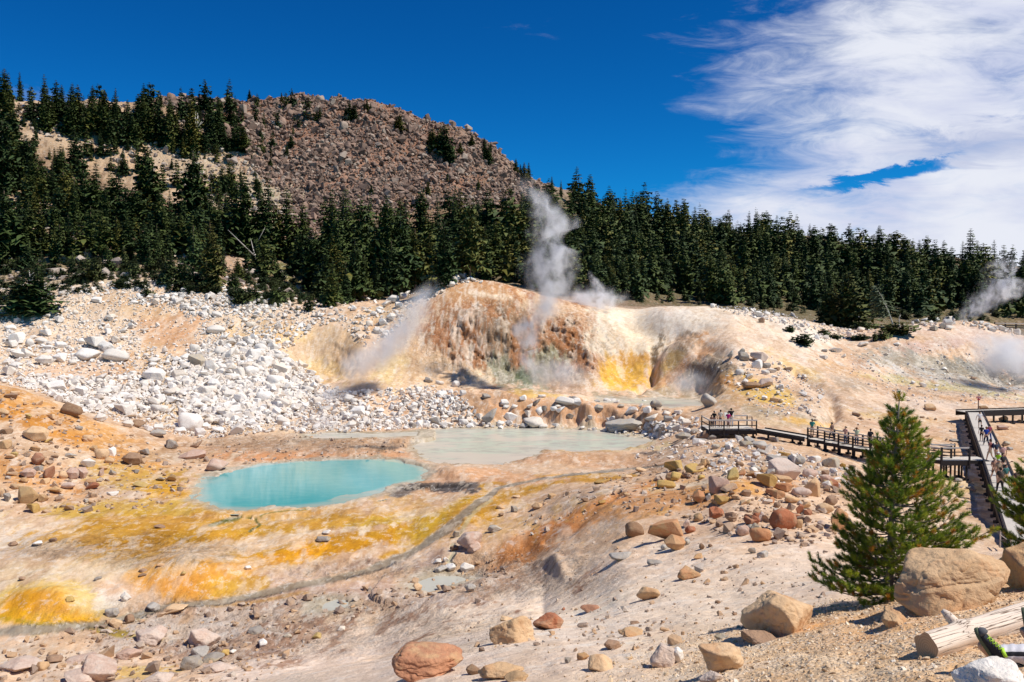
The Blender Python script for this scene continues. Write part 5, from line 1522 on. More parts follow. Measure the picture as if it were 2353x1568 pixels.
for poly, n, s0, _ in areas:
    q = scatter_px(poly, n)
    pp = hit(q[:, 0], q[:, 1], 5)
    PP.append(pp); SZ.append(np.clip(s0 * np.exp(rs.normal(0, 0.6, n)), 0.02, 0.9))
M['mixed_rubble'] = mat_rock('ochre_and_grey_rubble', (0.52, 0.34, 0.20), (0.34, 0.25, 0.19), (0.56, 0.48, 0.40), 1.5, 0.03, 0.8, obj=False)
rubble('ochre_rubble', np.concatenate(PP), np.concatenate(SZ), 'mixed_rubble', 'small ochre and grey stones strewn over the flats and mound', seed=7, sink=0.25)
# gravel of the near bank
n = 15000
gx = rs.uniform(-0.2, 0.75, n * 2); gy = 2.5 + 9.5 * rs.rand(n * 2) ** 0.8
X_, Y_ = gx * gy, gy
Z_ = grid_z(X_, Y_)
U_, V_ = proj(X_, Y_, Z_)
ok = (U_ > 1000) & (U_ < 2450) & (V_ < 1620) & (rs.rand(n * 2) < np.clip((U_ - 1250) / 500 + 0.12 - np.clip((Y_ - 9) / 3, 0, 1) * 0.6, 0.03, 1))
X_, Y_, Z_ = X_[ok], Y_[ok], Z_[ok]
M['gravel'] = mat_rock('ochre_gravel', (0.70, 0.54, 0.36), (0.52, 0.35, 0.20), (0.80, 0.72, 0.60), 4.0, 0.005, 0.9, obj=False)
rubble('gravel', np.stack([X_, Y_, Z_], 1), np.clip(0.016 * np.exp(rs.normal(0, 0.55, len(X_))), 0.006, 0.08), 'gravel', 'crunchy ochre gravel on the near bank', seed=9, sub=2, sink=0.3, cat='gravel', variants=3)

# ---- rusty talus on the hill
HT_POLY = [(330,235),(440,205),(560,200),(640,190),(760,190),(870,215),(960,240),(1050,265),(1120,300),(1180,345),(1230,370),(1270,400),(1260,470),(1190,480),(1000,480),(900,500),(760,500),(720,560),(680,560),(640,440),(580,390),(545,330),(430,260)]
def hd(u, v):
    return np.clip(0.75 + 0.35 * np.sin(u * 0.02 + v * 0.05), 0.3, 1)
n = 26000
pts = scatter_px(HT_POLY, n, hd)
p = hit(pts[:, 0], pts[:, 1], 165)
p = p[p[:, 1] < 385]; n = len(p)
sz = np.clip(0.78 * np.exp(rs.normal(0, 0.6, n)), 0.28, 3.8)
rubble('talus_rubble', p, sz, 'hill_rubble', 'rusty brown talus blocks heaped on the hill', seed=11, sub=2, sink=0.12, ang=1.0, flat=(0.3, 1.0), cat='talus', variants=9, tilt=0.6)
n = 1900
pts = np.concatenate([scatter_px([(30,240),(420,240),(600,390),(640,440),(700,560),(600,560),(420,430),(200,350),(30,290)], 1300),
                      scatter_px([(0,420),(140,420),(300,560),(700,640),(700,690),(0,650)], 600)])
p = hit(pts[:, 0], pts[:, 1], 165)
sz = np.clip(0.95 * np.exp(rs.normal(0, 0.5, n)), 0.3, 4)
M['scree'] = mat_rock('pale_scree', (0.50, 0.42, 0.34), (0.36, 0.28, 0.23), (0.60, 0.50, 0.40), 0.4, 0.08, 0.8, obj=False)
rubble('scree', p, sz, 'scree', 'pale scree stones on the left hillside', seed=13, sub=2, sink=0.2, cat='scree')
# the largest talus blocks are things of their own
pts = scatter_px(HT_POLY, 110, hd)
hp = hit(pts[:, 0], pts[:, 1], 165)
for (u, v), p in zip(pts, hp):
    w = rng.uniform(16, 34) * (1.15 if v < 330 else 0.8)
    stone(u, v, w * .55, w * rng.uniform(0.4, 0.7), 'hill_rock', name='talus_block', zone='hilltalus', sink=0.1, pos=p, cat='rock')
# ---------------------------------------------------------------- conifers
def mat_leaf(name, c1, c2, c3, attr=None, trans=0.0):
    m, t = new_mat(name)
    if attr:
        rnd = t.n('ShaderNodeAttribute', attribute_name=attr).outputs['Fac']
    else:
        rnd = t.n('ShaderNodeObjectInfo').outputs['Random']
    pos = t.n('ShaderNodeNewGeometry').outputs['Position']
    n = t.noise(pos, 0.9, 4, 0.7)
    f = t.m('ADD', rnd, t.m('MULTIPLY', t.m('SUBTRACT', n, 0.5), 0.9))
    c = t.mix(t.ss(f, 0.1, 0.75), c1, c2)
    c = t.mix(t.ss(f, 0.78, 1.05), c, c3)
    b = t.n('ShaderNodeBsdfPrincipled', {'Base Color': c, 'Roughness': 0.7, 'Specular IOR Level': 0.25})
    out = b.outputs[0]
    if trans:
        tr = t.n('ShaderNodeBsdfTranslucent', {'Color': c})
        out = t.n('ShaderNodeMixShader', {0: trans, 1: b.outputs[0], 2: tr.outputs[0]}).outputs[0]
    t.n('ShaderNodeOutputMaterial', {'Surface': out})
    return m
M['fir'] = mat_leaf('fir_foliage', (0.038, 0.066, 0.016), (0.078, 0.104, 0.020), (0.15, 0.13, 0.022))
M['fir_light'] = mat_leaf('young_fir_foliage', (0.060, 0.10, 0.028), (0.085, 0.115, 0.028), (0.14, 0.13, 0.035))
M['fir_mass'] = mat_leaf('forest_foliage', (0.034, 0.060, 0.015), (0.074, 0.098, 0.020), (0.15, 0.13, 0.022), attr='rnd')
M['pine_yellow'] = mat_leaf('sunlit_pine_foliage', (0.085, 0.092, 0.020), (0.11, 0.105, 0.022), (0.14, 0.11, 0.03))  # yellowish olive is these pines' own needle colour
M['pine_grey'] = mat_leaf('greyish_pine_foliage', (0.09, 0.12, 0.07), (0.10, 0.13, 0.07), (0.11, 0.13, 0.07))
M['shrub'] = mat_leaf('shrub_foliage', (0.050, 0.082, 0.024), (0.080, 0.098, 0.028), (0.11, 0.10, 0.04))
M['bark'] = mat_plain('conifer_bark', (0.15, 0.10, 0.075), 0.9, 0.35, 9, 0.02)
M['snag'] = mat_plain('weathered_grey_wood', (0.50, 0.45, 0.40), 0.85, 0.2, 9, 0.02)

def fir_arrays(seed, w=0.17, levels=30, nb=8, sprays=4, z0=0.06, top=0.9, irregular=0.3, droop=0.5, size=1.0, gap=0.0, shape='cone'):
    r_ = np.random.RandomState(seed)
    V = []
    side = r_.rand(4) * 6.28
    for k in range(levels):
        z = z0 + (1 - z0) * ((k + r_.rand() * 0.7) / levels) ** 0.88
        t = (z - z0) / (1 - z0)
        if shape == 'cone':
            R = w * ((1 - t) ** top) * (0.55 + 0.45 * min(1, t * 7 + 0.25)) + 0.011
        else:
            R = w * math.sqrt(max(0.0, 1 - (t * 1.02) ** 2)) * (0.7 + 0.3 * min(1, t * 5)) + 0.01
        R *= 1 + irregular * (r_.rand() - 0.6)
        n_b = max(4, int(nb * (0.5 + 0.6 * (1 - t))))
        for b in range(n_b):
            if r_.rand() < gap: continue
            a = 2 * math.pi * (b + r_.rand() * 0.9) / n_b + k * 0.7
            L = R * (0.72 + 0.5 * r_.rand()) * (1 + 0.18 * math.sin(a + side[0]) )
            dr = droop * (0.5 + 0.8 * r_.rand()) * (1 - 0.9 * t)
            ns = sprays if L > w * 0.35 else max(2, sprays - 2)
            for s in range(ns):
                f0 = (s + 0.15 * r_.rand()) / ns
                f1 = f0 + 1.35 / ns
                ca, sa = math.cos(a + r_.normal() * 0.18), math.sin(a + r_.normal() * 0.18)
                p0 = np.array([ca * L * f0, sa * L * f0, z - dr * L * f0 ** 1.3])
                p1 = np.array([ca * L * f1, sa * L * f1, z - dr * L * f1 ** 1.3 + 0.10 * L * (f1 > 0.8)])
                wd = L * (0.30 * (1.05 - f0 * 0.6)) * (0.7 + 0.6 * r_.rand()) * size + 0.003
                tw = r_.normal() * 0.35
                side_v = np.array([-sa, ca, tw]) * wd
                hang = np.array([0, 0, -wd * (0.5 + 0.6 * r_.rand())])
                mid = (p0 + p1) / 2 + np.array([0, 0, wd * 0.18])
                # two wings drooping to either side of the branch
                V += [p0, p1, (p0 + p1) / 2 * 0.5 + p1 * 0.5 + side_v + hang, mid + side_v * 0.8 + hang * 0.7]
                V += [p0, mid - side_v * 0.8 + hang * 0.7, (p0 + p1) / 2 * 0.5 + p1 * 0.5 - side_v + hang, p1]
    V = np.array(V)
    F = np.arange(len(V)).reshape(-1, 4)
    # every spray faces out of the crown
    c = V.reshape(-1, 4, 3)
    nn_ = np.cross(c[:, 1] - c[:, 0], c[:, 2] - c[:, 0])
    ctr = c.mean(1)
    od = ctr * np.array([1, 1, 0]) + np.array([0, 0, 0.35 * w])
    fl = (nn_ * od).sum(1) < 0
    F[fl] = F[fl][:, ::-1]
    return V, F
def crown_normals(V, w=0.2, up=0.55, rnd=0.55, seed=1):
    r_ = np.random.RandomState(seed)
    rad = np.hypot(V[:, 0], V[:, 1])[:, None] + 1e-5
    o = np.concatenate([V[:, :2] / rad, np.full((len(V), 1), up)], 1)
    j = np.repeat(r_.normal(size=(len(V) // 4, 3)), 4, axis=0) * rnd
    o = o + j
    return o / np.linalg.norm(o, axis=1)[:, None]
FIRS = [(21, 0.190, .85, .45, .5), (22, 0.215, .8, .5, .45), (23, 0.165, .95, .4, .6), (24, 0.235, .75, .6, .35), (25, 0.195, .6, .6, .4), (26, 0.15, .8, .45, .6), (27, 0.22, .55, .9, .3), (28, 0.20, .65, 1.0, .55), (29, 0.17, .5, .8, .5)]
FIRM, FLOW = [], []
for (sd_, w_, tp, ir, dr) in FIRS:
    FIRM.append(fir_arrays(sd_, w_, 34, 9, 4, 0.05 if sd_ < 27 else 0.2, tp, ir, dr, gap=0.06 if sd_ < 27 else 0.3))
    FLOW.append(fir_arrays(sd_ + 50, w_, 20, 6, 2, 0.08, tp, ir, dr, size=1.3))
YOUNG = [fir_arrays(31, 0.30, 20, 8, 3, 0.0, 0.7, 0.4, 0.2), fir_arrays(32, 0.25, 20, 8, 3, 0.0, 0.8, 0.4, 0.3), fir_arrays(33, 0.38, 16, 9, 3, 0.0, 0.55, 0.5, 0.1)]
BUSH = [fir_arrays(41, 0.75, 12, 11, 3, -0.05, 1, 0.5, -0.25, shape='dome', size=0.8), fir_arrays(42, 0.62, 12, 10, 3, -0.05, 1, 0.5, -0.35, shape='dome', size=0.8), fir_arrays(43, 0.9, 10, 12, 4, -0.05, 1, 0.6, -0.2, shape='dome', size=0.8)]
_TM = {}
def tmesh(kind, i, mat):
    k = (kind, i, mat)
    if k not in _TM:
        V, F = {'fir': FIRM, 'young': YOUNG, 'bush': BUSH}[kind][i]
        _TM[k] = mesh_np({'fir': 'crown', 'young': 'crown', 'bush': 'foliage'}[kind], V, F, True, M[mat], crown_normals(V))
    return _TM[k]
tb = MB(); tb.tube([(0, 0, -0.04), (0.002, 0, 0.3), (-0.002, 0.001, 0.65), (0, 0, 0.97)], [0.016, 0.011, 0.007, 0.002], 7)
TRUNK = tb.build('trunk', M['bark'], smooth=True)
TRUNK_ME = TRUNK.data
bpy.data.objects.remove(TRUNK)
TR = []
def tree(u, vt, vb, kind='fir', i=None, mat=None, wide=1.0, zone=None, label=None, name='fir_tree', cat='fir tree', group=None, lean=(0, 0), pos=None, trunk=True):
    p = hit(u, vb, 60)[0] if pos is None else pos
    H = (vb - vt) * pxm(p[1]) * 1.02
    root = empty(name, (p[0], p[1], p[2] - 0.02 * H), rng.uniform(0, 6.28))
    root.rotation_euler = (lean[0], lean[1], 0 if lean != (0, 0) else root.rotation_euler[2])
    root.scale = (H * wide, H * wide, H)
    if i is None: i = rng.randrange({'fir': 9, 'young': 3, 'bush': 3}[kind])
    mt = mat or {'fir': 'fir', 'young': 'fir_light', 'bush': 'shrub'}[kind]
    c = link(bpy.data.objects.new('crown' if kind != 'bush' else 'foliage', tmesh(kind, i, mt)), root)
    if trunk and kind != 'bush':
        link(bpy.data.objects.new('trunk', TRUNK_ME), root)
    tag(root, label, cat, group)
    TR.append(dict(o=root, u=u, vt=vt, vb=vb, h=vb - vt, w=wide, zone=zone, label=label, d=p[1], kind=name))
    return root
zt1 = lambda x, y0, y1: (x / 2.3805, 94.1 + y0 / 2.3805, 94.1 + y1 / 2.3805)
zt2 = lambda x, y0, y1: (752.9 + x / 2.3805, 188.2 + y0 / 2.3805, 188.2 + y1 / 2.3805)
NOT = [(a, 'sky') for a in [zt1(30,155,420),zt1(110,170,330),zt1(245,185,460),zt1(310,215,440),zt1(400,230,500),zt1(510,240,440),zt1(575,265,460),zt1(635,260,480),zt1(700,320,500),zt1(760,290,500),zt1(815,272,360),
  zt1(880,278,360),zt1(930,305,600),zt1(1045,300,600),zt1(1090,275,400),zt1(1125,270,380),zt1(1245,258,340),zt1(1200,330,520),zt1(1160,380,590),zt1(1280,370,470),zt1(1280,450,600),zt1(1330,470,610),zt1(1350,550,620),
  zt1(175,255,330),zt1(60,250,400),zt1(340,240,430),zt1(430,240,470),zt1(290,300,470),zt1(460,300,500),zt1(870,330,560),zt1(970,370,590),zt1(820,370,560),zt1(720,400,560),zt1(560,350,540),zt1(600,370,500),zt1(380,330,520),zt1(240,320,490),
  zt1(130,400,470),zt1(1015,480,620),zt1(1120,510,620),zt1(1230,480,600),zt1(640,330,490),zt1(790,330,500),zt1(900,400,580),zt1(510,330,520),zt1(1050,380,560)]]
NOT += [(a, 'mid') for a in [zt1(800,560,960),zt1(1060,590,1040),zt1(410,480,720),zt1(300,580,720),zt1(350,700,980),zt1(530,650,1000),zt1(640,680,1000),zt1(1340,740,1160),zt1(1470,720,1180),zt1(1570,800,1200),zt1(1425,810,1160),
  zt1(1240,850,1080),zt1(1160,790,1080),zt1(1820,810,1250),zt1(1710,1020,1350),zt1(1880,820,1300),zt1(20,430,900),zt1(60,480,800),zt1(150,520,800),zt1(100,540,790),zt1(0,560,850),zt1(180,640,860),zt1(230,640,860),zt1(30,800,1200),
  zt1(290,680,880),zt1(460,700,1000),zt1(410,760,1040),zt1(580,780,1060),zt1(690,780,1060),zt1(740,800,1060),zt1(880,820,1080),zt1(930,800,1080),zt1(1000,840,1100),zt1(1100,880,1120),zt1(1200,860,1120),zt1(1390,900,1160),zt1(1520,880,1190),
  zt1(60,880,1180),zt1(160,880,1100),zt1(230,900,1140),zt1(300,900,1140),zt1(380,940,1180),zt1(500,900,1160),zt1(560,960,1200),zt1(640,960,1200),zt1(710,960,1200),zt1(790,980,1220),zt1(860,1000,1220),zt1(1280,760,1060),zt1(1650,1040,1300),
  zt1(1300,1180,1310),zt1(1360,1230,1330),zt1(1680,1230,1340),zt1(1740,1100,1340),zt1(1660,880,1180)]]
NOT += [(a, 'low') for a in [zt1(940,1140,1330),zt1(1000,1170,1320),zt1(1050,1230,1340),zt1(1130,1200,1350),zt1(890,1200,1330),zt1(160,1100,1250),zt1(230,1150,1280),zt1(330,1000,1200),zt1(470,1130,1270),zt1(400,1150,1280),zt1(590,1120,1260),
  zt1(740,1150,1300),zt1(1210,1160,1280),zt1(1290,1260,1360),zt1(1400,1300,1420),zt1(1500,1330,1440),zt1(820,1120,1260),zt1(680,1120,1250),zt1(520,1180,1280),zt1(1060,1000,1260),zt1(1850,1310,1440),zt1(1760,1380,1440),zt1(1700,1380,1450),zt1(1640,1390,1440)]]
NOT += [(a, 'cent') for a in [zt2(20,600,1000),zt2(100,580,1050),zt2(60,700,1150),zt2(180,620,1080),zt2(230,600,1000),zt2(330,620,1160),zt2(400,700,1160),zt2(430,640,1000),zt2(520,590,980),zt2(480,800,1150),zt2(600,620,1000),zt2(640,760,1120),
  zt2(690,600,960),zt2(725,580,940),zt2(780,660,1080),zt2(830,640,960),zt2(900,650,900),zt2(960,600,880),zt2(1000,780,1060),zt2(1060,590,860),zt2(860,780,1080),zt2(740,780,1060),zt2(560,820,1120),zt2(260,760,1150),zt2(150,860,1200),
  zt2(200,940,1200),zt2(270,960,1180),zt2(30,960,1230),zt2(1010,640,860),zt2(920,760,1060),zt2(660,860,1100),zt2(350,860,1190),zt2(420,900,1150),zt2(100,980,1210)]]
NOT += [(a, 'rock') for a in [zt2(120,100,215),zt2(100,120,210),zt2(145,130,215),zt2(215,95,168),zt2(200,110,165),zt2(235,115,170),zt2(395,180,280),zt2(375,190,260),zt2(575,250,390),zt2(605,260,400),zt2(640,220,430),zt2(665,330,450),zt2(620,240,380),
  zt2(725,330,400),zt2(790,290,360),zt2(855,305,400),zt2(880,340,450),zt2(865,350,430),zt2(825,520,600),zt2(655,500,550),zt2(550,540,620),zt2(1030,420,500),zt2(1075,440,540),zt2(1100,440,540),zt2(1055,450,530),zt2(240,560,620),
  zt1(1590,510,590),zt1(1570,560,640),zt1(1480,640,690),zt1(1750,360,440),zt1(1730,380,440),zt1(1540,280,345),zt1(1365,265,330),zt1(940,640,695),zt2(680,360,440),zt2(560,270,350),zt2(890,330,380)]]
for (a, z) in NOT:
    if z == 'low':
        tree(*a, kind='young', zone=z, mat=None if rng.random() < 0.6 else 'shrub', wide=0.9)
    else:
        tree(*a, zone=z, wide=rng.uniform(0.85, 1.25) * (1.25 if z == 'rock' else 1.0))
# the two big ones and the oddities
tree(336,328,503,i=3,wide=0.95,zone='mid',label='tallest broad fir in front of the pale scree on the left hillside')
tree(447,342,525,i=3,wide=1.1,zone='mid',label='bulky dark fir right of the tallest one on the left hillside')
tree(484,506,655,kind='fir',i=3,mat='pine_yellow',wide=0.95,zone='mid',label='yellowish ragged pine above the white boulders of the left slope')
tree(1948,622,752,kind='fir',i=3,mat='pine_yellow',wide=1.45,zone='near',label='broad olive yellow pine standing in front of the dark wood',name='pine_tree',cat='pine tree')
tree(1915,650,748,kind='fir',i=1,mat='pine_yellow',wide=1.4,zone='near',label='olive pine just left of the broad yellow one',name='pine_tree',cat='pine tree')
tree(1895,640,745,kind='fir',i=0,wide=1.2,zone='near')
# skyline of the right-hand wood
sky_pts = [(1262,412),(1280,408),(1292,418),(1312,436),(1340,430),(1352,445),(1378,452),(1400,458),(1418,462),(1440,466),(1470,470),(1500,470),(1530,474),(1560,468),(1575,470),(1600,476),(1640,484),(1680,492),(1700,490),(1740,492),(1760,490),(1800,496),(1830,500),(1850,502),(1870,508),(1900,512),(1930,514),(1955,520),(1985,522),(2010,524),(2040,526),(2070,532),(2100,548),(2130,552),(2160,548),(2190,540),(2215,534),(2230,536),(2260,552),(2275,546),(2300,560),(2330,558),(2353,562),(2400,570)]
u = 1268.0
sk = np.array(sky_pts)
while u < 2395:
    v0 = float(np.interp(u, sk[:, 0], sk[:, 1]))
    vcrest = float(np.interp(u, [1200,1330,1450,1700,1950,2250,2353,2650], [400,458,517,562,607,658,674,684]))
    tree(u, v0 + rng.choice([-8, -2, 4, 10, 18, 30]) + rng.uniform(-4, 4), vcrest + rng.uniform(2, 14), zone='skyline', wide=rng.uniform(0.8, 1.25))
    u += rng.uniform(14, 26)
# body of the wood: rows of trees down the slope
def zrow(poly, n, h0, h1, zone, kind='fir', dmin=9.0, asp=0.7, tops=None, **kw):
    """picture-space spacing so that no two trees share a spot"""
    out = []
    tries = 0
    pl = np.array(poly, float); lo = pl.min(0); hi = pl.max(0)
    while len(out) < n and tries < n * 60:
        tries += 1
        u_, v_ = rng.uniform(lo[0], hi[0]), rng.uniform(lo[1], hi[1])
        if not bool(in_poly([u_], [v_], poly)[0]): continue
        if any((u_ - a) ** 2 + ((v_ - b) / asp) ** 2 < dmin ** 2 for a, b in out): continue
        out.append((u_, v_))
    return out
WOOD = [(1200,470),(1290,505),(1400,530),(1560,560),(1750,590),(2000,625),(2250,675),(2353,695),(2400,700),(2400,735),(2200,722),(2000,728),(1800,708),(1600,698),(1450,690),(1400,690),(1300,680),(1220,560)]
for (u, v) in zrow(WOOD, 42, 0, 0, 'wood', dmin=34):
    h = rng.uniform(70, 120) * (0.75 + 0.25 * (v - 470) / 250)
    if v > 680 and rng.random() < 0.5:
        tree(u, v - rng.uniform(26, 55), v, kind='young', zone='wood', wide=0.9, name='fir_tree')
    else:
        tree(u, v - h, v, zone='wood', wide=rng.uniform(0.85, 1.2), mat='pine_yellow' if rng.random() < 0.05 else None)
# leaning grey pine with a bare trunk
def leaning_pine():
    p = hit(2056, 762, 60)[0]
    m = pxm(p[1])
    root = empty('pine_tree', tuple(p))
    b = MB()
    b.tube([(0, 0, -0.3), (-6 * m, 0, 20 * m), (-14 * m, 0, 42 * m), (-30 * m, 0, 78 * m), (-44 * m, 0, 100 * m)], [2.2 * m, 1.8 * m, 1.4 * m, 0.8 * m, 0.2 * m], 8)
    b.build('trunk', M['snag'], root, True)
    r_ = np.random.RandomState(77)
    V = []
    for k in range(420):
        t = r_.rand() ** 0.8
        c = np.array([-12 - 34 * t, 0, 38 + 66 * t]) * m
        L = (6 + 38 * (1 - t) ** 0.7) * m * (0.5 + 0.6 * r_.rand())
        a = math.pi + r_.normal() * 0.9
        dirv = np.array([math.cos(a), math.sin(a), -0.35 + 0.3 * r_.rand()])
        p0 = c + dirv * L * 0.2 + r_.normal(size=3) * 3 * m; p1 = p0 + dirv * L * 0.7
        s = np.array([-math.sin(a), math.cos(a), r_.normal() * 0.5]) * 2.6 * m
        V += [p0, p0 + s, p1 + s * 0.3, p1 - s * 0.3]
    me = mesh_np('crown', np.array(V), np.arange(len(V)).reshape(-1, 4), False, M['pine_grey'])
    link(bpy.data.objects.new('crown', me), root)
    tag(root, 'grey green pine leaning left on a bare pale trunk at the wood edge', 'pine tree')
leaning_pine()
# the rest of the forest as one mass
FOREST = [(WOOD, 760, 50, 100), ([(740,560),(830,540),(1000,545),(1190,555),(1220,560),(1300,680),(1240,668),(1130,640),(1040,640),(950,668),(830,700),(760,700),(720,690),(735,600)], 210, 70, 130),
          ([(0,330),(90,380),(200,430),(330,490),(470,510),(560,560),(690,590),(700,640),(600,640),(480,600),(0,610)], 230, 50, 95),
          ([(0,240),(120,250),(300,262),(560,250),(570,340),(480,365),(300,345),(180,325),(60,290),(0,300)], 70, 40, 72),
          ([(480,235),(600,235),(720,250),(700,300),(620,360),(520,360)], 30, 14, 46),
          ([(60,290),(300,330),(480,365),(600,420),(640,500),(470,500),(330,470),(200,420),(60,370)], 75, 24, 60),
          ([(1300,455),(1560,525),(1750,562),(2000,606),(2400,680),(2400,700),(2000,640),(1560,570),(1300,500)], 170, 60, 85)]
fp, fh = [], []
for poly, n, h0, h1 in FOREST:
    q = scatter_px(poly, n)
    pp = hit(q[:, 0], q[:, 1], 60)
    fp.append(pp); fh.append((h0 * 0.7 + (h1 * 1.1 - h0 * 0.7) * rs.rand(n) ** 1.2) * pp[:, 1] / FD)
def forest_mass(name, P_, H_, src, mat, label, cat, wlo=0.85, whi=1.25):
    AV, AF, RN, NN_ = [], [], [], []
    base = 0
    nv_ = [crown_normals(V, seed=7 + i) for i, (V, F) in enumerate(src)]
    for j in range(len(P_)):
        si = rs.randint(len(src)); V, F = src[si]
        a = rs.rand() * 6.28
        q_n = nv_[si]; NN_.append(np.stack([q_n[:, 0] * math.cos(a) - q_n[:, 1] * math.sin(a), q_n[:, 0] * math.sin(a) + q_n[:, 1] * math.cos(a), q_n[:, 2]], 1))
        w = rs.uniform(wlo, whi) * H_[j]
        x = (V[:, 0] * math.cos(a) - V[:, 1] * math.sin(a)) * w + P_[j, 0]
        y = (V[:, 0] * math.sin(a) + V[:, 1] * math.cos(a)) * w + P_[j, 1]
        z = V[:, 2] * H_[j] + P_[j, 2]
        AV.append(np.stack([x, y, z], 1)); AF.append(F + base); base += len(V)
        RN.append(np.full(len(V), rs.rand()))
    me = mesh_np(name, np.concatenate(AV), np.concatenate(AF), True, M[mat], np.concatenate(NN_))
    at = me.attributes.new('rnd', 'FLOAT', 'POINT')
    at.data.foreach_set('value', np.concatenate(RN).astype(np.float32))
    return tag(link(bpy.data.objects.new(name, me)), label, cat, kind='stuff')
forest_mass('forest', np.concatenate(fp), np.concatenate(fh), FLOW, 'fir_mass', 'dense dark conifer wood filling in behind the nearer trees', 'forest')
# low scrub: undergrowth on the left slope
q = np.concatenate([scatter_px([(0,590),(480,600),(650,650),(740,690),(710,722),(600,702),(480,682),(270,664),(60,700),(0,700)], 520),
                    scatter_px([(60,290),(300,330),(520,365),(600,420),(560,300),(0,230)], 110), scatter_px([(560,212),(640,206),(660,225),(560,232)], 16),
                    scatter_px([(1400,690),(1700,710),(1900,730),(2100,735),(2300,745),(2300,728),(2000,722),(1600,690)], 90), scatter_px([(560,590),(700,640),(740,700),(690,700),(600,650)], 40)])
pp = hit(q[:, 0], q[:, 1], 60)
M['scrub'] = mat_leaf('scrub_foliage', (0.045, 0.075, 0.026), (0.070, 0.088, 0.028), (0.11, 0.10, 0.045), attr='rnd')
forest_mass('undergrowth', pp, rs.uniform(9, 22, len(q)) * pp[:, 1] / FD, [fir_arrays(91, 0.8, 10, 12, 3, -0.05, 1, 0.6, -0.3, shape='dome', size=0.6), fir_arrays(92, 0.35, 14, 8, 3, 0.0, 0.7, 0.4, 0.2), fir_arrays(93, 0.28, 14, 8, 3, 0.0, 0.8, 0.5, 0.3)], 'scrub', 'low green scrub at the foot of the wooded slope', 'undergrowth')
# shrubs one can point at
SHR = [(z3(782,1155,122,80),'large rounded shrub alone on the bare pale slope',0.9),(z3(700,1092,62,46),'small shrub left of and behind the large rounded one',1.0),(z3(890,1112,64,46),'small shrub behind and right of the large rounded one',1.0),
       (z3(965,1137,82,40),'flat shrub among pale stones right of the small one',1.0),(z3(1120,1142,124,40),'long low shrub among white stones below the olive pine',1.0),(z3(1345,1092,205,90),'large dark spreading shrub on the crest of the pale slope',1.0),
       (z3(1120,1075,130,56),'olive shrub under the broad yellow pine',1.0),(z3(1240,1130,84,64),'dark shrub joined to the left of the large spreading one',1.0),(z3(1197,1140,34,70),'grey green upright shrub right of the long low one',0.5)]
for (b, lb, wd) in SHR:
    u, v, w, h = b
    p = hit(u, v + h * 0.42)[0]
    i = rng.randrange(3)
    root = empty('shrub', (p[0], p[1], p[2] - 0.05), rng.uniform(0, 6))
    m = pxm(p[1])
    rad = [0.75, 0.62, 0.9][i]
    root.scale = (w * m / 2 / rad / 1.05, w * m / 2 / rad / 1.05, h * m * 0.95)
    link(bpy.data.objects.new('foliage', tmesh('bush', i, 'shrub' if 'dark' not in lb else 'fir_light')), root)
    tag(root, lb, 'shrub', 'shrubs on the bare crest')
root = tree(88, 612, 722, kind='fir', i=3, mat='fir_light', wide=2.2, zone='low', label='wide scrubby conifer in front of the others at the left edge')
tree(40, 650, 722, kind='fir', i=6, mat='shrub', wide=2.4, zone='low', label='low scrubby conifer left of the wide one at the left edge')
for (u, v, w, h, lb) in [(336,673,26,18,'tiny shrub among the uppermost white boulders'),(550,688,44,26,'low shrub on the upper edge of the white boulders'),(210,635,50,24,'olive shrub at the top left edge of the boulder field'),(640,678,50,24,'brown green shrub where boulders meet the wood')]:
    p = hit(u, v + h * 0.42)[0]; m = pxm(p[1])
    root = empty('shrub', tuple(p), rng.uniform(0, 6)); root.scale = (w * m / 1.4, w * m / 1.4, h * m)
    link(bpy.data.objects.new('foliage', tmesh('bush', 0, 'shrub')), root)
    tag(root, lb, 'shrub', 'shrubs along the boulder field')
# snags and fallen trunks
def log_thing(a, b, r, name, label, cat, mat='snag', forks=0):
    mb = MB()
    a, b = Vector(a), Vector(b)
    pts_ = [a + (b - a) * t + Vector((rng.uniform(-1, 1), rng.uniform(-1, 1), rng.uniform(-.3, 1))) * r * 0.6 for t in (0, .25, .5, .75, 1)]
    mb.tube(pts_, [r, r * .9, r * .75, r * .5, r * .15], 7)
    for k in range(forks):
        q = pts_[2 + k % 2]
        mb.tube([q, q + Vector((rng.uniform(-1, 1), rng.uniform(-.4, .4), rng.uniform(.4, 1))) * (b - a).length * 0.3], [r * .4, r * .08], 5)
    o = mb.build(name, M[mat], smooth=True)
    return tag(o, label, cat)
def onhill(u, v, up=0.0):
    p = hit(u, v, 60)[0]
    return (p[0], p[1], p[2] + up)
log_thing(onhill(596,621,0.3), onhill(578,572,1.0), 0.45, 'fallen_log', 'fallen grey tree trunk pointing up the slope above the white boulders', 'log', forks=3)
log_thing(onhill(560,575,0.3), onhill(590,590,0.6), 0.25, 'fallen_log', 'thin bleached trunk crossing behind the larger fallen one', 'log')
log_thing(onhill(700,620,0.3), onhill(672,598,0.6), 0.3, 'fallen_log', 'bleached log at the edge of the firs in the hollow', 'log')
log_thing(onhill(52,600,0.3), onhill(30,582,2.5), 0.3, 'fallen_log', 'bleached branching deadwood at the left edge of the slope', 'log', forks=4)
for (u, vb, vt, lb) in [(449,335,258,'bare grey snag rising among the firs below the rocky rim'),(452,330,262,'thinner bare snag beside the grey one below the rim'),(67,672,622,'bare pole of a dead tree behind the scrub at the left edge'),(2066,757,722,'short dead white stem right of the leaning pine')]:
    a = onhill(u, vb)
    H = (vb - vt) * pxm(a[1])
    log_thing(a, (a[0] + H * 0.03, a[1], a[2] + H), 0.022 * H + 0.1, 'dead_tree', lb, 'dead tree', forks=3)

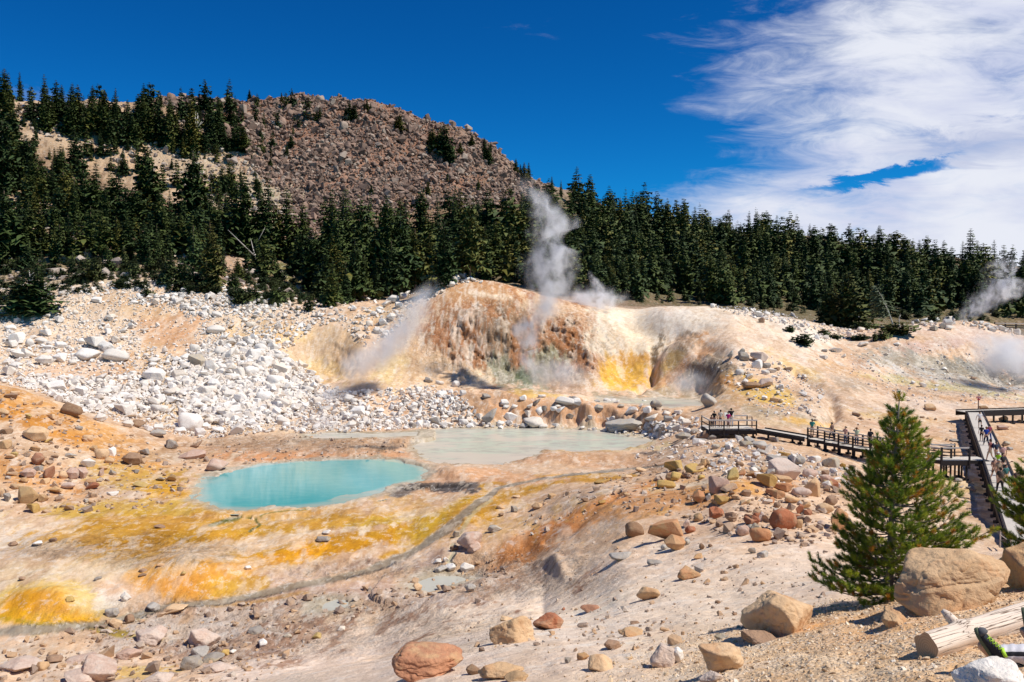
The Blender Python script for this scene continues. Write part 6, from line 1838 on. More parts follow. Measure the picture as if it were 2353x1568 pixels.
# ---------------------------------------------------------------- the young pine in the foreground
M['needles'] = None
def mat_needles():
    m, t = new_mat('pine_needles')
    a = t.n('ShaderNodeAttribute', attribute_name='rnd').outputs['Fac']
    c = t.mix(t.ss(a, 0.0, 0.5), (0.09, 0.165, 0.022), (0.25, 0.33, 0.035))
    c = t.mix(t.ss(a, 0.5, 0.80), c, (0.44, 0.48, 0.05))
    c = t.mix(t.ss(a, 0.86, 0.93), c, (0.60, 0.30, 0.05))
    b = t.n('ShaderNodeBsdfPrincipled', {'Base Color': c, 'Roughness': 0.45, 'Specular IOR Level': 0.4})
    tr = t.n('ShaderNodeBsdfTranslucent', {'Color': c})
    mx = t.n('ShaderNodeMixShader', {0: 0.4, 1: b.outputs[0], 2: tr.outputs[0]})
    t.n('ShaderNodeOutputMaterial', {'Surface': mx.outputs[0]})
    return m
M['needles'] = mat_needles()
M['pine_bark'] = mat_plain('pale_pine_bark', (0.30, 0.25, 0.20), 0.9, 0.3, 40, 0.004)

def young_pine(u0, vbase, d, left, right, label, top_u, seed, dens=1.0, vtop=None):
    """left/right: [(v, reach px)] outline of the crown on either side of the trunk"""
    r_ = np.random.RandomState(seed)
    p = P(u0, vbase, d)
    gz = float(grid_z(p.x, p.y))
    m = pxm(d)
    vtop = vtop or left[0][0]
    Hm = P(u0, vtop + 12, d).z - gz
    base = Vector((p.x, p.y, gz))
    root = empty('pine_tree', tuple(base))
    lean_x = (top_u - u0) * m
    def trunk_at(f):
        return np.array([lean_x * f, 0.04 * math.sin(f * 4), Hm * f])
    lv = np.array(left, float); rv = np.array(right, float)
    wood = MB()
    wood.tube([tuple(trunk_at(f)) for f in np.linspace(-0.03, 0.99, 12)], list(np.linspace(0.055, 0.006, 12)), 9)
    wo_ = wood.build('trunk', M['pine_bark'], root, True)
    br = MB()
    tufts = []       # pos, dir, size, colour
    nlev = int(35 * dens)
    for k in range(nlev):
        f = 0.03 + 0.93 * (k + r_.rand() * 0.6) / nlev
        nb = 7 if f < 0.8 else 5
        for b in range(nb):
            az = 2 * math.pi * (b + r_.rand() * 0.8) / nb + k * 1.1
            if r_.rand() < 0.16 and f > 0.1: continue
            v = vbase - f * (vbase - vtop)
            # tips rise, so look the outline up a little higher
            vq = v - 14
            L_ = np.interp(vq, lv[:, 0], lv[:, 1]); R_ = np.interp(vq, rv[:, 0], rv[:, 1])
            c = math.cos(az)
            reach = (R_ if c > 0 else L_)
            reach = reach * abs(c) ** 1.0 + (0.5 * (L_ + R_)) * 0.85 * (1 - abs(c))
            dirv = np.array([math.cos(az), math.sin(az), 0.0])
            rise = (0.12 + 0.40 * f + 0.15 * r_.rand())
            if f < 0.18: rise = 0.02 + 0.9 * f + 0.06 * r_.rand()
            for _ in range(3):                      # the tip rises: read the outline where the tip ends up
                vq = v - 0.6 * rise * reach - 6
                L_ = np.interp(vq, lv[:, 0], lv[:, 1]); R_ = np.interp(vq, rv[:, 0], rv[:, 1])
                reach = (R_ if c > 0 else L_) * abs(c) + (0.5 * (L_ + R_)) * 0.8 * (1 - abs(c))
            reach = max(0, reach - 9) * m * (0.50 + 0.54 * r_.rand() ** 0.6 if f > 0.18 else 0.7 + 0.32 * r_.rand())
            if reach < 0.02: continue
            p0 = trunk_at(f) - np.array([0, 0, reach * rise * 0.35])
            def at(t):
                return p0 + dirv * reach * t + np.array([0, 0, reach * rise * (t * 0.35 + 0.65 * t * t) - 0.10 * reach * math.sin(t * 3)])
            ts = np.linspace(0, 1, 6)
            br.tube([tuple(at(t)) for t in ts], list(0.004 + 0.012 * (1 - ts) * min(1, reach)), 5, cap=False)
            tufts.append((at(1.0), dirv * 0.6 + np.array([0, 0, 0.9]), 1.0))
            # side twigs
            nt = int(2 + reach / 0.085)
            for q in range(nt):
                t = 0.28 + 0.72 * (q + r_.rand()) / nt
                sdn = 1 if q % 2 else -1
                a2 = az + sdn * (0.5 + 0.5 * r_.rand())
                tl = reach * (1 - t) * 0.45 * r_.rand() + 0.05 + 0.05 * r_.rand()
                d2 = np.array([math.cos(a2), math.sin(a2), 0.35 + 0.4 * r_.rand()])
                q0 = at(t); q1 = q0 + d2 * tl
                if r_.rand() < 0.8:
                    br.tube([tuple(q0), tuple(q1)], [0.004, 0.003], 4, cap=False)
                tufts.append((q1, d2 + np.array([0, 0, 0.4]), 0.9))
                if tl > 0.11:
                    tufts.append(((q0 + q1) / 2, d2 + r_.normal(size=3) * 0.3, 0.75))
    # leader shoots at the top
    for k in range(5):
        a = k * 1.3
        tufts.append((trunk_at(1.0) + np.array([math.cos(a), math.sin(a), -0.6]) * 0.05 * (k > 0), np.array([math.cos(a) * 0.4 * (k > 0), math.sin(a) * 0.4 * (k > 0), 1.0]), 1.1))
    br.build('branches', M['pine_bark'], root, True)
    T = len(tufts)
    NN = 84
    pos_ = np.array([t[0] for t in tufts]); dr = np.array([t[1] for t in tufts]); szs = np.array([t[2] for t in tufts])
    dr /= np.linalg.norm(dr, axis=1)[:, None]
    # needles: along an 8 cm shoot, splayed forward
    along = r_.rand(T, NN)
    rnd = r_.normal(size=(T, NN, 3))
    rnd -= (rnd * dr[:, None, :]).sum(-1, keepdims=True) * dr[:, None, :]
    rnd /= np.linalg.norm(rnd, axis=-1, keepdims=True)
    nd = dr[:, None, :] * (0.55 + 0.6 * along[..., None]) + rnd * (0.95 - 0.45 * along[..., None])
    nd /= np.linalg.norm(nd, axis=-1, keepdims=True)
    L = (0.052 + 0.022 * r_.rand(T, NN))[..., None] * szs[:, None, None]
    o_ = pos_[:, None, :] + dr[:, None, :] * ((along - 0.75) * 0.085)[..., None] * szs[:, None, None]
    tip = o_ + nd * L
    sd_ = np.cross(nd, r_.normal(size=(T, NN, 3)))
    sd_ /= np.linalg.norm(sd_, axis=-1, keepdims=True)
    wv = sd_ * 0.0028
    V = np.stack([o_ - wv, o_ + wv, tip], 2).reshape(-1, 3)
    F = np.arange(len(V)).reshape(-1, 3)
    me = mesh_np('needles', V, F, False, M['needles'])
    # the odd tuft has turned orange, more of them on the inside of the crown
    cl = r_.rand(T) * 0.84
    inner = r_.rand(T) < 0.13
    cl[inner] = 0.90 + 0.1 * r_.rand(inner.sum())
    at_ = me.attributes.new('rnd', 'FLOAT', 'POINT')
    at_.data.foreach_set('value', np.repeat(np.clip(np.repeat(cl, NN) + r_.normal(size=T * NN) * 0.03, 0, 1), 3).astype(np.float32))
    link(bpy.data.objects.new('needles', me), root)
    return tag(root, label, 'pine tree')
young_pine(2043, 1422, 10.3,
    [(894,4),(925,20),(945,40),(975,50),(1050,78),(1104,112),(1140,126),(1190,108),(1237,135),(1315,134),(1335,205),(1393,205),(1430,170)],
    [(894,4),(925,19),(960,50),(995,70),(1034,102),(1100,132),(1155,176),(1217,216),(1276,204),(1340,150),(1430,70)],
    'young bushy pine with orange tinted tufts between the boulders in the foreground', 2057, 5)
young_pine(2405, 1420, 11.5,
    [(1000,6),(1060,50),(1120,85),(1160,118),(1200,120),(1250,112),(1300,116),(1360,100),(1430,60)],
    [(1000,6),(1100,60),(1200,90),(1420,60)], 'second young pine reaching in from the right edge', 2400, 8, dens=0.75)
# ---------------------------------------------------------------- boardwalk
M['dark_timber'] = mat_plain('dark_stained_timber', (0.030, 0.024, 0.022), 0.75, 0.35, 8, 0.004)
M['grey_timber'] = mat_plain('weathered_grey_timber', (0.50, 0.45, 0.40), 0.85, 0.2, 10, 0.004)
M['plank'] = mat_plain('pale_dusty_planks', (0.62, 0.56, 0.48), 0.85, 0.15, 5, 0.003)
def planks(mb, a, b, wv, z0, z1, pw=0.14, gap=0.02, th=0.045):
    """planks laid across the run from a to b (xy); wv = vector across the width"""
    a, b, wv = Vector(a).to_2d(), Vector(b).to_2d(), Vector(wv).to_2d()
    L = (b - a).length
    n = max(1, int(L / (pw + gap)))
    d = (b - a) / n
    for i in range(n):
        p0 = a + d * i; p1 = p0 + d * (pw / (pw + gap))
        za = z0 + (z1 - z0) * i / n
        q = [p0, p1, p1 + wv, p0 + wv]
        vs = [(c.x, c.y, za - th) for c in q] + [(c.x, c.y, za) for c in q]
        mb.add(vs, [(3, 2, 1, 0), (4, 5, 6, 7), (0, 1, 5, 4), (1, 2, 6, 5), (2, 3, 7, 6), (3, 0, 4, 7)])
def gz(x, y):
    return float(grid_z(x, y))
def leg(root, x, y, ztop, s=0.16, footing=True):
    g = gz(x, y) - 0.15
    if ztop - g < 0.1: return
    b = MB(); b.box((x, y, (g + ztop) / 2), (s, s, ztop - g))
    if footing: b.box((x, y, g + 0.22), (s * 2.6, s * 2.2, 0.2))
    b.build('leg', M['dark_timber'], root)
def post(root, x, y, z0, z1, s=0.11):
    b = MB(); b.box((x, y, (z0 + z1) / 2), (s, s, z1 - z0)); b.build('post', M['dark_timber'], root)
def rail(root, a, b, name='rail', mat='dark_timber', w=0.045, h=0.10):
    m = MB(); m.beam(a, b, w, h); m.build(name, M[mat], root)

# viewing platform
pl = empty('viewing_platform')
X0, X1, Y0, Y1, ZP = 19.69, 24.39, 80.0, 83.1, -11.43
b = MB(); planks(b, (X0, Y0), (X1, Y0), (0, Y1 - Y0, 0), ZP, ZP); b.build('deck', M['plank'], pl)
b = MB(); b.box(((X0 + X1) / 2, Y0 - 0.04, ZP - 0.24), (X1 - X0 + 0.1, 0.07, 0.42)); b.box(((X0 + X1) / 2, Y1 + 0.04, ZP - 0.24), (X1 - X0 + 0.1, 0.07, 0.42))
b.box((X0 - 0.04, (Y0 + Y1) / 2, ZP - 0.24), (0.07, Y1 - Y0, 0.42)); b.box((X1 + 0.04, (Y0 + Y1) / 2, ZP - 0.24), (0.07, Y1 - Y0, 0.42))
for yy in (80.9, 81.7, 82.5): b.box(((X0 + X1) / 2, yy, ZP - 0.2), (X1 - X0 - 0.1, 0.08, 0.26))
b.build('frame', M['dark_timber'], pl)
fx = [X0, 21.15, 22.6, X1]
for x in fx: post(pl, x, Y0 - 0.12, ZP - 0.55, ZP + 1.0)
for x in (X0, X0 + 1.6, X1 - 2.6 + 1.2, X1): pass
for (x, y) in ((X0, Y1), (X1 - 2.0, Y1), (X1, Y1)): post(pl, x, y, ZP - 0.4, ZP + 1.08, 0.14 if x == X1 - 2.0 else 0.11)
for z, mt, h in ((0.98, 'grey_timber', 0.13), (0.46, 'dark_timber', 0.09), (0.10, 'dark_timber', 0.09)):
    rail(pl, (X0 - 0.05, Y0 - 0.19, ZP + z), (X1 + 0.05, Y0 - 0.19, ZP + z), mat=mt, h=h, w=0.06 if z < 0.9 else 0.14)
for z, mt, h in ((0.98, 'grey_timber', 0.12), (0.46, 'dark_timber', 0.09)):
    rail(pl, (X0, Y0, ZP + z), (X0, Y1, ZP + z), mat=mt, h=h, w=0.1)
    rail(pl, (X1 - 2.0, Y1 - 0.08, ZP + z + 0.06), (X1, Y1 - 0.08, ZP + z + 0.06), mat=mt, h=h, w=0.1)
for x in (X0 + 0.2, 21.2, 22.7, X1 - 0.2):
    for y in (Y0 + 0.3, Y1 - 0.3): leg(pl, x, y, ZP - 0.3)
tag(pl, 'dark timber viewing platform with grey rails where several visitors stand', 'platform')

# information panel on the platform
ip = empty('information_panel', (23.0 - 0.1, Y1 - 0.25, ZP))
b = MB(); b.box((-0.42, 0, 0.5), (0.05, 0.05, 1.0)); b.box((0.42, 0, 0.5), (0.05, 0.05, 1.0)); b.build('stand', M['grey_timber'], ip)
b = MB(); R = Matrix.Rotation(math.radians(55), 3, 'X'); b.box((0, 0, 1.12), (0.98, 0.62, 0.05), mat=R); b.build('frame', M['grey_timber'], ip)
b = MB(); b.box((0, -0.026 * math.sin(math.radians(55)), 1.12 + 0.026 * math.cos(math.radians(55))), (0.86, 0.5, 0.012), mat=R); b.build('board', mat_plain('pale_print', (0.55, 0.55, 0.50), 0.5, 0.3, 14), ip)
ip.location.x = 22.45
tag(ip, 'tilted pale information panel standing behind the visitors on the platform', 'information panel')

# ramp and stepped railed walkway
def walk(name, pts, width, label, rails_near=False, rails_far=False, steps=None, curb=False, leg_every=2.2, plank_w=0.14, beam_h=0.3, rail_from=0, legs=True, bars=(0.70, 0.46, 0.20)):
    """pts: near-edge points (x, y, z); the width goes to the far side"""
    root = empty(name)
    dk = MB(); bm_ = MB()
    for i in range(len(pts) - 1):
        a, c = Vector(pts[i]), Vector(pts[i + 1])
        d = (c - a).to_2d().normalized()
        nrm = Vector((-d.y, d.x)) if (-d.y * 0 + d.x) > 0 else Vector((d.y, -d.x))
        if nrm.y < 0 and abs(nrm.y) > 0.2: nrm = -nrm
        wv = nrm * width
        z0, z1 = a.z, c.z
        if steps: z1 = z0
        planks(dk, a, c, (wv.x, wv.y, 0), z0, z1, plank_w)
        for off in (0.0, 1.0):
            o2 = wv * off
            bm_.beam((a.x + o2.x, a.y + o2.y, z0 - beam_h / 2 - 0.02), (c.x + o2.x, c.y + o2.y, z1 - beam_h / 2 - 0.02), 0.08, beam_h)
            if curb:
                cb_ = MB(); cb_.beam((a.x + o2.x, a.y + o2.y, z0 + 0.07), (c.x + o2.x, c.y + o2.y, z1 + 0.07), 0.10, 0.12); cb_.build('kerb_rail', M['dark_timber'], root)
        L = (c - a).length
        n = max(1, int(L / leg_every))
        if legs:
            for k in range(n):
                t = (k + 0.5) / n if n > 1 else 0.05
                q = a.lerp(c, t)
                for off in (0.06, 0.94):
                    leg(root, q.x + wv.x * off, q.y + wv.y * off, q.z - 0.1)
        if i >= rail_from:
            for side_, on in ((0.0, rails_near), (1.0, rails_far)):
                if not on: continue
                ax, ay, cx_, cy_ = a.x + wv.x * side_, a.y + wv.y * side_, c.x + wv.x * side_, c.y + wv.y * side_
                post(root, ax, ay, z0 - 0.9 if side_ == 0 else z0 - 0.3, z0 + 1.05, 0.13)
                if i == len(pts) - 2: post(root, cx_, cy_, z1 - 0.6, z1 + 1.05, 0.13)
                rail(root, (ax, ay, z0 + 0.97), (cx_, cy_, z1 + 0.97), mat='grey_timber', h=0.10, w=0.12)
                for zz in bars:
                    rail(root, (ax, ay, z0 + zz), (cx_, cy_, z1 + zz), h=0.07)
    dk.build('deck', M['plank'], root)
    bm_.build('frame', M['dark_timber'], root)
    return tag(root, label, 'boardwalk')
walk('ramp', [(24.43, 80.1, -11.45), (27.75, 75.9, -11.66)], 1.5, 'sloping boardwalk ramp without rails leading off the viewing platform', curb=True, leg_every=2.4)
def wl(d): return 27.9 + 0.667 * (75.5 - d)
nodes = [(wl(75.5), 75.5, -11.62), (wl(74.0), 74.0, -11.70), (wl(72.8), 72.8, -11.78), (wl(71.6), 71.6, -11.82), (wl(70.2), 70.2, -11.82), (wl(68.4), 68.4, -11.80), (wl(66.6), 66.6, -11.78), (wl(65.0), 65.0, -11.76)]
walk('railed_walkway', nodes, 1.5, 'stepped boardwalk with four bar railings, partly hidden by the pine', rails_near=True, rails_far=True, steps=True)
# side platform with rails and braced legs
sp_ = empty('side_platform')
xa, xb, ya, yb, zz = 34.9, 37.15, 65.0, 66.6, -11.76
b = MB(); planks(b, (xa, ya), (xb + 1.6, ya), (0, yb - ya, 0), zz, zz); b.build('deck', M['plank'], sp_)
b = MB(); b.box(((xa + xb) / 2, ya - 0.04, zz - 0.24), (xb - xa, 0.08, 0.4)); b.box(((xb + xb + 1.6) / 2, ya - 0.04, zz - 0.16), (1.6, 0.08, 0.26)); b.box(((xa + xb) / 2 + 0.8, yb + 0.04, zz - 0.16), (xb - xa + 1.6, 0.08, 0.26)); b.build('frame', M['dark_timber'], sp_)
b = MB()
b.beam((xa - 1.3, ya + 0.2, zz - 1.0), (xa + 0.1, ya, zz - 1.75), 0.1, 0.1); b.beam((xa - 1.5, ya + 0.2, zz - 0.7), (xa + 0.1, ya, zz - 1.5), 0.1, 0.1); b.build('brace', M['dark_timber'], sp_)
for x in (xa + 0.05, xa + 0.3, xa + 0.85, xa + 1.2, xb - 0.5, xb - 0.1): leg(sp_, x, ya + 0.15, zz - 0.3, 0.11)
for x in (xa + 0.1, xa + 1.2, xb): leg(sp_, x, yb - 0.15, zz - 0.3, 0.13)
for x in (xa, xb): post(sp_, x, ya - 0.06, zz - 0.7, zz + 1.05, 0.12)
for x in (xa - 0.2, xb - 0.3): post(sp_, x, yb, zz - 0.3, zz + 1.1, 0.1)
for yy in (ya - 0.06, yb):
    rail(sp_, (xa, yy, zz + 1.0), (xb - (0.3 if yy == yb else 0), yy, zz + 1.0), mat='grey_timber', h=0.11, w=0.12)
    for q in (0.66, 0.36): rail(sp_, (xa, yy, zz + q), (xb - (0.3 if yy == yb else 0), yy, zz + q), h=0.07)
tag(sp_, 'small railed landing on legs joining the long bare boardwalk', 'platform')
# long bare walkway
def wz(d): return -11.86 + (d - 65) * (0.012 if d > 65 else 0.028)
def wx(d): return 38.3 + 0.52 * (d - 65)
mw = empty('main_walkway')
dk = MB(); fr = MB()
ds = np.arange(34.0, 95.01, 0.165)
for d0_ in ds:
    z = wz(d0_); x = wx(d0_); w = 2.0
    dk.add([(x, d0_, z - .045), (x + .075, d0_ + .145, z - .045), (x + w + .075, d0_ + .145, z - .045), (x + w, d0_, z - .045), (x, d0_, z), (x + .075, d0_ + .145, z), (x + w + .075, d0_ + .145, z), (x + w, d0_, z)],
           [(0, 1, 2, 3), (7, 6, 5, 4), (0, 4, 5, 1), (1, 5, 6, 2), (2, 6, 7, 3), (3, 7, 4, 0)])
dk.build('deck', M['plank'], mw)
brk = [34, 42, 50, 57, 65, 74, 84, 95.1]
for a_, c_ in zip(brk[:-1], brk[1:]):
    for off in (-0.04, 2.04):
        fr.beam((wx(a_) + off, a_, wz(a_) - 0.2), (wx(c_) + off, c_, wz(c_) - 0.2), 0.08, 0.34)
fr.build('frame', M['dark_timber'], mw)
for off in (0.06, 1.94):
    for a_, c_ in zip(brk[:-1], brk[1:]):
        k = MB(); k.beam((wx(a_) + off, a_, wz(a_) + 0.08), (wx(c_) + off, c_, wz(c_) + 0.08), 0.11, 0.12); k.build('kerb_rail', M['dark_timber'], mw)
for d0_ in np.arange(35, 95, 2.3):
    for off in (0.05, 1.95): leg(mw, wx(d0_) + off, d0_, wz(d0_) - 0.2)
tag(mw, 'long dusty boardwalk without railings, crowded with walkers at the right', 'boardwalk')
walk('back_walkway', [(wx(95) + 0.0, 95.2, wz(95) + 0.01), (wx(95) + 20, 98.0, wz(95) + 0.25)], 1.7, 'boardwalk running off to the right edge behind the red sign corner', curb=True, leg_every=2.5, beam_h=0.55)  # beam deepened to cover the fascia and the dark shadow band beneath it
# handrail on the near end of the long boardwalk
hr_ = empty('handrail')
q = [P(2299, 1217, 43.5), P(2324, 1234, 41.5)]
z_ = wz(42)
for p_ in q:
    b = MB(); b.tube([(p_.x, p_.y, z_ - 0.3), tuple(p_)], [0.035, 0.035], 8); b.build('post', M['grey_timber'], hr_)
b = MB(); b.tube([tuple(q[0]), tuple(q[1])], [0.035, 0.035], 8); b.tube([tuple(q[0] - Vector((0, 0, .3))), tuple(q[1] - Vector((0, 0, .3)))], [0.025, 0.025], 8); b.build('rail', M['grey_timber'], hr_)
tag(hr_, 'short grey handrail at the near end of the long boardwalk', 'handrail')
# railing far behind on the right skyline of the pale slope
fe = empty('railing')
a_, c_ = P(2286, 744, 168), P(2480, 748, 168)
n = 9
for i in range(n):
    q0 = a_.lerp(c_, i / (n - 1))
    b = MB(); b.box((q0.x, q0.y, q0.z - 1.0), (0.22, 0.22, 2.6)); b.build('post', M['dark_timber'], fe)
for dz, mt in ((0.1, 'grey_timber'), (-0.35, 'dark_timber'), (-0.8, 'dark_timber')):
    b = MB(); b.beam(a_ + Vector((0, -.1, dz)), c_ + Vector((0, -.1, dz)), 0.1, 0.22); b.build('rail', M[mt], fe)
tag(fe, 'distant boardwalk railing behind the pale crest at the right edge', 'railing')
# red warning sign
sg = empty('warning_sign')
px_ = wx(95) + 1.0; py_ = 97.6
sz0 = gz(px_, py_)
toppx = P(2248.5, 911, py_)
b = MB(); b.box((toppx.x, py_, (sz0 + toppx.z) / 2), (0.09, 0.09, toppx.z - sz0)); b.build('post', mat_plain('brown_post', (0.16, 0.08, 0.06), 0.8), sg)
red = mat_plain('red_enamel', (0.42, 0.03, 0.04), 0.5, 0.1)
wht = mat_plain('white_enamel', (0.8, 0.78, 0.76), 0.5, 0.05)
b = MB(); b.box((toppx.x, py_ - 0.07, toppx.z - 0.14), (0.60, 0.03, 0.24)); bo = b.build('board', red, sg)
b = MB(); b.box((toppx.x, py_ - 0.07, toppx.z - 0.40), (0.36, 0.03, 0.16)); b.build('board', red, sg)
b = MB()
for i in range(6):
    b.box((toppx.x - 0.2 + i * 0.08, py_ - 0.09, toppx.z - 0.10), (0.045, 0.008, 0.05))
    b.box((toppx.x - 0.2 + i * 0.08, py_ - 0.09, toppx.z - 0.19), (0.05, 0.008, 0.03))
lt = b.build('lettering', wht, sg)
tag(sg, 'small red warning sign on a thin post beside the boardwalk corner', 'sign')

# ---------------------------------------------------------------- people
def skin_mesh(name, verts, edges, root=0, sub=1):
    """verts: (x,y,z,r)"""
    me = bpy.data.meshes.new(name)
    me.from_pydata([v[:3] for v in verts], edges, [])
    o = bpy.data.objects.new(name, me)
    sc.collection.objects.link(o)
    md = o.modifiers.new('s', 'SKIN')
    md.use_smooth_shade = True
    for i, v in enumerate(verts):
        me.skin_vertices[0].data[i].radius = (v[3], v[3] if len(v) < 5 else v[4])
    me.skin_vertices[0].data[root].use_root = True
    if sub:
        s = o.modifiers.new('b', 'SUBSURF'); s.levels = s.render_levels = sub
    dg = bpy.context.evaluated_depsgraph_get()
    dg.update()
    m2 = bpy.data.meshes.new_from_object(o.evaluated_get(dg))
    m2.name = name
    bpy.data.objects.remove(o)
    return m2
def figure(pose):
    """joint positions, facing -Y (towards the camera)"""
    J = dict(pel=(0, 0, .94), sp=(0, 0, 1.12), ch=(0, 0, 1.32), nk=(0, 0, 1.49), hd=(0, -.015, 1.56), ht=(0, -.02, 1.66))
    L = dict(sh=.17, el=(.25, .02, 1.14), wr=(.27, -.06, .90), hip=.095, kn=(.10, -.02, .50), an=(.10, .02, .08), toe=(.12, -.16, .04))
    A = {s: dict(L) for s in (-1, 1)}
    if pose == 'walk':
        A[1].update(kn=(.10, -.14, .52), an=(.10, -.22, .09), toe=(.11, -.39, .06), wr=(.25, .10, .90))
        A[-1].update(kn=(.10, .06, .49), an=(.10, .24, .14), toe=(.11, .12, .04), wr=(.25, -.18, .93))
    if pose == 'binoculars':
        for s in (-1, 1): A[s].update(el=(.30, -.16, 1.38), wr=(.09, -.20, 1.58))
    if pose == 'camera':
        for s in (-1, 1): A[s].update(el=(.26, -.06, 1.18), wr=(.10, -.26, 1.34))
    if pose == 'spread':
        A[1].update(el=(.36, .0, 1.24), wr=(.50, -.05, 1.08)); A[-1].update(el=(.34, .0, 1.22), wr=(.42, -.02, .98))
        A[1].update(kn=(.10, -.10, .52), an=(.10, -.10, .09), toe=(.11, -.27, .04))
    if pose == 'lean':
        for s in (-1, 1): A[s].update(el=(.22, -.18, 1.18), wr=(.18, -.38, 1.02))
    if pose == 'child':
        pass
    return J, A
POSES = {}
def build_pose(pose):
    J, A = figure(pose)
    V = [(*J['pel'], .125, .10), (*J['sp'], .115, .09), (*J['ch'], .135, .10), (*J['nk'], .05), (*J['hd'], .075, .085), (*J['ht'], .078, .092)]
    E = [(0, 1), (1, 2), (2, 3), (3, 4), (4, 5)]
    # nose and chin give the head a face side
    n0 = len(V); V.append((0, -.115, 1.585, .014)); E.append((4, n0))
    for s in (-1, 1):
        a = A[s]
        i = len(V)
        sx = lambda p: (p[0] * s, p[1], p[2])
        V += [(s * a['sh'], 0, 1.40, .055), (*sx(a['el']), .038), (*sx(a['wr']), .025)]
        E += [(2, i), (i, i + 1), (i + 1, i + 2)]
        w = Vector(sx(a['wr'])); d = (w - Vector(sx(a['el']))).normalized()
        pm = w + d * .07
        V.append((*pm, .026, .016)); E.append((i + 2, i + 3))
        side = d.cross(Vector((0, 1, 0.01))).normalized()
        for k, (off, ln) in enumerate(((-.028, .060), (-.010, .075), (.009, .070), (.027, .055))):
            j = len(V)
            q = pm + side * off + d * .03
            V += [(*q, .008), (*(q + d * ln * .55 + Vector((0, -.006, 0))), .007), (*(q + d * ln * .9 + Vector((0, -.018, -.004))), .006)]
            E += [(i + 3, j), (j, j + 1), (j + 1, j + 2)]
        j = len(V)
        th = w + d * .03 + side * -.036
        V += [(*th, .010), (*(th + d * .035 + side * -.012 + Vector((0, -.012, 0))), .008)]
        E += [(i + 2, j), (j, j + 1)]
        h = len(V)
        V += [(s * a['hip'], 0, .88, .09, .10), (*sx(a['kn']), .058), (*sx(a['an']), .038), (*sx(a['toe']), .036, .028)]
        E += [(0, h), (h, h + 1), (h + 1, h + 2), (h + 2, h + 3)]
    body = skin_mesh('person', V, E)
    # shirt
    V = [(0, 0, .93, .135, .115), (*J['sp'], .132, .105), (*J['ch'], .15, .118), (0, 0, 1.45, .075)]
    E = [(0, 1), (1, 2), (2, 3)]
    for s in (-1, 1):
        a = A[s]; e = Vector((a['el'][0] * s, a['el'][1], a['el'][2])); sh = Vector((a['sh'] * s, 0, 1.40))
        i = len(V); V += [(*sh, .070), (*sh.lerp(e, .8), .052)]; E += [(2, i), (i, i + 1)]
    shirt = skin_mesh('shirt', V, E)
    def legs_(full):
        V = [(0, 0, .98, .13, .108), (0, 0, .90, .125, .11)]; E = [(0, 1)]
        for s in (-1, 1):
            a = A[s]; k = Vector((a['kn'][0] * s, a['kn'][1], a['kn'][2])); an = Vector((a['an'][0] * s, a['an'][1], a['an'][2]))
            i = len(V); V += [(s * a['hip'], 0, .86, .10, .112), (*(k + Vector((0, 0, .04))), .076)]; E += [(1, i), (i, i + 1)]
            if full: V += [(*an.lerp(k, .1), .056)]; E += [(i + 1, i + 2)]
        return skin_mesh('trousers' if full else 'shorts', V, E)
    V = []; E = []
    for s in (-1, 1):
        a = A[s]; i = len(V)
        V += [(a['an'][0] * s, a['an'][1] + .03, a['an'][2] - .02, .045), (a['toe'][0] * s, a['toe'][1] + .05, a['toe'][2], .045, .035)]; E += [(i, i + 1)]
    # two shoes share the mesh of one pair
    sh_l = skin_mesh('shoe', V[:2], [(0, 1)]); sh_r = skin_mesh('shoe', V[2:], [(0, 1)])
    POSES[pose] = dict(body=body, shirt=shirt, trousers=legs_(True), shorts=legs_(False), shoes=(sh_l, sh_r))
for p_ in ('stand', 'walk', 'binoculars', 'camera', 'spread', 'lean'): build_pose(p_)
def cap_mesh(name, brim, hair=False):
    v, f = ICO[3]
    v = v.copy()
    q = np.array([.094, .105, .098]) * (1.03 if hair else 1.07)
    w = v * q + np.array([0, -.012 if not hair else .006, 1.625])
    if hair:
        w[:, 1] += np.where((v[:, 1] < -0.15) & (v[:, 2] < 0.42), .06, 0)
        w[:, 2] = np.maximum(w[:, 2], 1.53)
    else:
        low = v[:, 2] < 0.1
        w[low, 2] = 1.638
        rad = np.hypot(v[:, 0], v[:, 1])
        ring = (v[:, 2] < 0.1) & (v[:, 2] > -0.25)
        if brim == 'round':
            w[ring, 0] *= 1.75; w[ring, 1] = (w[ring, 1] + .012) * 1.7 - .012; w[ring, 2] -= .01
        else:
            fr_ = ring & (v[:, 1] < -0.4)
            w[fr_, 1] -= .075; w[fr_, 2] -= .012
    return mesh_np(name, w, f, True, None)
HAIR = cap_mesh('hair', None, True); HATR = cap_mesh('hat', 'round'); CAPM = cap_mesh('cap', 'peak')
v_, f_ = rock_verts(9001, 3, .5, .02, 1.0, 14)
v_ = v_ / np.ptp(v_, axis=0)[None] * np.array([.30, .17, .44]) + np.array([0, .19, 1.22])
PACK = mesh_np('backpack', v_, f_, True, None)
_CM = {}
def cloth(c):
    k = tuple(round(x, 3) for x in c)
    if k not in _CM: _CM[k] = mat_plain('cloth', c, 0.85, 0.18, 14)
    return _CM[k]
SKIN = mat_plain('skin', (0.50, 0.30, 0.20), 0.6, 0.06, 20)
def child_obj(name, me, mt, root):
    o = bpy.data.objects.new(name, me)
    link(o, root)
    if not me.materials: me.materials.append(None)
    o.material_slots[0].link = 'OBJECT'
    o.material_slots[0].material = mt
    return o
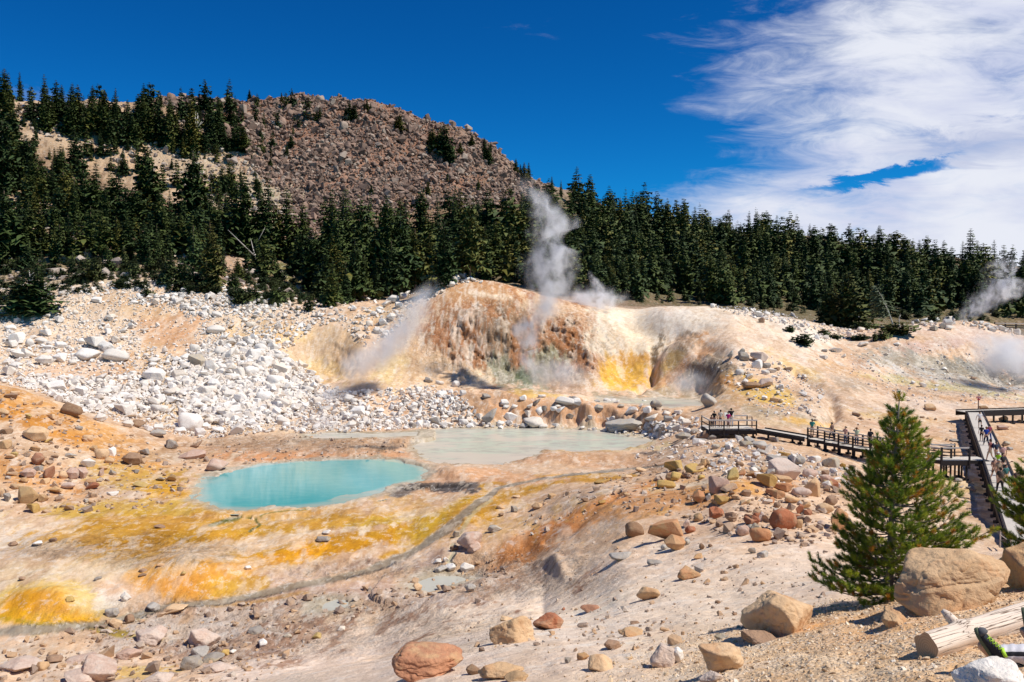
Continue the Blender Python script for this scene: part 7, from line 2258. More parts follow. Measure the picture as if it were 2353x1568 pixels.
def person(x, y, z, h, pose, face, shirt, legs_c, label, short=False, hair=(0.05, 0.03, 0.02), hat=None, hatc=(1, 1, 1), pack=None, shoes=(0.05, 0.05, 0.05), group='visitors on the boardwalk', skin=None):
    S = POSES[pose]
    k = h / 1.72
    root = bpy.data.objects.new('person', S['body'])
    link(root)
    root.location = (x, y, z); root.rotation_euler = (0, 0, face); root.scale = (k, k, k)
    if not S['body'].materials: S['body'].materials.append(None)
    root.material_slots[0].link = 'OBJECT'; root.material_slots[0].material = SKIN
    child_obj('shirt', S['shirt'], cloth(shirt), root)
    child_obj('shorts' if short else 'trousers', S['shorts' if short else 'trousers'], cloth(legs_c), root)
    for s in S['shoes']: child_obj('shoe', s, cloth(shoes), root)
    child_obj('hair', HAIR, cloth(hair), root)
    if hat == 'round': child_obj('hat', HATR, cloth(hatc), root)
    if hat == 'peak': child_obj('cap', CAPM, cloth(hatc), root)
    if pack: child_obj('backpack', PACK, cloth(pack), root)
    tag(root, label, 'person', group)
    return root
BLK, NAVY, JEAN, WHT, TANC, MAG, TEAL = (.012,.012,.014), (.02,.03,.07), (.06,.10,.18), (.62,.62,.62), (.36,.28,.18), (.52,.02,.18), (.05,.30,.24)
def on_deck(u, d): return ((u - CU) / FD * d)
PI = math.pi
G1 = 'visitors on the viewing platform'
person(on_deck(1643, 81.6), 81.6, ZP, 1.72, 'stand', 2.6, BLK, NAVY, 'person in black top and white cap at the left end of the platform', hat='peak', hatc=(.8,.8,.8), group=G1)
person(on_deck(1636.5, 81.9), 81.9, ZP, 1.25, 'stand', 2.2, (.35,.2,.16), (.05,.05,.05), 'child half hidden at the left corner post of the platform', group=G1)
person(on_deck(1657.5, 81.8), 81.8, ZP, 1.80, 'stand', PI, (.52,.47,.40), (.03,.028,.025), 'dark haired person in pale tan shirt and dark shorts on the platform', short=True, group=G1)
person(on_deck(1675, 81.2), 81.2, ZP, 1.66, 'camera', PI - .4, MAG, (.60,.42,.40), 'person in magenta top and pale shorts on the platform', short=True, hair=(.10,.05,.03), group=G1)
person(on_deck(1682, 82.2), 82.2, ZP, 1.92, 'binoculars', PI - .2, BLK, (.45,.42,.42), 'tall person in black with green cap raising both arms', hat='peak', hatc=(.02,.20,.06), group=G1)
person(on_deck(1730, 81.4), 81.4, ZP, 1.15, 'lean', PI / 2, (.12,.04,.04), (.30,.18,.14), 'child in dark red at the right end of the platform', group=G1)
person(on_deck(1869, 76.0), 76.0, -11.62, 1.80, 'lean', PI - .5, TEAL, TANC, 'person in teal shirt and tan hat on the stepped walkway', short=True, hat='round', hatc=(.34,.26,.18))
person(on_deck(1914.5, 74.8), 74.8, -11.70, 1.72, 'walk', PI + .6, (.16,.09,.07), NAVY, 'person in brown plaid shirt and jeans beside the railing', hat='peak', hatc=(.10,.08,.08))
person(on_deck(1946, 73.2), 73.2, -11.80, 1.66, 'camera', -PI / 2 + .6, (.55,.30,.26), JEAN, 'dark haired person in salmon top and jeans holding a camera')
person(on_deck(1972, 72.4), 72.4, -11.82, 1.70, 'binoculars', PI - .3, (.52,.58,.38), (.04,.07,.14), 'person in pale green top with an orange hat, arms raised', hat='round', hatc=(.62,.22,.06))
person(on_deck(2004, 71.4), 71.4, -11.82, 1.72, 'stand', 2.4, BLK, (.02,.02,.025), 'person all in black beside the pine top, on the walkway', pack=(.015,.015,.02))
def onwalk(u, v):
    """stand on the long boardwalk at picture position of the feet"""
    sx, sz_ = ray(u, v)
    d = 70.0
    for _ in range(30): d = wz(d) / float(sz_)
    return float(sx) * d, d, wz(d)
WP = [(2251,984,1.70,'spread',0.1,(.60,.58,.58),BLK,True,'person in white tank top and black shorts, farthest along the boardwalk',dict(hair=(.06,.03,.02))),
 (2255,1014,1.52,'stand',PI-.2,BLK,(.015,.015,.02),True,'shorter person in black shorts left of the blue jacket',{}),
 (2266,1024,1.72,'walk',PI-.1,(.01,.045,.30),(.01,.015,.04),False,'person in bright blue jacket walking away along the boardwalk',dict(hair=(.2,.1,.05))),
 (2273,1016,1.66,'walk',PI,(.30,.05,.09),(.02,.05,.20),False,'person in red top just behind the blue jacket',{}),
 (2275,1061,1.86,'walk',PI+.7,(.26,.09,.08),(.50,.42,.30),True,'striding person in maroon shirt and tan shorts with navy backpack',dict(pack=(.01,.015,.05))),
 (2289,1060,1.62,'stand',.2,(.03,.04,.07),(.3,.2,.15),True,'dark shirted person behind the bright yellow green shirt',{}),
 (2293,1082,1.45,'lean',-.4,(.36,.60,.02),(.06,.06,.06),True,'short person in bright yellow green shirt in the boardwalk crowd',dict(hat='round',hatc=(.75,.73,.70))),
 (2305,1070,1.70,'stand',PI,(.55,.34,.30),(.30,.10,.10),True,'person in pink top at the right edge of the boardwalk crowd',dict(hair=(.16,.09,.05))),
 (2304,1094,1.72,'stand',0.3,(.02,.02,.022),(.03,.03,.03),True,'person in black t shirt in the middle of the boardwalk crowd',{}),
 (2284,1104,1.70,'walk',.2,(.36,.20,.14),(.12,.08,.06),True,'person in rust brown shirt at the left kerb of the boardwalk',dict(hat='peak',hatc=(.4,.36,.3))),
 (2294,1110,1.72,'stand',.1,(.34,.25,.17),(.25,.18,.12),True,'person in tan shirt and hat behind the backpacker in dark trousers',dict(hat='round',hatc=(.45,.40,.32))),
 (2298,1136,1.86,'walk',PI-.1,(.06,.05,.04),(.018,.018,.02),False,'backpacker in dark trousers, front of the boardwalk crowd',dict(pack=(.10,.08,.06))),
 (2311,1122,1.68,'walk',0.2,(.05,.16,.14),(.05,.05,.055),True,'dark haired person in teal top right of the backpacker',{}),
 (2345,1150,1.76,'stand',-.6,(.05,.06,.045),(.62,.60,.58),True,'person in dark olive shirt and white shorts at the right edge',{}),
 (2336,1130,1.55,'stand',.2,(.10,.06,.05),(.1,.1,.1),True,'person half hidden behind the dark olive shirt at the right edge',{})]
for (u, v, h, ps, fc, sh_, lg, short, lb, kw) in WP:
    x, d, z = onwalk(u, v)
    person(x, d, z, h, ps, fc, sh_, lg, lb, short=short, group='walkers on the long boardwalk', **kw)

# ---------------------------------------------------------------- log
def mat_log():
    m, t = new_mat('bleached_log')
    co = t.n('ShaderNodeTexCoord').outputs['Object']
    g = t.noise(t.map(co, scale=(1.2, 14, 14)), 3.0, 6, 0.65, 0.4)
    cr = t.noise(t.map(co, scale=(0.35, 16, 16)), 2.0, 3, 0.5, 0.2)
    crack = t.ss(t.m('ABSOLUTE', t.m('SUBTRACT', cr, 0.5)), 0.0, 0.022)
    c = t.mix(g, (0.60, 0.46, 0.34), (0.84, 0.72, 0.60))
    c = t.mix(crack, (0.16, 0.09, 0.05), c)
    bmp = t.n('ShaderNodeBump', {'Height': t.m('ADD', t.m('MULTIPLY', g, 0.4), crack), 'Distance': 0.012, 'Strength': 0.7})
    b = t.n('ShaderNodeBsdfPrincipled', {'Base Color': c, 'Roughness': 0.85, 'Normal': bmp.outputs[0]})
    t.n('ShaderNodeOutputMaterial', {'Surface': b.outputs[0]})
    return m
M['log'] = mat_log()
def mat_logend():
    m, t = new_mat('log_end_grain')
    co = t.n('ShaderNodeTexCoord').outputs['Object']
    w = t.n('ShaderNodeTexWave', {'Vector': t.map(co, scale=(0.2, 1, 1)), 'Scale': 16.0, 'Distortion': 2.0, 'Detail': 3.0}, wave_type='RINGS', rings_direction='X')
    c = t.mix(w.outputs['Fac'], (0.44, 0.27, 0.15), (0.54, 0.36, 0.22))
    b = t.n('ShaderNodeBsdfPrincipled', {'Base Color': c, 'Roughness': 0.9})
    t.n('ShaderNodeOutputMaterial', {'Surface': b.outputs[0]})
    return m
M['log_end'] = mat_logend()
la = P(2128, 1512, 6.15); lb_ = P(2400, 1462, 6.75)
la.z = gz(la.x, la.y) + 0.075; lb_.z = gz(lb_.x, lb_.y) + 0.085
Ld = (lb_ - la).length
root = empty('log', tuple(la))
xv = (lb_ - la).normalized()
root.rotation_euler = xv.to_track_quat('X', 'Z').to_euler()
NL, NA = 90, 56
th = np.linspace(0, 2 * np.pi, NA, endpoint=False)
ls = np.linspace(0, Ld, NL)
TH, LS = np.meshgrid(th, ls)
rad = 0.108 + 0.012 * (fbm(LS * 2.2, TH * 1.2 + np.sin(TH), octv=4, seed=3) - .5) * 2 + 0.006 * np.sin(TH * 5 + LS * 1.4) + 0.005 * (fbm(LS * 3, np.abs(((TH / np.pi) % 2) - 1) * 14, octv=3, seed=8) - .5)
rad += 0.02 * np.exp(-((LS - 0.42) / 0.07) ** 2) * np.clip(np.cos(TH - 2.0), 0, 1)
V = np.stack([LS + 0.015 * np.cos(TH) * (LS < 0.02), rad * np.cos(TH) * 1.05, rad * np.sin(TH)], -1).reshape(-1, 3)
jj, ii = np.meshgrid(np.arange(NL - 1), np.arange(NA), indexing='ij')
F = np.stack([jj * NA + ii, (jj + 1) * NA + ii, (jj + 1) * NA + (ii + 1) % NA, jj * NA + (ii + 1) % NA], -1).reshape(-1, 4)
link(bpy.data.objects.new('bole', mesh_np('bole', V, F, True, M['log'])), root)
# end faces
ev = np.concatenate([V[:NA] * np.array([[1, 1.0, 1.0]]) + np.array([[0.001, 0, 0]]), np.array([[0.004, 0, 0]])])
link(bpy.data.objects.new('end_grain', mesh_np('end_grain', ev, np.array([[i, (i + 1) % NA, NA] for i in range(NA)]), False, M['log_end'])), root)
b = MB()
b.tube([(0.40, 0.02, 0.05), (0.385, 0.06, 0.11), (0.36, 0.09, 0.155), (0.335, 0.11, 0.185)], [0.055, 0.042, 0.034, 0.020], 12)
b.build('branch_stub', M['log'], root, True)
tag(root, 'bleached log with a broken branch stub at the lower right', 'log')

# ---------------------------------------------------------------- resting person, only a leg reaches into the picture
fp_ = P(2279, 1515, 5.45)
g0 = gz(fp_.x, fp_.y)
an = Vector((fp_.x + 0.01, 5.45, g0 + 0.085))
def local(v): return (v - an)
# body: hip out of frame on the right, sitting, leaning back on the hands
BV = [(0.88, -.10, .03, .135, .12), (0.98, -.10, .25, .125, .10), (1.04, -.10, .46, .14, .105), (1.05, -.10, .63, .052), (1.02, -.10, .70, .078, .088), (1.01, -.10, .80, .08, .09)]
BE = [(0, 1), (1, 2), (2, 3), (3, 4), (4, 5)]
i = len(BV); BV += [(.80, -.16, .035, .085), (.42, -.10, .045, .060), (.10, -.01, .03, .040), (0, 0, 0, .036), (-.09, .02, .10, .036)]; BE += [(0, i), (i, i + 1), (i + 1, i + 2), (i + 2, i + 3), (i + 3, i + 4)]
i = len(BV); BV += [(.80, .02, .05, .085), (.50, .12, .20, .060), (.40, .19, .10, .038), (.36, .20, .05, .036), (.33, .20, .13, .034)]; BE += [(0, i), (i, i + 1), (i + 1, i + 2), (i + 2, i + 3), (i + 3, i + 4)]
for s in (-1, 1):
    i = len(BV); BV += [(1.05, -.10 + .19 * s, .55, .055), (1.20, -.10 + .25 * s, .30, .040), (1.30, -.10 + .27 * s, .06, .027), (1.36, -.10 + .28 * s, .0, .026, .018)]
    BE += [(2, i), (i, i + 1), (i + 1, i + 2), (i + 2, i + 3)]
    for k in range(4):
        j = len(BV); yy = -.10 + .28 * s + (k - 1.5) * .018
        BV += [(1.395, yy, -.005, .008), (1.43, yy + (k - 1.5) * .004, -.015, .007)]; BE += [(i + 3, j), (j, j + 1)]
    j = len(BV); BV += [(1.34, -.10 + .28 * s - .045 * s, 0, .010), (1.365, -.10 + .28 * s - .07 * s, -.01, .008)]; BE += [(i + 3, j), (j, j + 1)]
rp = link(bpy.data.objects.new('person', skin_mesh('person', BV, BE, sub=2)))
rp.data.materials.append(SKIN); rp.location = an
n_ = len(BV)
tag(rp, 'person resting out of frame with one striped trouser leg stretched in from the right', 'person')
# striped trouser legs
def trouser(pts, name='trouser_leg'):
    NA_, NL_ = 40, 44
    pts = [Vector(p) for p in pts]
    rr = [p_[3] for p_ in TRP]
    V, MI = [], []
    tt = np.linspace(0, len(pts) - 1, NL_)
    for t in tt:
        k = min(int(t), len(pts) - 2); f = t - k
        c = pts[k].lerp(pts[k + 1], f)
        dv = (pts[k + 1] - pts[k]).normalized()
        x = Vector((0, -1, 0)); x = (x - dv * x.dot(dv)).normalized(); y = dv.cross(x)
        r0 = rr[k] * (1 - f) + rr[k + 1] * f
        for a in range(NA_):
            an_ = 2 * math.pi * a / NA_
            fold = 1 + 0.07 * math.sin(t * 9 + 1.3 * math.sin(an_ * 2)) * (0.4 + 0.6 * math.sin(an_)) + 0.05 * math.sin(t * 17 + an_ * 3)
            V.append(c + (x * math.cos(an_) + y * math.sin(an_)) * r0 * fold)
    F = []
    for j in range(NL_ - 1):
        for a in range(NA_):
            F.append((j * NA_ + a, j * NA_ + (a + 1) % NA_, (j + 1) * NA_ + (a + 1) % NA_, (j + 1) * NA_ + a))
    me = mesh_np(name, np.array([tuple(v) for v in V]), np.array(F), True, None)
    me.materials.append(mat_plain('silver_fabric', (0.62, 0.60, 0.62), 0.5, 0.12, 14))
    me.materials.append(mat_plain('black_piping', (0.012, 0.012, 0.015), 0.6, 0.1, 14))
    for j, p in enumerate(me.polygons):
        a = j % NA_
        if a in (36, 37, 38, 5, 6, 7): p.material_index = 1
    return me
TRP = [(-.03, .0, .02, .050), (.10, -.015, .03, .062), (.26, -.05, .038, .070), (.42, -.10, .045, .078), (.80, -.16, .035, .10)]
link(bpy.data.objects.new('trouser_leg', trouser([p[:3] for p in TRP])), rp)
TRP = [(.38, .20, .08, .05), (.42, .18, .12, .055), (.50, .12, .20, .075), (.80, .02, .05, .10)]
link(bpy.data.objects.new('trouser_leg', trouser([p[:3] for p in TRP])), rp)
# shirt for the part that stays outside the picture
link(bpy.data.objects.new('shirt', skin_mesh('shirt', [(.90, -.10, .10, .145, .13), (0.98, -.10, .25, .14, .115), (1.04, -.10, .46, .155, .12), (1.05, -.10, .60, .08)], [(0, 1), (1, 2), (2, 3)])), rp).data.materials.append(cloth((.05, .06, .08)))
# trainer: loft of cross-sections from heel to toe, local x = forward, z = up from the sole
def shoe(root, origin, fwd, up, name='shoe'):
    fwd = Vector(fwd).normalized(); up = Vector(up); up = (up - fwd * up.dot(fwd)).normalized(); side_ = up.cross(fwd)
    Rm = Matrix((fwd, side_, up)).transposed().to_4x4()
    e = empty(name); e.parent = root
    e.matrix_local = Matrix.Translation(Vector(origin)) @ Rm @ Matrix.Scale(0.84, 4)
    secs = [(-.135, .012, .020, .05), (-.125, .030, .012, .088), (-.09, .037, .008, .100), (-.05, .037, .008, .098), (-.01, .036, .008, .086), (.03, .040, .008, .072), (.07, .046, .009, .060), (.11, .045, .012, .052), (.14, .034, .018, .044), (.157, .014, .026, .034)]
    NA_ = 24
    def loft(f):
        V = []
        for (x, w, z0, z1) in secs:
            for a in range(NA_):
                t = 2 * math.pi * a / NA_
                V.append(f(x, w, z0, z1, math.cos(t), math.sin(t)))
        V.append(f(secs[0][0] - .004, 0.001, secs[0][2], secs[0][3], 0, 0)); V.append(f(secs[-1][0] + .004, .001, secs[-1][2], secs[-1][3], 0, 0))
        F = [(j * NA_ + a, j * NA_ + (a + 1) % NA_, (j + 1) * NA_ + (a + 1) % NA_, (j + 1) * NA_ + a) for j in range(len(secs) - 1) for a in range(NA_)]
        F += [(a, (a + 1) % NA_, len(V) - 2, len(V) - 2) for a in range(0)]
        tri0 = [((a + 1) % NA_, a, len(V) - 2) for a in range(NA_)]
        b0 = (len(secs) - 1) * NA_
        tri1 = [(b0 + a, b0 + (a + 1) % NA_, len(V) - 1) for a in range(NA_)]
        return V, F + tri0 + tri1
    up_ = MB(); V, F = loft(lambda x, w, z0, z1, c, s: (x, w * np.sign(c) * abs(c) ** .8, (z0 + z1) / 2 + (z1 - z0) / 2 * np.sign(s) * abs(s) ** .75)); up_.add(V, F)
    o1 = up_.build('upper', cloth((.02, .022, .03)), e, True)
    so_ = MB(); V, F = loft(lambda x, w, z0, z1, c, s: (x * 1.03, (w + .005) * np.sign(c) * abs(c) ** .6, z0 * .3 + .004 + .016 * np.sign(s) * abs(s) ** .5)); so_.add(V, F)
    so_.build('sole', cloth((.10, .12, .07)), e, True)
    tc_ = MB(); tc_.tube([(.112, 0, .038), (.135, 0, .036), (.155, 0, .03)], [.046, .040, .020], 14)
    tc_.build('toe_cap', cloth((.10, .10, .105)), e, True)
    for k in range(5):
        x = .075 - k * .027; z = .061 + k * .0095
        lc = MB()
        lc.tube([(x, -.030, z - .004), (x - .012, 0, z + .008), (x - .024, .030, z + .002)], [.0038] * 3, 6)
        lc.tube([(x - .024, -.030, z + .002), (x - .010, 0, z + .010), (x, .030, z - .004)], [.0038] * 3, 6)
        lc.build('lace', cloth((.36, .56, .06)), e, True)
    st_ = MB()
    for k in range(3): st_.tube([(.055 - k * .03, -.044 + .002 * k, .030), (.040 - k * .03, -.038 + .001 * k, .062)], [.003, .002], 6)
    st_.build('side_stripe', cloth((.42, .46, .38)), e, True)
    col_ = MB(); col_.tube([(-.085, 0, .095), (-.085, 0, .112)], [.036, .038], 16); col_.build('collar', cloth((.40, .66, .05)), e, True)
    return e
shoe(rp, (-.055, .0, .075), (-.52, .10, .86), (.78, -.62, .30), 'shoe')
shoe(rp, (.345, .20, .13), (-.15, .10, .98), (.85, -.5, .2), 'shoe')
# ---------------------------------------------------------------- steam
def steam_column(pts, d, dens, label, nscale=0.35, yr=1.0, lo=0.38, hi=0.72, drift=None, seed=0.0, name='steam_plume', group='steam plumes'):
    """pts: (u, v, r px) from the vent upwards"""
    W = [(P(u, v, d if drift is None else d + drift * i), r * pxm(d)) for i, (u, v, r) in enumerate(pts)]
    base = W[0][0].copy()
    H = W[-1][0].z - base.z
    zs = [(w.z - base.z) / H for w, r in W]
    xs = [w.x - base.x for w, r in W]; rs_ = [r for w, r in W]
    xmin, xmax = min(xs) - 0.5, max(xs) + 0.5
    rmax = max(rs_)
    mb = MB()
    mb.tube([(x, 0, z * H) for x, z in zip(xs, zs)], [r * 1.12 for r in rs_], 18)
    m, t = new_mat('steam')
    co = t.n('ShaderNodeTexCoord').outputs['Object']
    s = t.n('ShaderNodeSeparateXYZ', {0: co})
    zn = t.m('DIVIDE', s.outputs[2], H)
    def curve(vals):
        c = t.n('ShaderNodeFloatCurve', {'Value': zn})
        cu = c.mapping.curves[0]
        cu.points[0].location = (max(0, zs[0]), vals[0]); cu.points[1].location = (1, vals[-1])
        for z, v in list(zip(zs, vals))[1:-1]: cu.points.new(z, v)
        for p_ in cu.points: p_.handle_type = 'AUTO_CLAMPED'
        c.mapping.update()
        return c.outputs[0]
    cx = t.m('ADD', t.m('MULTIPLY', curve([(x - xmin) / (xmax - xmin) for x in xs]), xmax - xmin), xmin)
    rr = t.m('MULTIPLY', curve([r / rmax for r in rs_]), rmax)
    wob = t.noise(t.map(co, loc=(seed, seed * 1.7, 0)), nscale * 0.8, 3, 0.6, 0.0, out=1)
    ws = t.n('ShaderNodeSeparateXYZ', {0: wob})
    dx = t.m('ADD', t.m('SUBTRACT', s.outputs[0], cx), t.m('MULTIPLY', t.m('SUBTRACT', ws.outputs[0], 0.5), t.m('MULTIPLY', rr, 1.3)))
    dy = t.m('ADD', s.outputs[1], t.m('MULTIPLY', t.m('SUBTRACT', ws.outputs[1], 0.5), t.m('MULTIPLY', rr, 1.0)))
    q = t.m('DIVIDE', t.m('SQRT', t.m('ADD', t.m('MULTIPLY', dx, dx), t.m('MULTIPLY', dy, dy))), rr)
    fall = t.ss(q, 0.05, 0.98, 1.0, 0.0)
    n = t.noise(t.map(co, loc=(seed, 0, seed), scale=(1, 1, 0.7)), nscale * 1.9, 3.5, 0.55, 0.7)
    dn = t.m('MULTIPLY', t.m('MULTIPLY', fall, fall), t.ss(n, lo, hi))
    ends = t.m('MULTIPLY', t.ss(zn, 0.0, 0.05), t.ss(zn, 0.72, 1.0, 1.0, 0.0))
    dn = t.m('MULTIPLY', t.m('MULTIPLY', dn, ends), dens)
    v = t.n('ShaderNodeVolumePrincipled', {'Color': (0.97, 0.97, 0.98, 1), 'Density': dn, 'Anisotropy': 0.2})
    t.n('ShaderNodeOutputMaterial', {'Volume': v.outputs[0]})
    o = mb.build(name, m, smooth=True)
    o.location = base
    m.cycles.volume_step_rate = 1.0
    return tag(o, label, 'steam', group)
def steam_cloud(u, v, d, ru, rv, dens, label, nscale=0.3, lo=0.35, hi=0.7, seed=0.0, ry=None, group='steam plumes', tail=(0, 0), name='steam_cloud'):
    c = P(u, v, d)
    a, b_ = ru * pxm(d), rv * pxm(d)
    ry = ry or (a + b_) / 2
    vv, ff = ICO[4]
    me = mesh_np(name, vv * np.array([[a, ry, b_]]), ff, True, None)
    m, t = new_mat('steam')
    co = t.n('ShaderNodeTexCoord').outputs['Object']
    wob = t.noise(t.map(co, loc=(seed, seed, 0)), nscale, 3, 0.6, 0.0, out=1)
    wv = t.n('ShaderNodeVectorMath', {0: wob, 1: (0.5, 0.5, 0.5)}, operation='SUBTRACT').outputs[0]
    wv = t.n('ShaderNodeVectorMath', {0: wv, 'Scale': 0.9 * min(a, b_)}, operation='SCALE').outputs[0]
    pp_ = t.n('ShaderNodeVectorMath', {0: co, 1: wv}, operation='ADD').outputs[0]
    nm = t.n('ShaderNodeVectorMath', {0: pp_, 1: (1 / a, 1 / ry, 1 / b_)}, operation='MULTIPLY').outputs[0]
    q = t.n('ShaderNodeVectorMath', {0: nm}, operation='LENGTH').outputs['Value']
    fall = t.ss(q, 0.05, 0.95, 1.0, 0.0)
    n = t.noise(t.map(co, loc=(seed, 3, seed)), nscale * 1.8, 3.5, 0.55, 0.7)
    dn = t.m('MULTIPLY', t.m('MULTIPLY', t.m('MULTIPLY', fall, fall), t.ss(n, lo, hi)), dens)
    v_ = t.n('ShaderNodeVolumePrincipled', {'Color': (0.97, 0.97, 0.98, 1), 'Density': dn, 'Anisotropy': 0.2})
    t.n('ShaderNodeOutputMaterial', {'Volume': v_.outputs[0]})
    me.materials.append(m)
    o = link(bpy.data.objects.new(name, me))
    o.location = c
    return tag(o, label, 'steam', group)
steam_column([(1238,886,16),(1225,850,30),(1205,810,42),(1205,775,50),(1232,735,62),(1256,700,64),(1262,660,72),(1260,615,84),(1272,570,84),(1276,530,76),(1260,490,66),(1235,455,56),(1212,425,46),(1200,388,26)],125,1.15,'tall steam column rising from the brown mound past the treeline',0.30,lo=0.36,hi=0.70,seed=1.3)
steam_cloud(1360,690,160,120,46,1.3,'low steam wisps drifting right behind the mound crest',0.32,0.40,0.66,seed=2.0)
steam_column([(1400,712,10),(1395,690,22),(1378,665,24),(1362,640,18),(1350,618,8)],162,1.8,'thin curling wisp right of the tall steam column',0.4,seed=5.0)
steam_column([(812,880,30),(825,862,56),(850,830,84),(890,790,90),(930,740,78),(960,700,60),(985,660,36),(1000,625,16)],121,0.5,'wide thin veil of steam slanting up the pale slope left of the mound',0.22,lo=0.30,hi=0.62,seed=3.3)
steam_cloud(836,828,125,76,40,0.35,'dense white puff of steam at the foot of the veil',0.34,0.32,0.62,seed=4.1)
steam_cloud(760,905,116,60,40,0.35,'faint mist over the white boulders beside the puff',0.3,0.3,0.6,seed=7.1)
steam_column([(2205,742,20),(2235,720,44),(2268,695,60),(2300,672,74),(2320,645,74),(2310,615,56),(2300,585,24)],168,1.0,'ragged steam rising before the dark wood at the upper right',0.42,lo=0.42,hi=0.66,seed=6.6)
steam_cloud(2312,815,124,118,84,0.9,'big white steam cloud over the vent at the right edge',0.24,0.28,0.62,seed=8.2)
steam_cloud(1580,880,113,90,50,0.30,'grey mist hanging in the pit by the steaming pool',0.3,0.3,0.6,seed=9.0)
steam_cloud(1280,860,121,130,60,0.30,'thin mist at the foot of the brown mound',0.3,0.3,0.6,seed=10.0)
steam_cloud(745,972,107,60,30,0.35,'thin vapour above the shallow pool at the boulders foot',0.3,0.3,0.6,seed=11.0)
# ---------------------------------------------------------------- labels for the many stones and trees
LM_PALE = [(60,720,'at the top left edge of the boulder field'),(200,690,'along the upper rim of the boulder field, left part'),(330,680,'on the rim above the bare brown hollow'),(470,690,'on the rim right of the bare brown hollow'),
 (600,700,'where the boulder field tapers under the firs'),(40,800,'near the left edge above the orange bank'),(150,800,'in the left part of the boulder field'),(260,800,'left of the bare brown hollow'),(330,850,'below the bare brown hollow'),
 (480,760,'right of the bare brown hollow'),(560,800,'left of the yellow steaming pit'),(640,870,'below the yellow steaming pit'),(430,870,'in the crowded middle of the white talus'),(540,900,'in the thick of the white talus above the pool'),
 (320,930,'in the lower talus above the brown rocks'),(200,900,'just above the orange bank'),(430,970,'at the foot of the talus left of the turquoise pool'),(560,960,'at the foot of the talus straight above the turquoise pool'),
 (700,950,'at the talus foot by the shallow pool'),(800,900,'under the veil of steam'),(960,900,'on the pale slope foot left of the brown mound'),(1050,950,'on the shore ridge at the left end of the milky pond'),
 (1150,960,'on the ridge behind the milky pond'),(1260,940,'on the ridge behind the middle of the milky pond'),(1380,950,'on the ridge right of the brown mound'),(1480,930,'beside the steaming pool'),(1500,970,'at the right end of the ridge behind the pond'),
 (1590,990,'on bare ground left of the platform'),(1040,642,'in the heap on top of the brown mound'),(920,690,'on the crest left of the brown mound'),(870,750,'on the slope under the left crest of the mound'),
 (1700,825,'in the pile above the grey cliff'),(1740,870,'scattered below the pile above the grey cliff'),(1750,730,'on the skyline crest before the dark wood'),(1950,800,'by the shrubs on the bare crest'),
 (2180,735,'on the crest of the right hand slope'),(2310,770,'on the crest near the right edge'),(2200,880,'on the grey stained right hand slope'),(1900,820,'on the saddle between the two pale slopes')]
LM_COL = [(1520,1080,'in the heap at the left tip of the mound'),(1570,1070,'at the upper left of the mound'),(1650,1050,'on the mound below the platform'),(1760,1060,'on the mound under the ramp'),(1880,1060,'on the mound below the stepped walkway'),
 (1650,1115,'on the orange stained top of the mound'),(1600,1150,'on the left flank of the mound'),(1720,1130,'in the middle cluster of the mound'),(1790,1110,'beside the largest pinkish boulder of the mound'),(1860,1120,'near the pine on the mound'),
 (1900,1170,'just left of the pine'),(1790,1190,'round the big red boulder'),(1700,1190,'among the red stones low on the mound'),(1530,1220,'at the lower left foot of the mound'),(1750,1250,'at the lower foot of the mound'),
 (1650,1000,'beside the platform'),(60,960,'high on the orange bank at the left edge'),(70,1050,'on the orange bank near the left edge'),(60,1130,'low on the orange bank at the left edge'),(170,1080,'in the stone cluster on the orange bank'),
 (240,1050,'down the middle of the orange bank'),(330,1040,'at the right toe of the orange bank'),(420,1050,'on the flat left of the turquoise pool'),(480,1070,'touching the left shore of the turquoise pool'),(200,1150,'at the foot of the orange bank'),
 (2150,940,'on the smooth slope behind the pine top'),(2300,980,'by the boardwalk near the right edge'),(2220,1090,'under the boardwalk landing'),(160,950,'at the upper end of the orange bank')]
LM_HILL = [(480,250,'at the upper left rim of the talus'),(600,240,'under the left end of the rocky skyline'),(720,240,'on the highest part of the rocky skyline'),(850,270,'on the skyline right of the summit'),(960,300,'on the falling skyline of the talus'),
 (1070,340,'by the firs high on the talus'),(1180,400,'near the right end of the talus'),(600,330,'left side of the talus, above the pale scree'),(720,330,'in the upper middle of the talus'),(850,350,'in the centre of the talus'),(980,380,'right of the centre of the talus'),
 (650,420,'where talus meets grey scree'),(780,420,'low in the talus above the firs'),(900,430,'low in the talus, middle'),(1030,440,'low in the talus, right part'),(1130,450,'just above the treetops at the right'),(700,520,'in the talus gully between the fir groups')]
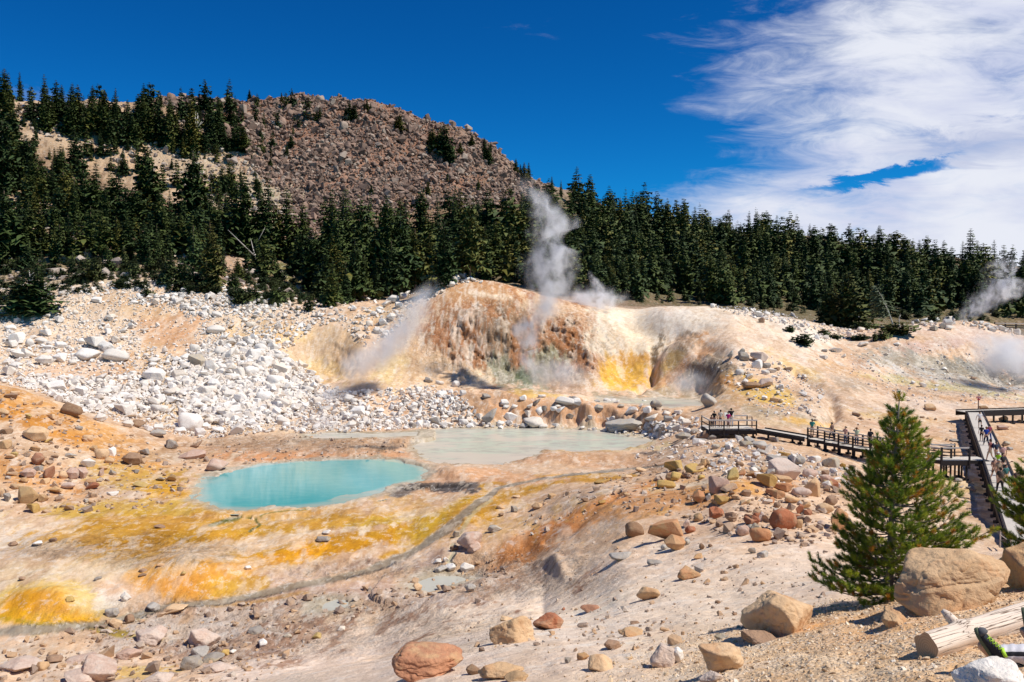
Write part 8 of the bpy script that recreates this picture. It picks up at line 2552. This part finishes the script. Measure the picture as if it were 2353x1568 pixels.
LM_TREE = [(20,230,'at the left end of the skyline'),(110,240,'on the skyline above the scree, far left'),(180,260,'on the skyline above the pale scree'),(240,270,'in the skyline group left of the rocky summit'),(310,270,'in the skyline group, right half'),
 (390,290,'below the skyline at the talus edge'),(480,300,'on the talus edge left of the summit'),(560,320,'at the lower talus edge under the rim'),(20,400,'at the left edge of the photo, mid slope'),(110,400,'mid slope, left of the scree tongue'),
 (180,450,'in front of the scree tongue'),(260,460,'left of the tallest mid slope fir'),(400,480,'right of the tallest mid slope fir'),(500,500,'in the gap before the four slim firs'),(590,510,'in the group of four slim firs'),(670,560,'at the hollow right of the four slim firs'),
 (60,560,'low at the left edge'),(160,560,'in the lower left thicket'),(260,580,'in the thicket above the boulder rim'),(370,590,'in the thicket under the tall firs'),(470,620,'near the yellowish ragged pine'),(560,640,'in the sparse lower row above the boulders'),
 (700,640,'in the hollow left of the central wood'),(770,560,'at the left end of the central wood'),(850,560,'in the central wood, left part'),(930,570,'in the central wood behind the mound'),(1010,570,'in the central wood above the mound top'),
 (1100,570,'in the central wood left of the steam'),(1180,560,'beside the tall steam column'),(800,240,'on the rocky summit'),(920,270,'on the rocky skyline right of the summit'),(1015,310,'in the clump high on the talus'),(1110,340,'on the falling rocky ridge'),
 (1200,400,'at the right end of the rocky ridge'),(860,430,'alone low on the talus'),(1290,430,'on the skyline just right of the steam'),(1360,460,'on the skyline right of the steam'),(1440,490,'on the skyline where the blue sky ends'),
 (1530,500,'on the skyline under the cloud tip'),(1620,510,'on the skyline, middle of the right wood'),(1710,520,'on the skyline below the blue gap'),(1800,530,'on the skyline right of the blue gap'),(1890,540,'on the skyline above the olive pine'),
 (1980,550,'on the skyline right of the olive pine'),(2070,570,'on the skyline towards the right'),(2160,580,'on the skyline left of the upper right steam'),(2250,590,'on the skyline above the upper right steam'),(2340,600,'on the skyline at the right edge'),
 (1300,600,'in the wood behind the steam'),(1400,610,'in the wood above the white bowl'),(1500,640,'in the wood above the pale dome'),(1600,650,'in the wood behind the pale dome'),(1700,660,'in the wood behind the dome shoulder'),
 (1800,660,'in the wood left of the olive pine'),(2000,670,'in the wood by the leaning pine'),(2110,680,'in the wood right of the leaning pine'),(2230,690,'in the wood behind the upper right steam')]
MATW = {'white_rock': 'white', 'grey_rock': 'grey', 'tan_rock': 'tan', 'orange_rock': 'orange', 'red_rock': 'red brown', 'yellow_rock': 'ochre', 'brown_rock': 'brown', 'pink_rock': 'pinkish', 'hill_rock': 'rusty', 'hero_rock': 'orange'}
ORD = ['leftmost', 'second from the left', 'third from the left', 'fourth from the left', 'fifth from the left', 'sixth from the left']
def words(s): return len(s.split())
def give_labels(items, landmarks, noun, groupname, colour):
    groups = {}
    for it in items:
        k = min(range(len(landmarks)), key=lambda i: (it['u'] - landmarks[i][0]) ** 2 + ((it['v'] - landmarks[i][1]) * 1.6) ** 2)
        groups.setdefault(k, []).append(it)
    for k, its in groups.items():
        ph = landmarks[k][2]
        by = {}
        for it in its: by.setdefault(colour(it), []).append(it)
        for c, js in by.items():
            nm = (c + ' ' + noun).strip()
            rem = list(js)
            if len(js) == 1:
                lab = ['only %s %s' % (nm, ph)]
                js[0]['o']['label'] = lab[0] if words(lab[0]) <= 16 else '%s %s' % (nm, ph)
                js[0]['o']['group'] = '%ss %s' % (noun, ph)
                continue
            ranks = [('largest', lambda i: -i['s']), ('leftmost', lambda i: i['u']), ('rightmost', lambda i: -i['u']), ('highest', lambda i: i['v']), ('lowest', lambda i: -i['v']), ('second largest', lambda i: -i['s'])]
            if 'fir' in noun or 'tree' in noun: ranks[0] = ('tallest', ranks[0][1]); ranks[5] = ('second tallest', ranks[5][1])
            if len(js) <= 5: ranks = [ranks[0]] + [(ORD[i], None) for i in range(5)]
            if len(js) <= 5:
                srt = sorted(js, key=lambda i: i['u'])
                for n_, it in enumerate(srt):
                    w_ = ORD[n_] if n_ < len(js) - 1 else 'rightmost'
                    it['o']['label'] = '%s %s %s' % (w_, nm, ph) if 'from' not in w_ else '%s %s, %s' % (nm, ph, w_)
                    it['o']['group'] = '%ss %s' % (noun, ph)
                continue
            for w_, key in ranks:
                if not rem: break
                full = sorted(js, key=key)
                pick = full[1] if w_.startswith('second') else full[0]
                if pick not in rem: continue
                rem.remove(pick)
                pick['o']['label'] = '%s %s %s' % (w_, nm, ph)
                pick['o']['group'] = '%ss %s' % (noun, ph)
            # those left stand between the extremes: tell them apart by the place in the row
            srt = sorted(rem, key=lambda i: i['u'])
            for n_, it in enumerate(srt):
                up = it['v'] < np.median([j['v'] for j in js])
                it['o']['label'] = 'middling %s %s, %s of its cluster' % (nm, ph, 'upper half' if up else 'lower half')
                if words(it['o']['label']) > 16: it['o']['label'] = 'middling %s %s' % (nm, ph)
                it['o']['group'] = '%ss %s' % (noun, ph)
for it in RK: it['s'] = it['w'] * it['h']
lab = [it for it in RK if not it['label']]
give_labels([it for it in lab if it['zone'] in ('talus', 'ridge', 'dome', 'crest')], LM_PALE, 'boulder', 'pale', lambda i: MATW[i['mat']])
give_labels([it for it in lab if it['zone'] in ('mound', 'bank', 'walk')], LM_COL, 'stone', 'coloured', lambda i: MATW[i['mat']])
give_labels([it for it in lab if it['zone'] == 'hilltalus'], LM_HILL, 'rusty block', 'talus', lambda i: '')
for it in TR:
    it['s'] = it['h']; it['v'] = (it['vt'] + it['vb']) / 2
def tcol(i):
    m_ = i['o'].children[0].data.materials[0].name if i['o'].children else ''
    if 'young' in m_: return 'small green'
    if 'shrub' in m_: return 'scrubby olive'
    if 'sunlit' in m_: return 'olive'
    return 'dark'
give_labels([it for it in TR if not it['label']], LM_TREE, 'fir', 'firs', tcol)
for it in TR:
    if 'group' not in it['o'].keys(): it['o']['group'] = 'conifers named one by one'
